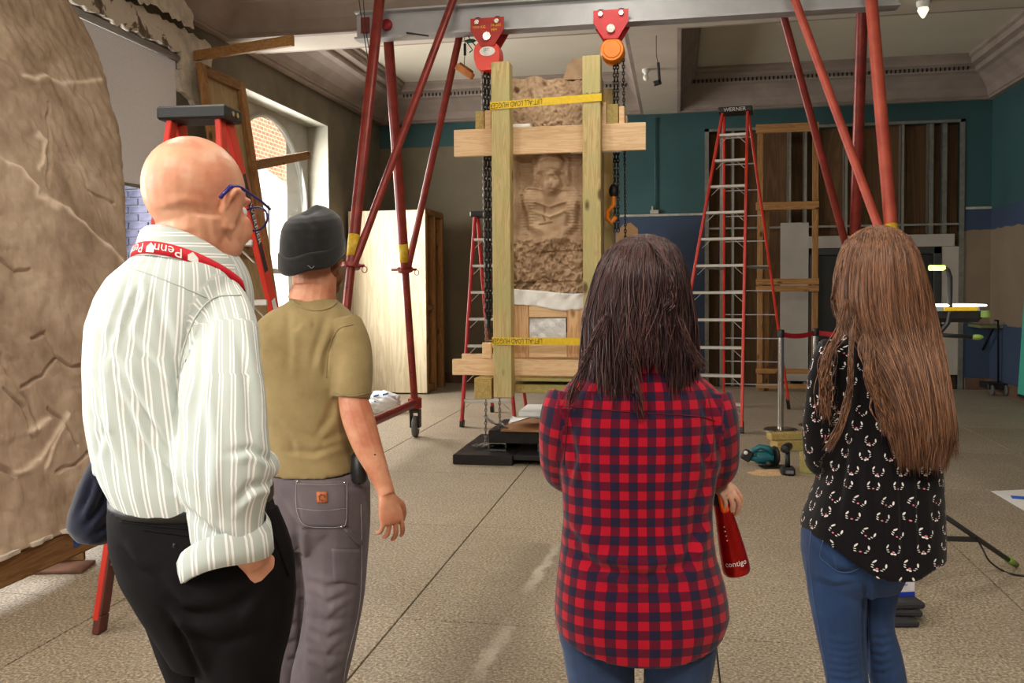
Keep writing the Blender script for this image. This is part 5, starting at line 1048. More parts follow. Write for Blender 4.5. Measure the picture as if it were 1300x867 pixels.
def axis_uv(V, chains):
    """Cloth coordinates: each vertex takes the chain (list of points, radius) it lies closest to; u round it, v along it."""
    best = np.full(len(V), 1e9); U = np.zeros((len(V), 3))
    for k, ch in enumerate(chains):
        P, r, ex, ey = ch[:4]
        P = A(P); cum = np.r_[0, np.cumsum(np.linalg.norm(np.diff(P, axis=0), axis=1))]; bd = np.full(len(V), 1e9); v = np.zeros(len(V)); th = np.zeros(len(V))
        for i in range(len(P) - 1):
            L = P[i + 1] - P[i]; s = np.clip((V - P[i]) @ L / (L @ L), 0 if i else -1, 1 if i < len(P) - 2 else 2); w = V - P[i] - np.outer(s, L); d = unit(L); a = unit(A(ex) - d * np.dot(ex, d)); b_ = np.cross(d, a)
            q = np.linalg.norm(w, axis=1) / r + .25 * np.maximum(np.abs(s - .5) - .5, 0) * np.linalg.norm(L) / r * 4; m_ = q < bd; bd = np.where(m_, q, bd); v = np.where(m_, cum[i] + s * np.linalg.norm(L), v); th = np.where(m_, np.arctan2((w @ b_) * ey, w @ a), th)
        if len(ch) > 4:                                                  # flat trunk: run round the ellipse by arc length
            ea, eb = ch[4]; ax_ = A([np.interp(V[:, 2], P[::-1, 2], P[::-1, q]) for q in range(3)]).T; w = V - ax_; tt = np.linspace(-math.pi, math.pi, 400); ln = np.r_[0, np.cumsum(np.hypot(ea * np.cos(tt), eb * np.sin(tt))[1:] * (tt[1] - tt[0]))]; th = np.interp(np.arctan2((w @ R0) / ea, -(w @ W0) / eb), tt, ln - ln[200]) / r; v = V[:, 2]
        m_ = bd < best; best = np.where(m_, bd, best); U[m_, 0] = th[m_] * r + k * 1.37; U[m_, 1] = v[m_]; U[m_, 2] = k
    return U
def garment(name, shape, mt, who, uv=None, label=None):
    o = part(name, shape, mt, who, True, label)
    if uv is not None: at = o.data.attributes.new('suv', 'FLOAT_VECTOR', 'POINT'); at.data.foreach_set('vector', uv.ravel())
    return o
def bvh(shape): return BVHTree.FromPolygons([tuple(p) for p in shape[0]], shape[1])
def hit(tree, px, py, off=.002):
    r = unit(_ray(px, py)); h = tree.ray_cast(Vector(CAM), Vector(r))
    if h[0] is None: return None
    n = A(h[1]); n = n if np.dot(n, r) < 0 else -n; return A(h[0]) + n * off
def drape(tree, quad, nu, nv, off=.003, th=.004):
    """Patch laid on a surface: quad = picture corners tl, tr, br, bl."""
    q = A(quad); P = []
    for j in range(nv):
        for i in range(nu):
            u, v = i / (nu - 1), j / (nv - 1); c = q[0] * (1 - u) * (1 - v) + q[1] * u * (1 - v) + q[2] * u * v + q[3] * (1 - u) * v; h = hit(tree, *c, off); P.append(h)
    good = [p for p in P if p is not None]; P = [p if p is not None else good[0] for p in P]; V = A(P); Fc = [(j * nu + i, j * nu + i + 1, (j + 1) * nu + i + 1, (j + 1) * nu + i) for j in range(nv - 1) for i in range(nu - 1)]
    n = len(V); back = V - np.array([unit(CAM - p) for p in V]) * -0.0; back = V + np.array([unit(p - CAM) for p in V]) * th
    rim = list(range(nu)) + [nu * (k + 1) - 1 for k in range(1, nv)] + [nu * nv - 2 - k for k in range(nu - 1)] + [nu * k for k in range(nv - 2, 0, -1)]
    return np.vstack([V, back]), Fc + [tuple(i + n for i in f[::-1]) for f in Fc] + [(rim[k], rim[(k + 1) % len(rim)], rim[(k + 1) % len(rim)] + n, rim[k] + n) for k in range(len(rim))]
def seam(tree, pl, r, off=.001, n=8):
    P = crom([(x, y, 0) for x, y in pl], n); H = [hit(tree, p[0], p[1], off) for p in P]; H = [h for h in H if h is not None]; return tube(H, r, 6)
def basis(yaw, pitch=0.0, roll=0.0):
    """Columns: right, forward, up of a head facing away from the camera, turned right by yaw, nodding down by pitch."""
    f = W0 * math.cos(yaw) + R0 * math.sin(yaw); r = R0 * math.cos(yaw) - W0 * math.sin(yaw); u = Z0
    f2 = f * math.cos(pitch) - u * math.sin(pitch); u2 = u * math.cos(pitch) + f * math.sin(pitch); r2 = r * math.cos(roll) - u2 * math.sin(roll); u3 = u2 * math.cos(roll) + r * math.sin(roll); return np.array([r2, f2, u3]).T
def head(c, B, s=1.0, ears=True):
    E = lambda p, a, M=None: ellipsoid(p, a, M, 24, 16)
    sh = [E((0, -.012, .03), (.077, .1, .09)), E((0, .0, .0), (.07, .085, .085)), E((0, .034, -.035), (.06, .066, .08)), E((0, .074, -.1), (.03, .026, .022)), E((0, .108, -.03), (.014, .02, .018)), E((0, .1, -.008), (.009, .014, .03)), E((0, .082, .022), (.048, .018, .012)), E((-.036, .066, -.032), (.024, .026, .03)), E((.036, .066, -.032), (.024, .026, .03)), E((0, .094, -.066), (.024, .012, .006)), E((0, .091, -.079), (.02, .013, .007)), E((-.045, .01, -.07), (.018, .045, .028)), E((.045, .01, -.07), (.018, .045, .028))]
    if ears:
        for k in (-1, 1):
            rim = [(k * (.08 + .012 * math.sin(a)), -.010 + .016 * math.cos(a), -.008 + .03 * math.sin(a)) for a in np.linspace(-1.9, 3.6, 14)]
            sh += [tube(rim, [.0065] * 11 + [.006, .006, .005], 8), E((k * .077, -.008, -.008), (.008, .017, .03)), E((k * .078, -.003, -.038), (.005, .007, .009))]
    M = np.eye(4); M[:3, :3] = B * s; M[:3, 3] = c; return [xf(q, M) for q in sh]
def face_bits(who, c, B, s, iris):
    for k in (-1, 1):
        e = c + B @ A((k * .031, .074, .0)) * s; ey = part('eye', ellipsoid(e, (.0125 * s,) * 3), mat('eye_white', (236, 232, 226), .2, bmp=0), who, True); part('iris', ellipsoid(e + B @ A((0, .0095, 0)) * s, (.0055, .0055, .0055)), mat('iris_' + iris, (70, 90, 110) if iris == 'grey' else (70, 46, 28), .2, bmp=0), ey, True)
def hand(w, d, n, curl, s=1.0, thumb=1, spread=.16, tcurl=.3):
    """w wrist, d direction to the knuckles, n back of the hand, thumb +1/-1 side of cross(d, n)."""
    d = unit(d); n = unit(A(n) - d * np.dot(n, d)); l = np.cross(d, n) * thumb; sh = []; rings = []
    for t, wd, th in ((-.03, .026, .021), (0, .028, .02), (.03, .036, .017), (.06, .042, .0155), (.082, .042, .0130), (.092, .038, .009)):
        c = A(w) + d * t * s; rings.append(np.array([c + l * wd * s * math.cos(a) + n * th * s * math.sin(a) for a in np.linspace(0, 2 * math.pi, 20, False)]))
    sh.append(ring_loft(rings))
    for k, (off, L, r) in enumerate(((.0315, .07, .0080), (.0105, .079, .0083), (-.0108, .073, .0080), (-.0315, .057, .0072))):
        p = A(w) + d * (.088 - .004 * abs(k - 1)) * s + l * off * s; dr = unit(d + l * spread * (1 - k * .66)); P = [p - d * .02 * s, p]; cl = curl[k]; ang = 0; RR = [r * s * 1.06, r * s * 1.05]
        for q, fr in enumerate((.44, .31, .25)):
            ang += cl * (.75, 1.0, .7)[q]; v = dr * math.cos(ang) - n * math.sin(ang); p = p + v * L * fr * s; P.append(p); RR.append(r * s * (.98, .92, .74)[q])
        sh.append(tube(crom(np.c_[A(P), RR], 4)[:, :3], crom(np.c_[A(P), RR], 4)[:, 3], 12)); sh.append(ellipsoid(p, (r * s * .76,) * 3, None, 12, 8))
    p0 = A(w) + d * .018 * s + l * .026 * s - n * .004 * s; v1 = unit(d * .7 + l * .75 - n * .3); p1 = p0 + v1 * .04 * s; v2 = unit(d * .95 + l * .35 - n * (.2 + tcurl)); p2 = p1 + v2 * .032 * s; v3 = unit(d * 1 + l * .0 - n * (.3 + tcurl)); p3 = p2 + v3 * .026 * s
    sh.append(tube([p0 - v1 * .01 * s, p0, p1, p2, p3], A((.012, .0135, .0115, .0105, .0082)) * s, 12)); sh.append(ellipsoid(p3, (.0082 * s,) * 3, None, 12, 8)); return sh
def shoe(who, at, yaw, mt, L=.28):
    B = basis(yaw); R = []
    for t, w, h, z in ((-.09, .03, .05, .0), (-.075, .038, .085, 0), (-.02, .04, .1, 0), (.05, .042, .075, 0), (.11, .048, .055, 0), (.16, .043, .045, 0), (.188, .02, .03, 0)):
        R.append(np.array([A(at) + B @ A((w * math.cos(a), t * L / .28, max(0, (h / 2) + h / 2 * math.sin(a)))) for a in np.linspace(0, 2 * math.pi, 20, False)]))
    part('shoe', ring_loft(R), mt, who, True)
def hair(who, name, rows, thr, n, mt, seed, r0=.0016, wisp=.004, endj=10, starts=None, core=True, fan=.0, tail=None, extra=()):
    """Hair that follows rows (y, left, right, depth, half depth): core volume plus fine strands; thr = angle range (0 faces the camera)."""
    K = A(rows); rg = np.random.default_rng(seed); ymin, ymax = K[0, 0], K[-1, 0]; Vs, Fs, o = [], [], 0; col = []
    if core: part(name, TORSO([(y, l + (r - l) * .03, r - (r - l) * .03, d, b_ * .93) for y, l, r, d, b_ in rows], 2.05, 1, 0, 6), mt, who, True)
    def put(P, rad):
        nonlocal o
        P = A(P); m_ = len(P); T = np.gradient(P, axis=0); a = np.cross(T, Z0 + .01 * R0); a /= np.linalg.norm(a, axis=1)[:, None] + 1e-9; b_ = np.cross(T, a); b_ /= np.linalg.norm(b_, axis=1)[:, None] + 1e-9; rr = rad * np.r_[np.linspace(.7, 1, m_ - 3), .8, .5, .12][:m_, None]
        for k in range(3): Vs.append(P + a * rr * math.cos(k * 2.1) + b_ * rr * math.sin(k * 2.1))
        for i in range(m_ - 1):
            for k in range(3): k2 = (k + 1) % 3; Fs.append((o + k * m_ + i, o + k2 * m_ + i, o + k2 * m_ + i + 1, o + k * m_ + i + 1))
        o += 3 * m_; col.extend([rg.uniform(0, 1)] * (3 * m_))
    for s in range(n):
        th = rg.uniform(*thr) if rg.random() < .25 else rg.normal(0, .45) * (thr[1] - thr[0]) / 2 + (thr[0] + thr[1]) / 2; th = float(np.clip(th, *thr)); y1 = ymax + rg.normal(0, endj) if tail is None else tail(th) + rg.normal(0, endj)
        y0 = ymin + rg.uniform(0, .12) ** 1.2 * (ymax - ymin) if rg.random() < .8 else rg.uniform(ymin, ymin + .45 * (ymax - ymin)); ys = np.linspace(y0, max(y1, y0 + 40), 16); ph, w1 = rg.uniform(0, 6.3), rg.normal(0, 1); lay = rg.uniform(.97, 1.035); P = []
        for j, y in enumerate(ys):
            yy = min(y, ymax); l, r, d, b_ = (np.interp(yy, K[:, 0], K[:, k]) for k in (1, 2, 3, 4)); f = j / 15; t2 = th * (1 + fan * f) + .05 * math.sin(f * 4 + ph) * w1; c = AD((l + r) / 2, y, d); a = (r - l) / 2 / F * d; P.append(c + R0 * a * lay * math.sin(t2) - W0 * b_ * lay * math.cos(t2) + (R0 * math.sin(ph + f * 3) + W0 * math.cos(ph * 2 + f * 2)) * wisp * f * w1)
        put(P, r0 * rg.uniform(.6, 1.3))
    for pl, cnt, sp in extra:                                          # separate locks: (px, py, depth) paths
        for s in range(cnt):
            j = rg.normal(0, sp, 2); k = rg.normal(0, sp * .5); Q = crom(pl, 5); P = [AD(x + j[0] * (.3 + .7 * i / len(Q)) + k * math.sin(i * .7), y + j[1] * i / len(Q), d + rg.normal(0, .003)) for i, (x, y, d) in enumerate(Q)]; put(P, r0 * rg.uniform(.6, 1.1))
    V = np.vstack(Vs); me = mesh('strands', V - WL[who.name], Fs, mt, True); ob_ = place('strands', me, who); ob_['kind'] = 'stuff'; at = me.attributes.new('tone', 'FLOAT', 'POINT'); at.data.foreach_set('value', np.array(col)); WL[ob_.name] = WL[who.name]; return ob_
def hairmat(name, dark, mid, light, rough=.38):
    mt, t, b = nt(name); at = node(t, 'ShaderNodeAttribute', attribute_name='tone'); n = noisef(t, coords(t, None, (60, 60, 3)), 1.5, 4); f = math_(t, 'ADD', math_(t, 'MULTIPLY', at.outputs['Fac'], .6), math_(t, 'MULTIPLY', n, .5))
    t.links.new(ramp(t, f, ((.15, srgb(dark)), (.5, srgb(mid)), (.95, srgb(light)))), b.inputs['Base Color']); b.inputs['Roughness'].default_value = rough; b.inputs['Specular IOR Level'].default_value = .45; b.inputs['Anisotropic'].default_value = .6; bump(t, b, n, .5, .01); return mt
def at_floor(px, d): p = AD(px, 400, d); return (p[0], p[1], 0.0)
def pts(keys): return [AD(x, y, d) for x, y, d, _ in keys]
# ------------------------------------------------------------------ the bald man in the striped shirt
d = 1.72; P1 = thing('person', 'bald man in striped shirt and black trousers, red lanyard, hand in pocket', 'person', at_floor(280, d))
B = basis(math.radians(22), math.radians(5)); hc = AD(252, 262, 1.70); S1 = 1.09
TK = [(306, 204, 285, 1.71, .07), (322, 182, 297, 1.71, .1), (336, 169, 306, 1.71, .125), (352, 151, 313, 1.71, .14), (375, 135, 317, 1.71, .15), (410, 124, 316, 1.71, .16), (460, 121, 313, 1.71, .165), (520, 123, 316, 1.71, .165), (570, 133, 324, 1.71, .165), (600, 143, 333, 1.71, .165), (622, 153, 340, 1.71, .16), (640, 161, 338, 1.71, .15)]
ARM_R = [(276, 380, 1.66, 36), (286, 420, 1.61, 43), (286, 480, 1.57, 49), (284, 545, 1.55, 57), (284, 600, 1.545, 62), (286, 650, 1.56, 50), (288, 690, 1.57, 47)]
ARM_L = [(160, 385, 1.74, 34), (145, 440, 1.74, 28), (138, 520, 1.75, 25), (141, 600, 1.79, 22)]
shirt = fuse([TORSO(TK), ellipsoid(AD(322, 592, 1.57), (.045, .05, .032), None, 20, 12), LIMB(ARM_R, .72, hollow=True), LIMB(ARM_L, .9)], .006, 4)
folds = [([(168, 350), (150, 400), (135, 460)], 4, .008), ([(172, 348), (176, 375), (160, 420)], 5, .008), ([(130, 430), (180, 520), (222, 590)], 6, .010), ([(140, 470), (180, 560), (210, 620)], 5, .008), ([(200, 380), (225, 470), (228, 560)], 7, .007), ([(245, 395), (232, 440), (225, 500), (215, 570)], 6, .012), ([(160, 420), (200, 470), (230, 520)], 5, .007), ([(120, 480), (135, 560), (160, 620)], 5, .006), ([(350, 590), (320, 570), (290, 575)], 5, .009), ([(345, 612), (318, 618), (300, 640)], 5, .01), ([(300, 420), (318, 500), (322, 560)], 6, .006), ([(250, 480), (262, 560), (258, 640)], 7, .006), ([(230, 640), (265, 672), (300, 690)], 5, .008), ([(185, 560), (215, 600), (222, 625)], 5, .008), ([(265, 400), (258, 470), (244, 540)], 5, .005), ([(118, 520), (130, 545), (125, 585)], 4, .006)]
shirt = wrinkle(shirt, folds, [(24, .0035, 3, (1, 1, .35)), (60, .0012, 5, (1, 1, .4))])
M_shirt1 = cloth('striped_cotton', c_stripe, .7, 1200, .1, .05)
uv = axis_uv(shirt[0], [([AD(225, 300, 1.71), AD(215, 450, 1.71), AD(240, 650, 1.71)], .17, -W0, 1), (pts(ARM_R), .075, -W0, 1), (pts(ARM_L), .05, -W0, 1)])
garment('shirt', shirt, M_shirt1, P1, uv, 'pale green and white striped shirt'); tr = bvh(shirt)
part('yoke_seam', seam(tr, [(160, 338), (200, 352), (240, 368), (262, 378)], .0012), M_shirt1, P1, True); part('sleeve_seam', seam(tr, [(306, 375), (272, 378), (250, 400), (234, 440), (226, 480)], .0016), M_shirt1, P1, True)
# turned-back cuff
cw = AD(286, 698, 1.575); ax = unit(AD(292, 740, 1.58) - AD(284, 650, 1.56)); side = unit(R0 - ax * np.dot(R0, ax)); dep = np.cross(ax, side); R = []
for k, (h, f) in enumerate(((-.035, 1.0), (-.02, 1.1), (.0, 1.12), (.022, 1.12), (.024, 1.04), (.0, 1.0), (-.03, .95))):
    R.append(np.array([cw + ax * (h + .016 * math.sin(2 * a + 1) - .035 * math.cos(a)) + side * .078 * f * (1 + .05 * math.sin(3 * a)) * math.cos(a) + dep * .055 * f * math.sin(a) for a in np.linspace(0, 2 * math.pi, 40, False)]))
V, Fc = ring_loft(R, False); o = garment('cuff', (V, Fc), M_shirt1, P1, np.c_[np.tile(np.linspace(0, .44, 40, False), len(R)), V[:, 2], V[:, 2] * 0])
# collar (stand and fall) with the lanyard round it
cc = AD(243, 346, 1.70); BC = basis(math.radians(28)); fd, rd = BC[:, 1], BC[:, 0]
def colp(a, h, g, k=.62): return cc + rd * (.086 + g) * math.cos(a) + fd * (.088 + g) * math.sin(a) + Z0 * (h - k * .084 * math.sin(a))
AN = np.linspace(-math.pi * 1.38, math.pi * .38, 44); R = []
for h, g in ((-.02, .0), (.03, -.004), (.035, .0), (.031, .005), (-.012, .018), (-.022, .021), (-.022, .016), (.02, .002)): R.append(np.array([colp(a, h, g) for a in AN]))
V = np.vstack(R); n = len(AN); Fc = [(i * n + k, i * n + k + 1, (i + 1) * n + k + 1, (i + 1) * n + k) for i in range(len(R) - 1) for k in range(n - 1)]
garment('collar', (V, Fc), M_shirt1, P1, np.c_[V[:, 2] * 1.4, np.tile(np.arange(n), len(R)) * .01, V[:, 2] * 0])
la = np.linspace(-math.pi * 1.12, math.pi * .12, 40); lan = lambda a, h: colp(a, -.008 + h, .0195 - h * .25)
V = A([lan(a, h) for h in (-.011, .011) for a in la] + [lan(a, h) + Z0 * .001 - .003 * (rd * math.cos(a) + fd * math.sin(a)) for h in (.011, -.011) for a in la]); n = len(la); Fc = [(((i + 0) % 4) * n + k, ((i + 0) % 4) * n + k + 1, ((i + 1) % 4) * n + k + 1, ((i + 1) % 4) * n + k) for i in range(4) for k in range(n - 1)]
ly = part('lanyard', (V, Fc), mat('lanyard_red', (214, 14, 40), .6, var=.1), P1, True, 'red lanyard with white lettering'); tv, tf = text_shape('Penn', .026); wv, hv = tv[:, 0].max(), .018
for a0 in (-2.55, -1.83, -1.1):
    V = A([lan(a0 - (x - wv / 2) / .101, -(y - hv / 2) * .95) + (rd * math.cos(a0) + fd * math.sin(a0)) * .0012 for x, y, _ in tv]); part('lettering', (V, tf), M_wprint, ly)
    sx = a0 + (wv * .5 + .016) / .101; shp = [(-.0085, -.008), (.0085, -.008), (.0085, .002), (0, .01), (-.0085, .002)]; V = A([lan(sx + x / .101, y) + (rd * math.cos(sx) + fd * math.sin(sx)) * .0012 for x, y in shp]); part('shield_print', (V, [(0, 1, 2, 3, 4)]), M_wprint, ly)
# trousers
LEG_R = [(285, 660, 1.68, 68), (300, 720, 1.67, 73), (305, 790, 1.67, 66), (303, 867, 1.67, 52), (306, 1010, 1.66, 42), (306, 1180, 1.70, 34), (304, 1290, 1.71, 30)]
LEG_L = [(216, 660, 1.76, 60), (228, 740, 1.77, 56), (246, 810, 1.78, 50), (262, 880, 1.79, 44), (268, 1010, 1.79, 40), (268, 1180, 1.83, 32), (266, 1290, 1.84, 29)]
tk = [(618, 154, 338, 1.71, .155), (640, 151, 340, 1.71, .158), (680, 153, 352, 1.71, .165), (720, 165, 368, 1.71, .165), (760, 187, 372, 1.71, .155), (800, 208, 368, 1.71, .13), (830, 223, 362, 1.71, .11)]
trs = fuse([TORSO(tk), LIMB(LEG_R), LIMB(LEG_L)], .007, 4); trs = wrinkle(trs, [([(206, 770), (235, 820), (258, 867)], 6, .014), ([(195, 730), (230, 775), (300, 790)], 8, .010), ([(330, 740), (300, 770), (240, 780)], 8, .008), ([(210, 800), (280, 815), (340, 800)], 8, .006), ([(150, 690), (170, 720), (200, 735)], 7, .008)], [(16, .003, 8, (1, 1, .7))])
M_trs1 = cloth('black_wool', plain((23, 21, 24), (15, 14, 16)), .8, 700, .12, 0); garment('trousers', trs, M_trs1, P1, trs[0] * 1.0, 'black trousers'); tr = bvh(trs)
part('pocket_welt', seam(tr, [(182, 672), (210, 676), (242, 680)], .002), M_trs1, P1, True); part('waist_seam', seam(tr, [(150, 662), (200, 668), (240, 672)], .0012), M_trs1, P1, True); part('pocket_edge', seam(tr, [(335, 655), (352, 690), (366, 730)], .003), M_trs1, P1, True); part('pocket_button', ellipsoid(hit(tr, 221, 693, 0), (.003, .002, .005)), M_black, P1, True)
bl = ring_loft([RG(152, 341, y, 1.71, b_) for y, b_ in ((621, .150), (622, .1595), (638, .1605), (639, .152))], False); part('belt', bl, mat('belt_leather', (22, 20, 20), .45), P1, True)
# body
FA = [(284, 600, 1.56, 26), (290, 650, 1.565, 25), (312, 690, 1.575, 24), (326, 712, 1.59, 21)]
body = head(hc, B, S1) + [LIMB([(248, 290, 1.705, 48), (244, 325, 1.70, 46), (240, 360, 1.70, 48)], 1.0), LIMB([(247, 272, 1.675, 44), (243, 310, 1.68, 42)]), TORSO(TK[2:], s=.86), LIMB(ARM_R[:5], .8, .7), LIMB(ARM_L, .8, .8), LIMB(FA), TORSO(tk, s=.88), LIMB(LEG_R, 1, .8), LIMB(LEG_L, 1, .8)]
body += hand(AD(326, 712, 1.59), AD(344, 768, 1.64) - AD(326, 712, 1.59), R0 * .8 - W0 * .7, (.3, .3, .35, .4), 1.0, -1) + [LIMB([(144, 590, 1.80, 14), (144, 612, 1.85, 13), (142, 625, 1.87, 12)])] + hand(AD(138, 626, 1.875), -Z0 + W0 * .6, R0, (1.1, 1.1, 1.1, 1.1), .9, 1)
body = fuse(body, .0042, 3); body = wrinkle(body, [([(205, 268), (235, 262), (262, 270)], 5, .004), ([(196, 290), (225, 300), (255, 296)], 5, .003), ([(262, 285), (268, 310), (276, 330)], 4, .004)], [(30, .0008, 2, (1, 1, 1))])
part('body', body, SK1, P1, True); face_bits(P1, hc, B, S1, 'grey')
# glasses
def hl(x, y, z): return hc + B @ A((x, y, z)) * S1
gm = mat('blue_frame', (46, 40, 130), .35, var=.1); gl_ = part('eyeglasses', tube([hl(.085, -.044, .004), hl(.088, -.024, .026), hl(.0885, .0, .03), hl(.085, .03, .025), hl(.08, .07, .018), hl(.072, .106, .01)], [.004, .0042, .0038, .0026, .0026, .003], 8), gm, P1, True, 'blue framed eyeglasses')
part('temple', tube([hl(-.082, -.028, -.006), hl(-.086, -.008, .016), hl(-.083, .03, .018), hl(-.072, .106, .01)], .0024, 8), gm, gl_, True)
for k in (-1, 1):
    rim = [hl(k * (.037 + .031 * math.cos(a)), .113 - .008 * abs(math.cos(a)), -.006 + .022 * math.sin(a)) for a in np.linspace(0, 2 * math.pi, 22, False)]; part('rim', tube(rim, .0022, 6, closed=True), gm, gl_, True)
    part('lens', prism([(math.cos(a), math.sin(a)) for a in np.linspace(0, 2 * math.pi, 22, False)], hl(k * .037, .109, -.006), B[:, 0] * .03 * S1, B[:, 2] * .021 * S1, B[:, 1] * .0015), M_glass, gl_, True)
part('bridge', tube([hl(-.007, .114, .0), hl(0, .119, .004), hl(.007, .114, .0)], .002, 6), gm, gl_, True)
for px, yw in ((306, 40), (266, 45)): q = AD(px, 400, 1.71 if px > 290 else 1.84); shoe(P1, (q[0], q[1], 0), math.radians(yw), M_black)
# the dark garment he carries at his left side
bk = fuse([TORSO([(572, 130, 158, 1.86, .05), (590, 121, 160, 1.86, .075), (615, 110, 162, 1.87, .09), (645, 98, 164, 1.87, .09), (662, 95, 166, 1.87, .09), (676, 106, 162, 1.87, .08), (684, 125, 152, 1.87, .05)], 2.2)], .006, 4); bk = wrinkle(bk, [([(120, 605), (112, 630), (100, 655)], 4, .01), ([(135, 615), (125, 645), (108, 668)], 4, .01), ([(146, 640), (138, 665), (120, 678)], 4, .008)], [(28, .004, 4, (1, 1, .6))])
one('folded_jacket', bk, cloth('navy_fleece', plain((36, 40, 62), (24, 26, 42)), .95, 500, .3, .3), "dark navy folded jacket held at the bald man's left side", 'jacket', True)

# ------------------------------------------------------------------ the man in the black beanie
d = 2.9; P2 = thing('person', 'man in black beanie, olive T-shirt and grey work trousers', 'person', at_floor(385, d))
B = basis(math.radians(25), math.radians(2)); hc = AD(400, 318, d)
TK = [(378, 374, 424, 2.9, .06), (386, 362, 432, 2.9, .085), (394, 346, 442, 2.9, .1), (406, 330, 452, 2.9, .115), (424, 322, 458, 2.9, .125), (460, 320, 456, 2.9, .13), (500, 325, 450, 2.9, .13), (540, 333, 448, 2.9, .13), (570, 342, 451, 2.9, .135), (586, 343, 456, 2.9, .145), (594, 342, 457, 2.9, .148)]
ARM_R = [(436, 412, 2.86, 24), (446, 440, 2.83, 25), (448, 475, 2.81, 25), (446, 506, 2.8, 23.5)]; ARM_L = [(340, 415, 2.93, 24), (330, 460, 2.94, 22), (332, 500, 2.95, 21)]
sh_ = fuse([TORSO(TK, dip_last=.01), LIMB(ARM_R, 1, hollow=True), LIMB(ARM_L)], .007, 4)
sh_ = wrinkle(sh_, [([(366, 385), (366, 430), (364, 480)], 5, .006), ([(415, 400), (402, 440), (395, 470)], 5, .008), ([(430, 415), (414, 450), (412, 480)], 4, .010), ([(365, 400), (380, 410), (372, 420)], 4, .005), ([(440, 560), (400, 575), (360, 572)], 4, .008), ([(445, 545), (410, 560), (380, 548)], 5, .007), ([(352, 540), (370, 560), (372, 580)], 4, .006), ([(425, 500), (418, 530), (400, 555)], 5, .007)], [(22, .004, 6, (1, 1, .4))])
M_tee = cloth('olive_jersey', plain((158, 138, 98), (134, 116, 78)), .85, 900, .1); garment('t_shirt', sh_, M_tee, P2, sh_[0], 'olive green T-shirt'); tr = bvh(sh_)
part('neck_rib', seam(tr, [(372, 383), (385, 391), (402, 394), (418, 391), (428, 384)], .004, 0), M_tee, P2, True); part('sleeve_seam', seam(tr, [(448, 412), (430, 418), (418, 440), (414, 480)], .002), M_tee, P2, True); part('sleeve_hem', seam(tr, [(424, 498), (446, 503), (468, 499)], .0018), M_tee, P2, True)
LEG_R = [(425, 615, 2.88, 46), (427, 660, 2.88, 45), (426, 710, 2.88, 41), (424, 760, 2.87, 38), (416, 815, 2.86, 36), (404, 867, 2.86, 35), (400, 925, 2.88, 31)]
LEG_L = [(375, 625, 2.93, 40), (373, 680, 2.93, 38), (370, 740, 2.95, 36), (366, 800, 2.98, 34), (362, 867, 3.0, 32), (362, 915, 3.0, 30)]
tk = [(576, 358, 438, 2.9, .10), (586, 352, 446, 2.9, .12), (594, 344, 458, 2.9, .135), (604, 338, 466, 2.9, .142), (635, 336, 470, 2.9, .145), (665, 338, 468, 2.9, .14), (690, 342, 466, 2.9, .11)]
trs = fuse([TORSO(tk), LIMB(LEG_R), LIMB(LEG_L)], .007, 4)
fl = [([(376, 660), (378, 700), (384, 760), (382, 867)], 5, .016), ([(345, 620), (365, 645), (378, 668)], 4, .008), ([(350, 640), (375, 665), (395, 680)], 4, .007)] + [([(388, 735 + k * 15), (415, 745 + k * 15 + (k % 3) * 6), (452 - 3 * k, 735 + k * 16)], 4, .006) for k in range(8)] + [([(350, 700 + k * 22), (365, 708 + k * 22), (380, 702 + k * 22)], 4, .006) for k in range(7)]
trs = wrinkle(trs, fl, [(20, .003, 8, (1, 1, .7))]); M_duck = cloth('grey_duck_canvas', plain((116, 106, 110), (90, 82, 86), 6), .9, 700, .2); garment('work_trousers', trs, M_duck, P2, trs[0], 'grey canvas work trousers'); tr = bvh(trs)
M_thread = mat('grey_thread', (160, 152, 152), .8)
pk = part('back_pocket', drape(tr, [(375, 609), (440, 611), (441, 668), (384, 670)], 14, 12, .004, .008), M_duck, P2, True)
part('stitching', seam(tr, [(377, 614), (408, 616), (438, 615)], .001, .0055), M_thread, pk, True); part('stitching', seam(tr, [(377, 611), (376, 640), (379, 655), (388, 667), (410, 669), (432, 668), (439, 660), (440, 612)], .001, .0055), M_thread, pk, True); part('stitching', seam(tr, [(378, 645), (408, 648), (439, 645)], .0008, .0055), M_thread, pk, True)
lp = part('leather_patch', drape(tr, [(402, 624), (415.5, 624), (415.5, 638), (402.5, 638)], 4, 4, .007, .004), mat('tan_leather', (184, 104, 56), .6), pk, True, 'tan leather logo patch')
cp = hit(tr, 409, 631, .0085); V = A([cp + R0 * (.011 * math.cos(a) * (1 - .3 * (k % 2))) + Z0 * (.011 * math.sin(a) * (1 - .3 * (k % 2))) for k, a in enumerate(np.linspace(0, 2 * math.pi * .82, 12))]); part('logo', tube(V, .0016, 5), mat('brand_dark', (110, 60, 36), .7), lp, True)
for x, y in ((378.5, 611.5), (436.5, 613), (433, 668)): part('rivet', ellipsoid(hit(tr, x, y, .006), (.004,) * 3, None, 10, 8), M_steel, pk, True)
part('tool_pocket', drape(tr, [(421, 696), (455, 697), (453, 742), (423, 738)], 8, 10, .003, .006), M_duck, P2, True); part('hammer_loop', drape(tr, [(436, 671), (444, 671), (461, 688), (454, 694)], 4, 6, .004, .006), M_duck, P2, True); part('side_seam', seam(tr, [(458, 640), (459, 700), (456, 770), (440, 840), (436, 866)], .0012), M_thread, P2, True)
for x in (361, 399.5): part('belt_loop', drape(tr, [(x - 2.5, 590), (x + 2.5, 590), (x + 2.5, 603), (x - 2.5, 603)], 3, 5, .009, .006), M_duck, P2, True)
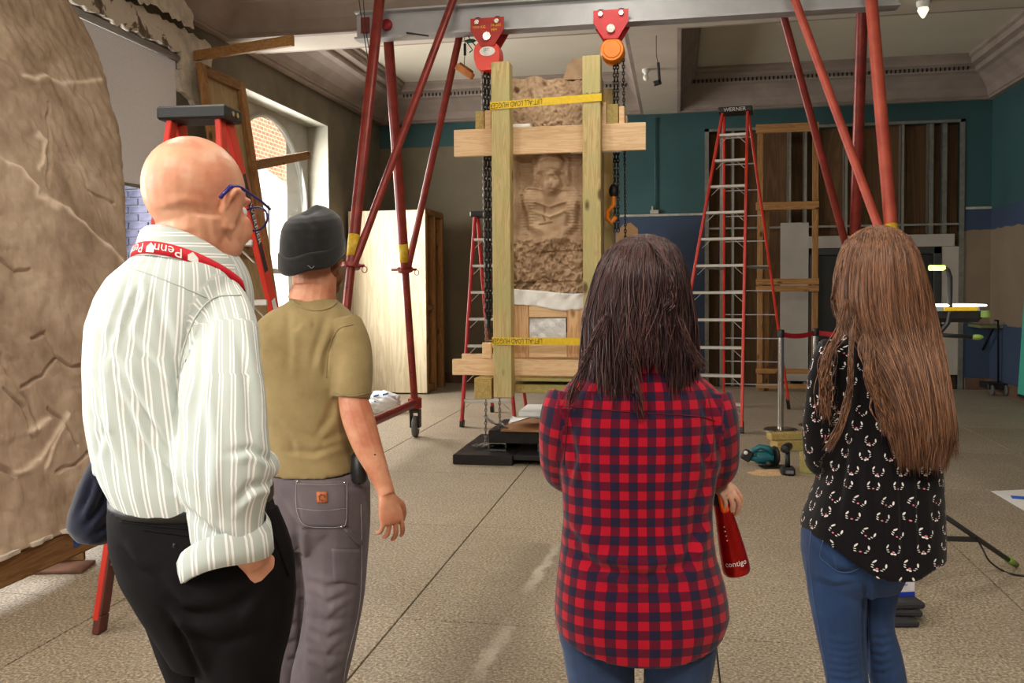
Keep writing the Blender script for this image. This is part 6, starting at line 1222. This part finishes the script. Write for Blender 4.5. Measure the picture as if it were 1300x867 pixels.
part('belt', ring_loft([RG(345, 458, y, 2.9, b_) for y, b_ in ((588, .12), (588.5, .137), (597, .141), (597.5, .13))], False), M_black, P2, True); part('belt_pouch', xf(box((-.028, -.02, -.05), (.028, .02, .05), .012), np.vstack([np.c_[np.array([R0 * .6 - W0 * .8, W0 * .6 + R0 * .8, Z0]).T, AD(456, 594, 2.8)], [0, 0, 0, 1]])), M_black, P2, True, 'black belt pouch')
FA = [(446, 485, 2.8, 15), (448, 506, 2.8, 18.5), (455, 532, 2.79, 20.5), (466, 565, 2.775, 18.5), (479, 596, 2.76, 14), (487, 616, 2.755, 11.5), (491, 628, 2.75, 11)]
body = head(hc, B, .95) + [LIMB([(401, 338, 2.905, 27), (400, 362, 2.9, 27), (396, 384, 2.9, 31)]), LIMB([(392, 330, 2.88, 20), (394, 360, 2.88, 22)]), TORSO(TK[1:], s=.86), LIMB(ARM_R[:3], 1, .7), LIMB(ARM_L, 1, .8), LIMB(FA), LIMB([(332, 495, 2.95, 18), (336, 530, 2.98, 17), (352, 552, 3.08, 14), (370, 560, 3.16, 11)])] + [TORSO(tk, s=.88), LIMB(LEG_R, 1, .8), LIMB(LEG_L, 1, .8)]
body += hand(AD(491, 628, 2.75), AD(499, 668, 2.74) - AD(491, 628, 2.75), R0 * .62 - W0 * .78, (.42, .5, .58, .66), 1.0, -1, .2, .4); body += hand(AD(370, 560, 3.16), R0 + W0 * .5, W0, (.5, .5, .6, .6), 1.0, -1)
body = fuse(body, .0033, 2); part('body', body, SK2, P2, True); face_bits(P2, hc, B, 1.0, 'brown')
bt = bvh(body); q = hit(bt, 476, 577, .0); part('mole', ellipsoid(q, (.003, .003, .003), None, 8, 6), mat('mole_brown', (90, 50, 36), .7), P2, True)
# beard and beanie
E_ = lambda p, a: xf(ellipsoid(p, a, None, 22, 14), np.vstack([np.c_[B, hc], [0, 0, 0, 1]])); beard = fuse([E_((0, .05, -.085), (.062, .06, .048)), E_((0, .085, -.115), (.035, .03, .03)), E_((-.052, .015, -.055), (.022, .035, .045)), E_((.052, .015, -.055), (.022, .035, .045)), E_((0, .1, -.055), (.032, .014, .008))], .005, 2); beard = wrinkle(beard, (), [(160, .002, 3, (1, 1, .5))]); part('beard', beard, mat('auburn_beard', (120, 72, 42), .8, var=.4, scale=90, bmp=.6), P2, True, 'short auburn beard')
M_beanie = cloth('black_fleece', plain((36, 34, 34), (22, 21, 21), 30), .95, 600, .35, .3); U3 = B[:, 2]; R = []
for h, f in ((-.035, .99), (-.01, 1.0), (.03, .985), (.06, .95), (.083, .86), (.1, .68), (.11, .44), (.114, .16)): R.append(np.array([hc + B @ A((.100 * f * math.cos(a), -.014 + .113 * f * math.sin(a), h + .02 * math.sin(a) + .016)) for a in np.linspace(0, 2 * math.pi, 44, False)]))
bn = fuse([ring_loft(R)], .005, 4); bn = wrinkle(bn, [([(372, 282), (398, 300), (405, 312)], 4, .003), ([(385, 270), (400, 292)], 4, .003)], [(30, .0022, 7, (1, 1, 1))]); garment('beanie', bn, M_beanie, P2, bn[0], 'black knitted beanie'); R = []
for h, f in ((-.05, .97), (-.054, 1.01), (-.045, 1.025), (-.008, 1.03), (.002, 1.025), (.004, .98)): R.append(np.array([hc + B @ A((.1 * f * math.cos(a), -.016 + .114 * f * math.sin(a), h + .045 * math.sin(a) + .012 + .004 * math.sin(5 * a))) for a in np.linspace(0, 2 * math.pi, 44, False)]))
cf = ring_loft(R, False); garment('beanie_cuff', cf, M_beanie, P2, cf[0]); ct_ = bvh(cf); q = hit(ct_, 394, 339, .0015)
if q is not None: part('beanie_logo', tube([q + R0 * (-.012 + .003 * k) + Z0 * (.004 * math.sin(k * .9)) for k in range(9)], .0012, 5), mat('grey_logo', (120, 120, 120), .6), P2, True)
for px, dd, yw in ((399, 2.88, 15), (361, 3.0, 5)): q = AD(px, 400, dd); shoe(P2, (q[0], q[1], 0), math.radians(yw), mat('brown_boot', (96, 70, 48), .7))

# ------------------------------------------------------------------ the dark-haired woman in the plaid shirt
d = 2.2; P3 = thing('person', 'dark-haired woman in red and navy checked shirt and jeans, arms folded', 'person', at_floor(812, d))
B = basis(math.radians(4), math.radians(6)); hc = AD(816, 366, 2.2)
TK = [(440, 783, 846, 2.2, .055), (456, 768, 860, 2.2, .075), (470, 745, 880, 2.2, .09), (484, 724, 900, 2.2, .1), (500, 710, 914, 2.2, .108), (530, 706, 918, 2.2, .115), (570, 708, 916, 2.2, .118), (610, 714, 908, 2.2, .118), (655, 714, 902, 2.2, .118), (700, 709, 906, 2.2, .13), (745, 704, 918, 2.2, .145), (775, 703, 922, 2.2, .148), (798, 706, 914, 2.2, .14)]
ARM_L = [(724, 505, 2.19, 30), (716, 530, 2.18, 29), (711, 565, 2.2, 25), (712, 598, 2.26, 23), (735, 606, 2.34, 22), (790, 604, 2.4, 21), (850, 608, 2.4, 19)]; ARM_R = [(900, 505, 2.19, 30), (908, 530, 2.18, 29), (914, 565, 2.2, 25), (911, 594, 2.25, 24), (885, 598, 2.36, 22), (830, 586, 2.45, 20), (770, 580, 2.45, 18)]
sh_ = fuse([TORSO(TK, dip_last=.045, hem=True), LIMB(ARM_L), LIMB(ARM_R)], .006, 4)
sh_ = wrinkle(sh_, [([(715, 690), (760, 722), (820, 732), (880, 715)], 7, .014), ([(712, 660), (735, 690), (760, 705)], 6, .008), ([(900, 640), (880, 690), (868, 740)], 6, .010), ([(902, 600), (885, 640), (880, 680)], 6, .008), ([(722, 540), (730, 580), (720, 620)], 5, .008), ([(900, 535), (893, 575), (905, 605)], 5, .009), ([(760, 740), (800, 755), (870, 748)], 7, .007), ([(740, 520), (745, 580), (742, 660)], 8, .003), ([(870, 525), (873, 600), (868, 680)], 8, .003), ([(888, 505), (908, 545), (915, 580)], 5, .006)], [(16, .004, 6, (1, 1, .6))])
uv = axis_uv(sh_[0], [([AD(813, 440, 2.2), AD(811, 600, 2.2), AD(812, 810, 2.2)], .2, -W0, 1, (.19, .12)), (pts(ARM_L), .056, -W0, 1), (pts(ARM_R), .056, -W0, 1)])
M_seam3 = mat('seam_maroon', (86, 14, 36), .9); M_plaid = cloth('checked_flannel', c_plaid, .9, 700, .2, .2); garment('checked_shirt', sh_, M_plaid, P3, uv, 'red and navy checked flannel shirt'); tr = bvh(sh_)
part('yoke_seam', seam(tr, [(706, 515), (740, 518), (812, 524), (880, 528), (908, 534)], .0014), M_seam3, P3, True); part('sleeve_seam', seam(tr, [(726, 495), (720, 540), (716, 590)], .0012), M_seam3, P3, True); part('sleeve_seam', seam(tr, [(898, 498), (906, 545), (902, 590)], .0012), M_seam3, P3, True)
cc = AD(815, 448, 2.2); R = [np.array([cc + R0 * (.068 + g) * math.cos(a) + W0 * (.062 + g) * math.sin(a) + Z0 * (h - .03 * math.sin(a)) for a in np.linspace(0, 2 * math.pi, 40, False)]) for h, g in ((-.02, 0), (.03, -.004), (.034, 0), (.028, .006), (-.012, .022), (-.016, .02))]; V, Fc = ring_loft(R, False); garment('collar', (V, Fc), M_plaid, P3, np.c_[np.tile(np.linspace(0, .45, 40, False), 6), V[:, 2], V[:, 2] * 0])
LEG_R = [(862, 760, 2.2, 50), (862, 820, 2.2, 46), (858, 870, 2.2, 42), (850, 980, 2.2, 33), (846, 1090, 2.24, 25)]; LEG_L = [(758, 760, 2.2, 50), (760, 820, 2.2, 46), (764, 870, 2.2, 42), (772, 980, 2.2, 33), (774, 1090, 2.24, 25)]
tk = [(690, 722, 898, 2.2, .11), (740, 714, 908, 2.2, .13), (790, 708, 912, 2.2, .125), (815, 712, 908, 2.2, .1)]
trs = fuse([TORSO(tk), LIMB(LEG_R), LIMB(LEG_L)], .007, 4); trs = wrinkle(trs, [([(818, 815), (817, 840), (815, 867)], 4, .010), ([(735, 832), (760, 836), (800, 830)], 5, .004)], [(18, .002, 3, (1, 1, 1))]); M_jean1 = cloth('blue_denim', c_jeans((48, 64, 96), (78, 98, 132)), .8, 900, .2); garment('jeans', trs, M_jean1, P3, trs[0], 'blue jeans')
body = head(hc, B, .95) + [LIMB([(816, 390, 2.21, 26), (815, 420, 2.2, 26), (814, 450, 2.2, 30)]), TORSO(TK[1:-2], s=.86), LIMB(ARM_L, 1, .75), LIMB(ARM_R, 1, .75), TORSO(tk, s=.9), LIMB(LEG_R, 1, .85), LIMB(LEG_L, 1, .85), LIMB([(840, 606, 2.4, 15), (875, 604, 2.37, 13), (893, 604, 2.34, 12)])]
wq = AD(895, 604, 2.33); body += hand(wq, AD(922, 622, 2.29) - wq, Z0 * .75 + R0 * .35 - W0 * .5, (.75, .72, .78, .8), .9, -1, .1, .55) + hand(AD(775, 580, 2.45), -R0 + W0 * .1, W0, (.4, .4, .4, .4), .9, 1)
body = fuse(body, .0033, 2); part('body', body, SK3, P3, True); face_bits(P3, hc, B, .95, 'brown')
rq = AD(916, 608, 2.285); part('ring', tube([rq + R0 * .010 * math.cos(a) + Z0 * .010 * math.sin(a) for a in np.linspace(0, 2 * math.pi, 14, False)], .0015, 6, closed=True), M_steel, P3, True); part('ring_stone', ellipsoid(rq + Z0 * .011 - W0 * .004, (.004, .004, .003), None, 10, 8), M_wprint, P3, True)
M_hair3 = hairmat('dark_brown_hair', (26, 16, 17), (58, 36, 36), (110, 74, 70), .36)
rows = [(298, 806, 828, 2.2, .03), (304, 790, 846, 2.2, .065), (314, 774, 858, 2.2, .09), (332, 762, 866, 2.2, .11), (352, 755, 871, 2.2, .12), (380, 748, 875, 2.2, .122), (405, 743, 878, 2.195, .118), (430, 739, 882, 2.19, .108), (450, 736, 884, 2.18, .1), (466, 738, 882, 2.17, .09)]
tail3 = lambda th: 476 + 22 * abs(math.sin(th)) ** 2 - (30 if abs(th - .12) < .35 else 0) + (12 if th < -.5 else 0)
hair(P3, 'hair', rows[:-3], (-2.1, 2.1), 2600, M_hair3, 5, .0016, .010, 12, tail=tail3, extra=[([(770, 400, 2.07), (752, 440, 2.07), (738, 475, 2.07), (722, 515, 2.08)], 40, 5), ([(800, 430, 2.06), (806, 470, 2.06), (812, 505, 2.06), (816, 535, 2.075)], 14, 4), ([(860, 400, 2.07), (872, 430, 2.07), (884, 455, 2.08), (893, 468, 2.085)], 50, 4), ([(812, 300, 2.19), (830, 312, 2.1), (850, 345, 2.07), (852, 380, 2.07), (842, 392, 2.07)], 30, 3)])
for px in (846, 774): q = AD(px, 400, 2.24); shoe(P3, (q[0], q[1], 0), 0, M_black, .25)
# bottle in her hand
b0, b1 = AD(913, 624, 2.29), AD(936, 728, 2.29); ax = unit(b1 - b0); Lb = np.linalg.norm(b1 - b0); bo = thing('drink_bottle', "metallic red drink bottle hanging from the dark-haired woman's hand", 'bottle', b1)
part('bottle_body', lathe([(.004, .03), (.022, .03), (.0235, .06), (.028, .1), (.033, .15), (.036, Lb - .02), (.0355, Lb - .008), (.031, Lb), (.004, Lb)], 28, b0, ax), mat('metallic_red', (176, 22, 20), .25, .6, var=.15, scale=60, bmp=0), bo, 40)
part('cap', lathe([(.004, -.012), (.016, -.012), (.02, -.004), (.0225, .012), (.0225, .032), (.004, .033)], 24, b0, ax), M_black, bo, 40); sd = unit(np.cross(ax, W0)); part('spout_cover', bar(b0 + ax * -.004 - W0 * .018, b0 + ax * .05 - W0 * .024, .02, .012, W0, .004), mat('vivid_orange', (255, 96, 20), .4), bo)
part('carry_loop', tube([b0 + sd * .014, b0 - ax * .03 + sd * .012, b0 - ax * .036, b0 - ax * .03 - sd * .012, b0 - sd * .014], .005, 8), M_black, bo, True)
tl = text_shape('contigo', .02); u_ = -sd if np.dot(-sd, R0) > 0 else sd; c0 = b0 + ax * (Lb - .035); V = A([c0 + u_ * .0365 * math.sin((x - .034) / .0365) - unit(np.cross(u_, ax)) * 0 + unit(-W0 - ax * np.dot(-W0, ax)) * .0368 * math.cos((x - .034) / .0365) - ax * (y - .005) for x, y, _ in tl[0]]); part('lettering', (V, tl[1]), M_wprint, bo)
for k in range(4): q = b0 + ax * (.085 + .012 * k) - u_ * .012 + unit(-W0 - ax * np.dot(-W0, ax)) * .027; part('dot_mark', ellipsoid(q, (.0016,) * 3, None, 8, 6), M_wprint, bo)

# ------------------------------------------------------------------ the long-haired woman in the cat-print blouse
d = 2.43; P4 = thing('person', 'woman with very long light brown hair, black cat-print blouse and blue jeans', 'person', at_floor(1095, d))
B = basis(math.radians(4), math.radians(6)); hc = AD(1112, 351, 2.43)
TK = [(412, 1085, 1140, 2.43, .05), (424, 1066, 1156, 2.43, .07), (434, 1054, 1170, 2.43, .085), (448, 1047, 1180, 2.43, .1), (470, 1046, 1186, 2.43, .112), (510, 1050, 1186, 2.43, .12), (560, 1052, 1188, 2.43, .125), (600, 1044, 1190, 2.43, .13), (640, 1030, 1191, 2.425, .15), (664, 1022, 1190, 2.42, .163), (676, 1023, 1189, 2.42, .166)]
ARM_L = [(1062, 442, 2.42, 23), (1050, 470, 2.4, 23), (1044, 510, 2.4, 22), (1041, 548, 2.41, 23), (1044, 582, 2.45, 22), (1050, 575, 2.54, 20), (1052, 548, 2.62, 16)]; ARM_R = [(1168, 442, 2.42, 23), (1180, 480, 2.42, 21), (1184, 530, 2.44, 20), (1180, 580, 2.48, 20), (1150, 585, 2.58, 17), (1110, 575, 2.64, 15)]
def hem_drop(V):
    X, Y = topx(V); f = np.clip((Y - 610) / 66, 0, 1) ** 1.3; k = np.clip((X - 1030) / 105, 0, 1); k = k * k * (3 - 2 * k); r = 1 - .35 * np.clip((X - 1165) / 25, 0, 1); V[:, 2] -= f * (.085 * k * r); return V
tor = TORSO(TK, hem=True); tor = (hem_drop(tor[0]), tor[1]); sh_ = fuse([tor, LIMB(ARM_L), LIMB(ARM_R)], .006, 4)
sh_ = wrinkle(sh_, [([(1105, 540), (1108, 620), (1112, 700)], 7, .008), ([(1145, 590), (1148, 650), (1150, 715)], 7, .010), ([(1165, 600), (1168, 660), (1170, 700)], 5, .008), ([(1075, 520), (1070, 590), (1060, 660)], 7, .010), ([(1088, 560), (1090, 620), (1095, 680)], 6, .007), ([(1040, 530), (1055, 545), (1062, 570)], 4, .007), ([(1128, 600), (1130, 660), (1130, 720)], 5, .007)], [(18, .004, 6, (1, 1, .35))])
uv = axis_uv(sh_[0], [([AD(1112, 410, 2.43), AD(1115, 550, 2.43), AD(1108, 720, 2.43)], .165, -W0, 1, (.16, .125)), (pts(ARM_L), .05, -W0, 1), (pts(ARM_R), .05, -W0, 1)]); uv[:, 1] *= np.where(uv[:, 2] < .5, 1, -1)
M_blouse = cloth('cat_print_crepe', c_cats, .8, 900, .12); garment('blouse', sh_, M_blouse, P4, uv, 'black blouse printed with small white cat faces')
LEG_L = [(1062, 680, 2.42, 40), (1062, 730, 2.42, 38), (1066, 790, 2.42, 32), (1074, 850, 2.41, 27), (1078, 900, 2.42, 25), (1078, 990, 2.46, 21), (1078, 1040, 2.47, 19)]; LEG_R = [(1116, 680, 2.46, 36), (1114, 730, 2.47, 29), (1112, 790, 2.48, 22.5), (1122, 835, 2.5, 23), (1130, 880, 2.52, 22), (1140, 960, 2.58, 19), (1144, 1010, 2.6, 17)]
tk = [(636, 1040, 1150, 2.43, .09), (655, 1026, 1154, 2.43, .11), (675, 1020, 1155, 2.43, .125), (700, 1020, 1152, 2.43, .132), (725, 1024, 1144, 2.43, .12), (745, 1028, 1138, 2.43, .09)]
trs = fuse([TORSO(tk), LIMB(LEG_R), LIMB(LEG_L)], .006, 4); trs = wrinkle(trs, [([(1100, 735), (1098, 780), (1100, 867)], 4, .012), ([(1030, 735), (1060, 745), (1095, 740)], 4, .004), ([(1030, 700), (1070, 728), (1098, 732)], 5, .005)] + [([(1050, 815 + 9 * k), (1075, 820 + 9 * k), (1100, 814 + 9 * k)], 3, .004) for k in range(6)] + [([(1102, 805 + 11 * k), (1118, 812 + 11 * k), (1136, 806 + 11 * k)], 3, .004) for k in range(5)], [(20, .002, 3, (1, 1, 1))])
M_jean2 = cloth('bright_blue_denim', c_jeans((42, 64, 104), (66, 92, 136)), .8, 900, .2); garment('jeans', trs, M_jean2, P4, trs[0], 'blue skinny jeans'); tr = bvh(trs); M_th2 = mat('denim_thread', (76, 100, 140), .8)
part('back_pocket', drape(tr, [(1047, 676), (1104, 690), (1100, 716), (1062, 724)], 10, 8, .003, .005), M_jean2, P4, True); part('pocket_stitching', seam(tr, [(1048, 676), (1045, 690), (1042, 706), (1050, 714), (1062, 724), (1076, 725), (1090, 721), (1103, 712)], .0009, .004, 3), M_th2, P4, True); part('side_seam', seam(tr, [(1030, 672), (1028, 720), (1040, 800), (1052, 866)], .001), M_th2, P4, True)
body = head(hc, B, .95) + [LIMB([(1112, 375, 2.44, 24), (1112, 400, 2.43, 24), (1112, 425, 2.43, 27)]), TORSO(TK[1:-2], s=.85), LIMB(ARM_L, 1, .7), LIMB(ARM_R, 1, .7), TORSO(tk, s=.85), LIMB(LEG_R, 1, .72), LIMB(LEG_L, 1, .72), LIMB([(1052, 556, 2.6, 11), (1047, 540, 2.63, 10)])]
wq = AD(1046, 538, 2.64); body += hand(wq, AD(1034, 508, 2.66) - wq, -R0 * .7 - W0 * .4, (.6, .6, .7, .7), .85, 1) + hand(AD(1108, 573, 2.65), -R0 - Z0 * .1, W0, (.4, .4, .4, .4), .85, 1)
body = fuse(body, .0045, 3); part('body', body, SK3, P4, True); face_bits(P4, hc, B, .95, 'brown')
part('sleeve_cuff', lathe([(.036, -.012), (.04, -.008), (.04, .008), (.036, .012)], 24, AD(1052, 552, 2.61), AD(1046, 538, 2.64) - AD(1052, 556, 2.6)), mat('black_crepe', (18, 16, 19), .8), P4, True)
M_hair4 = hairmat('light_brown_hair', (50, 32, 25), (112, 75, 54), (172, 124, 92), .36)
rows = [(287, 1104, 1124, 2.43, .03), (292, 1092, 1138, 2.43, .065), (302, 1079, 1150, 2.43, .09), (320, 1070, 1160, 2.43, .108), (345, 1064, 1168, 2.43, .116), (375, 1062, 1176, 2.43, .114), (400, 1066, 1181, 2.42, .106), (425, 1078, 1187, 2.4, .09), (450, 1094, 1193, 2.36, .075), (480, 1112, 1198, 2.33, .062), (520, 1128, 1204, 2.3, .05), (560, 1136, 1208, 2.285, .04), (588, 1140, 1204, 2.28, .032)]
hair(P4, 'hair', rows[:-1] + [(582, 1142, 1200, 2.28, .03)], (-1.9, 1.9), 3200, M_hair4, 9, .0013, .006, 8, extra=[([(1075, 380, 2.34), (1066, 420, 2.32), (1052, 450, 2.3), (1046, 490, 2.3), (1048, 530, 2.3)], 60, 5), ([(1085, 400, 2.32), (1080, 450, 2.29), (1078, 500, 2.285), (1066, 540, 2.285), (1050, 570, 2.3)], 40, 3), ([(1100, 420, 2.31), (1104, 470, 2.28), (1118, 510, 2.27), (1132, 550, 2.26)], 140, 6), ([(1070, 330, 2.34), (1060, 370, 2.34), (1063, 400, 2.34)], 25, 3), ([(1190, 480, 2.28), (1208, 540, 2.28), (1214, 580, 2.28)], 30, 4)])
for px, dd in ((1078, 2.47), (1144, 2.6)): q = AD(px, 400, dd); shoe(P4, (q[0], q[1], 0), math.radians(-5), M_black, .25)
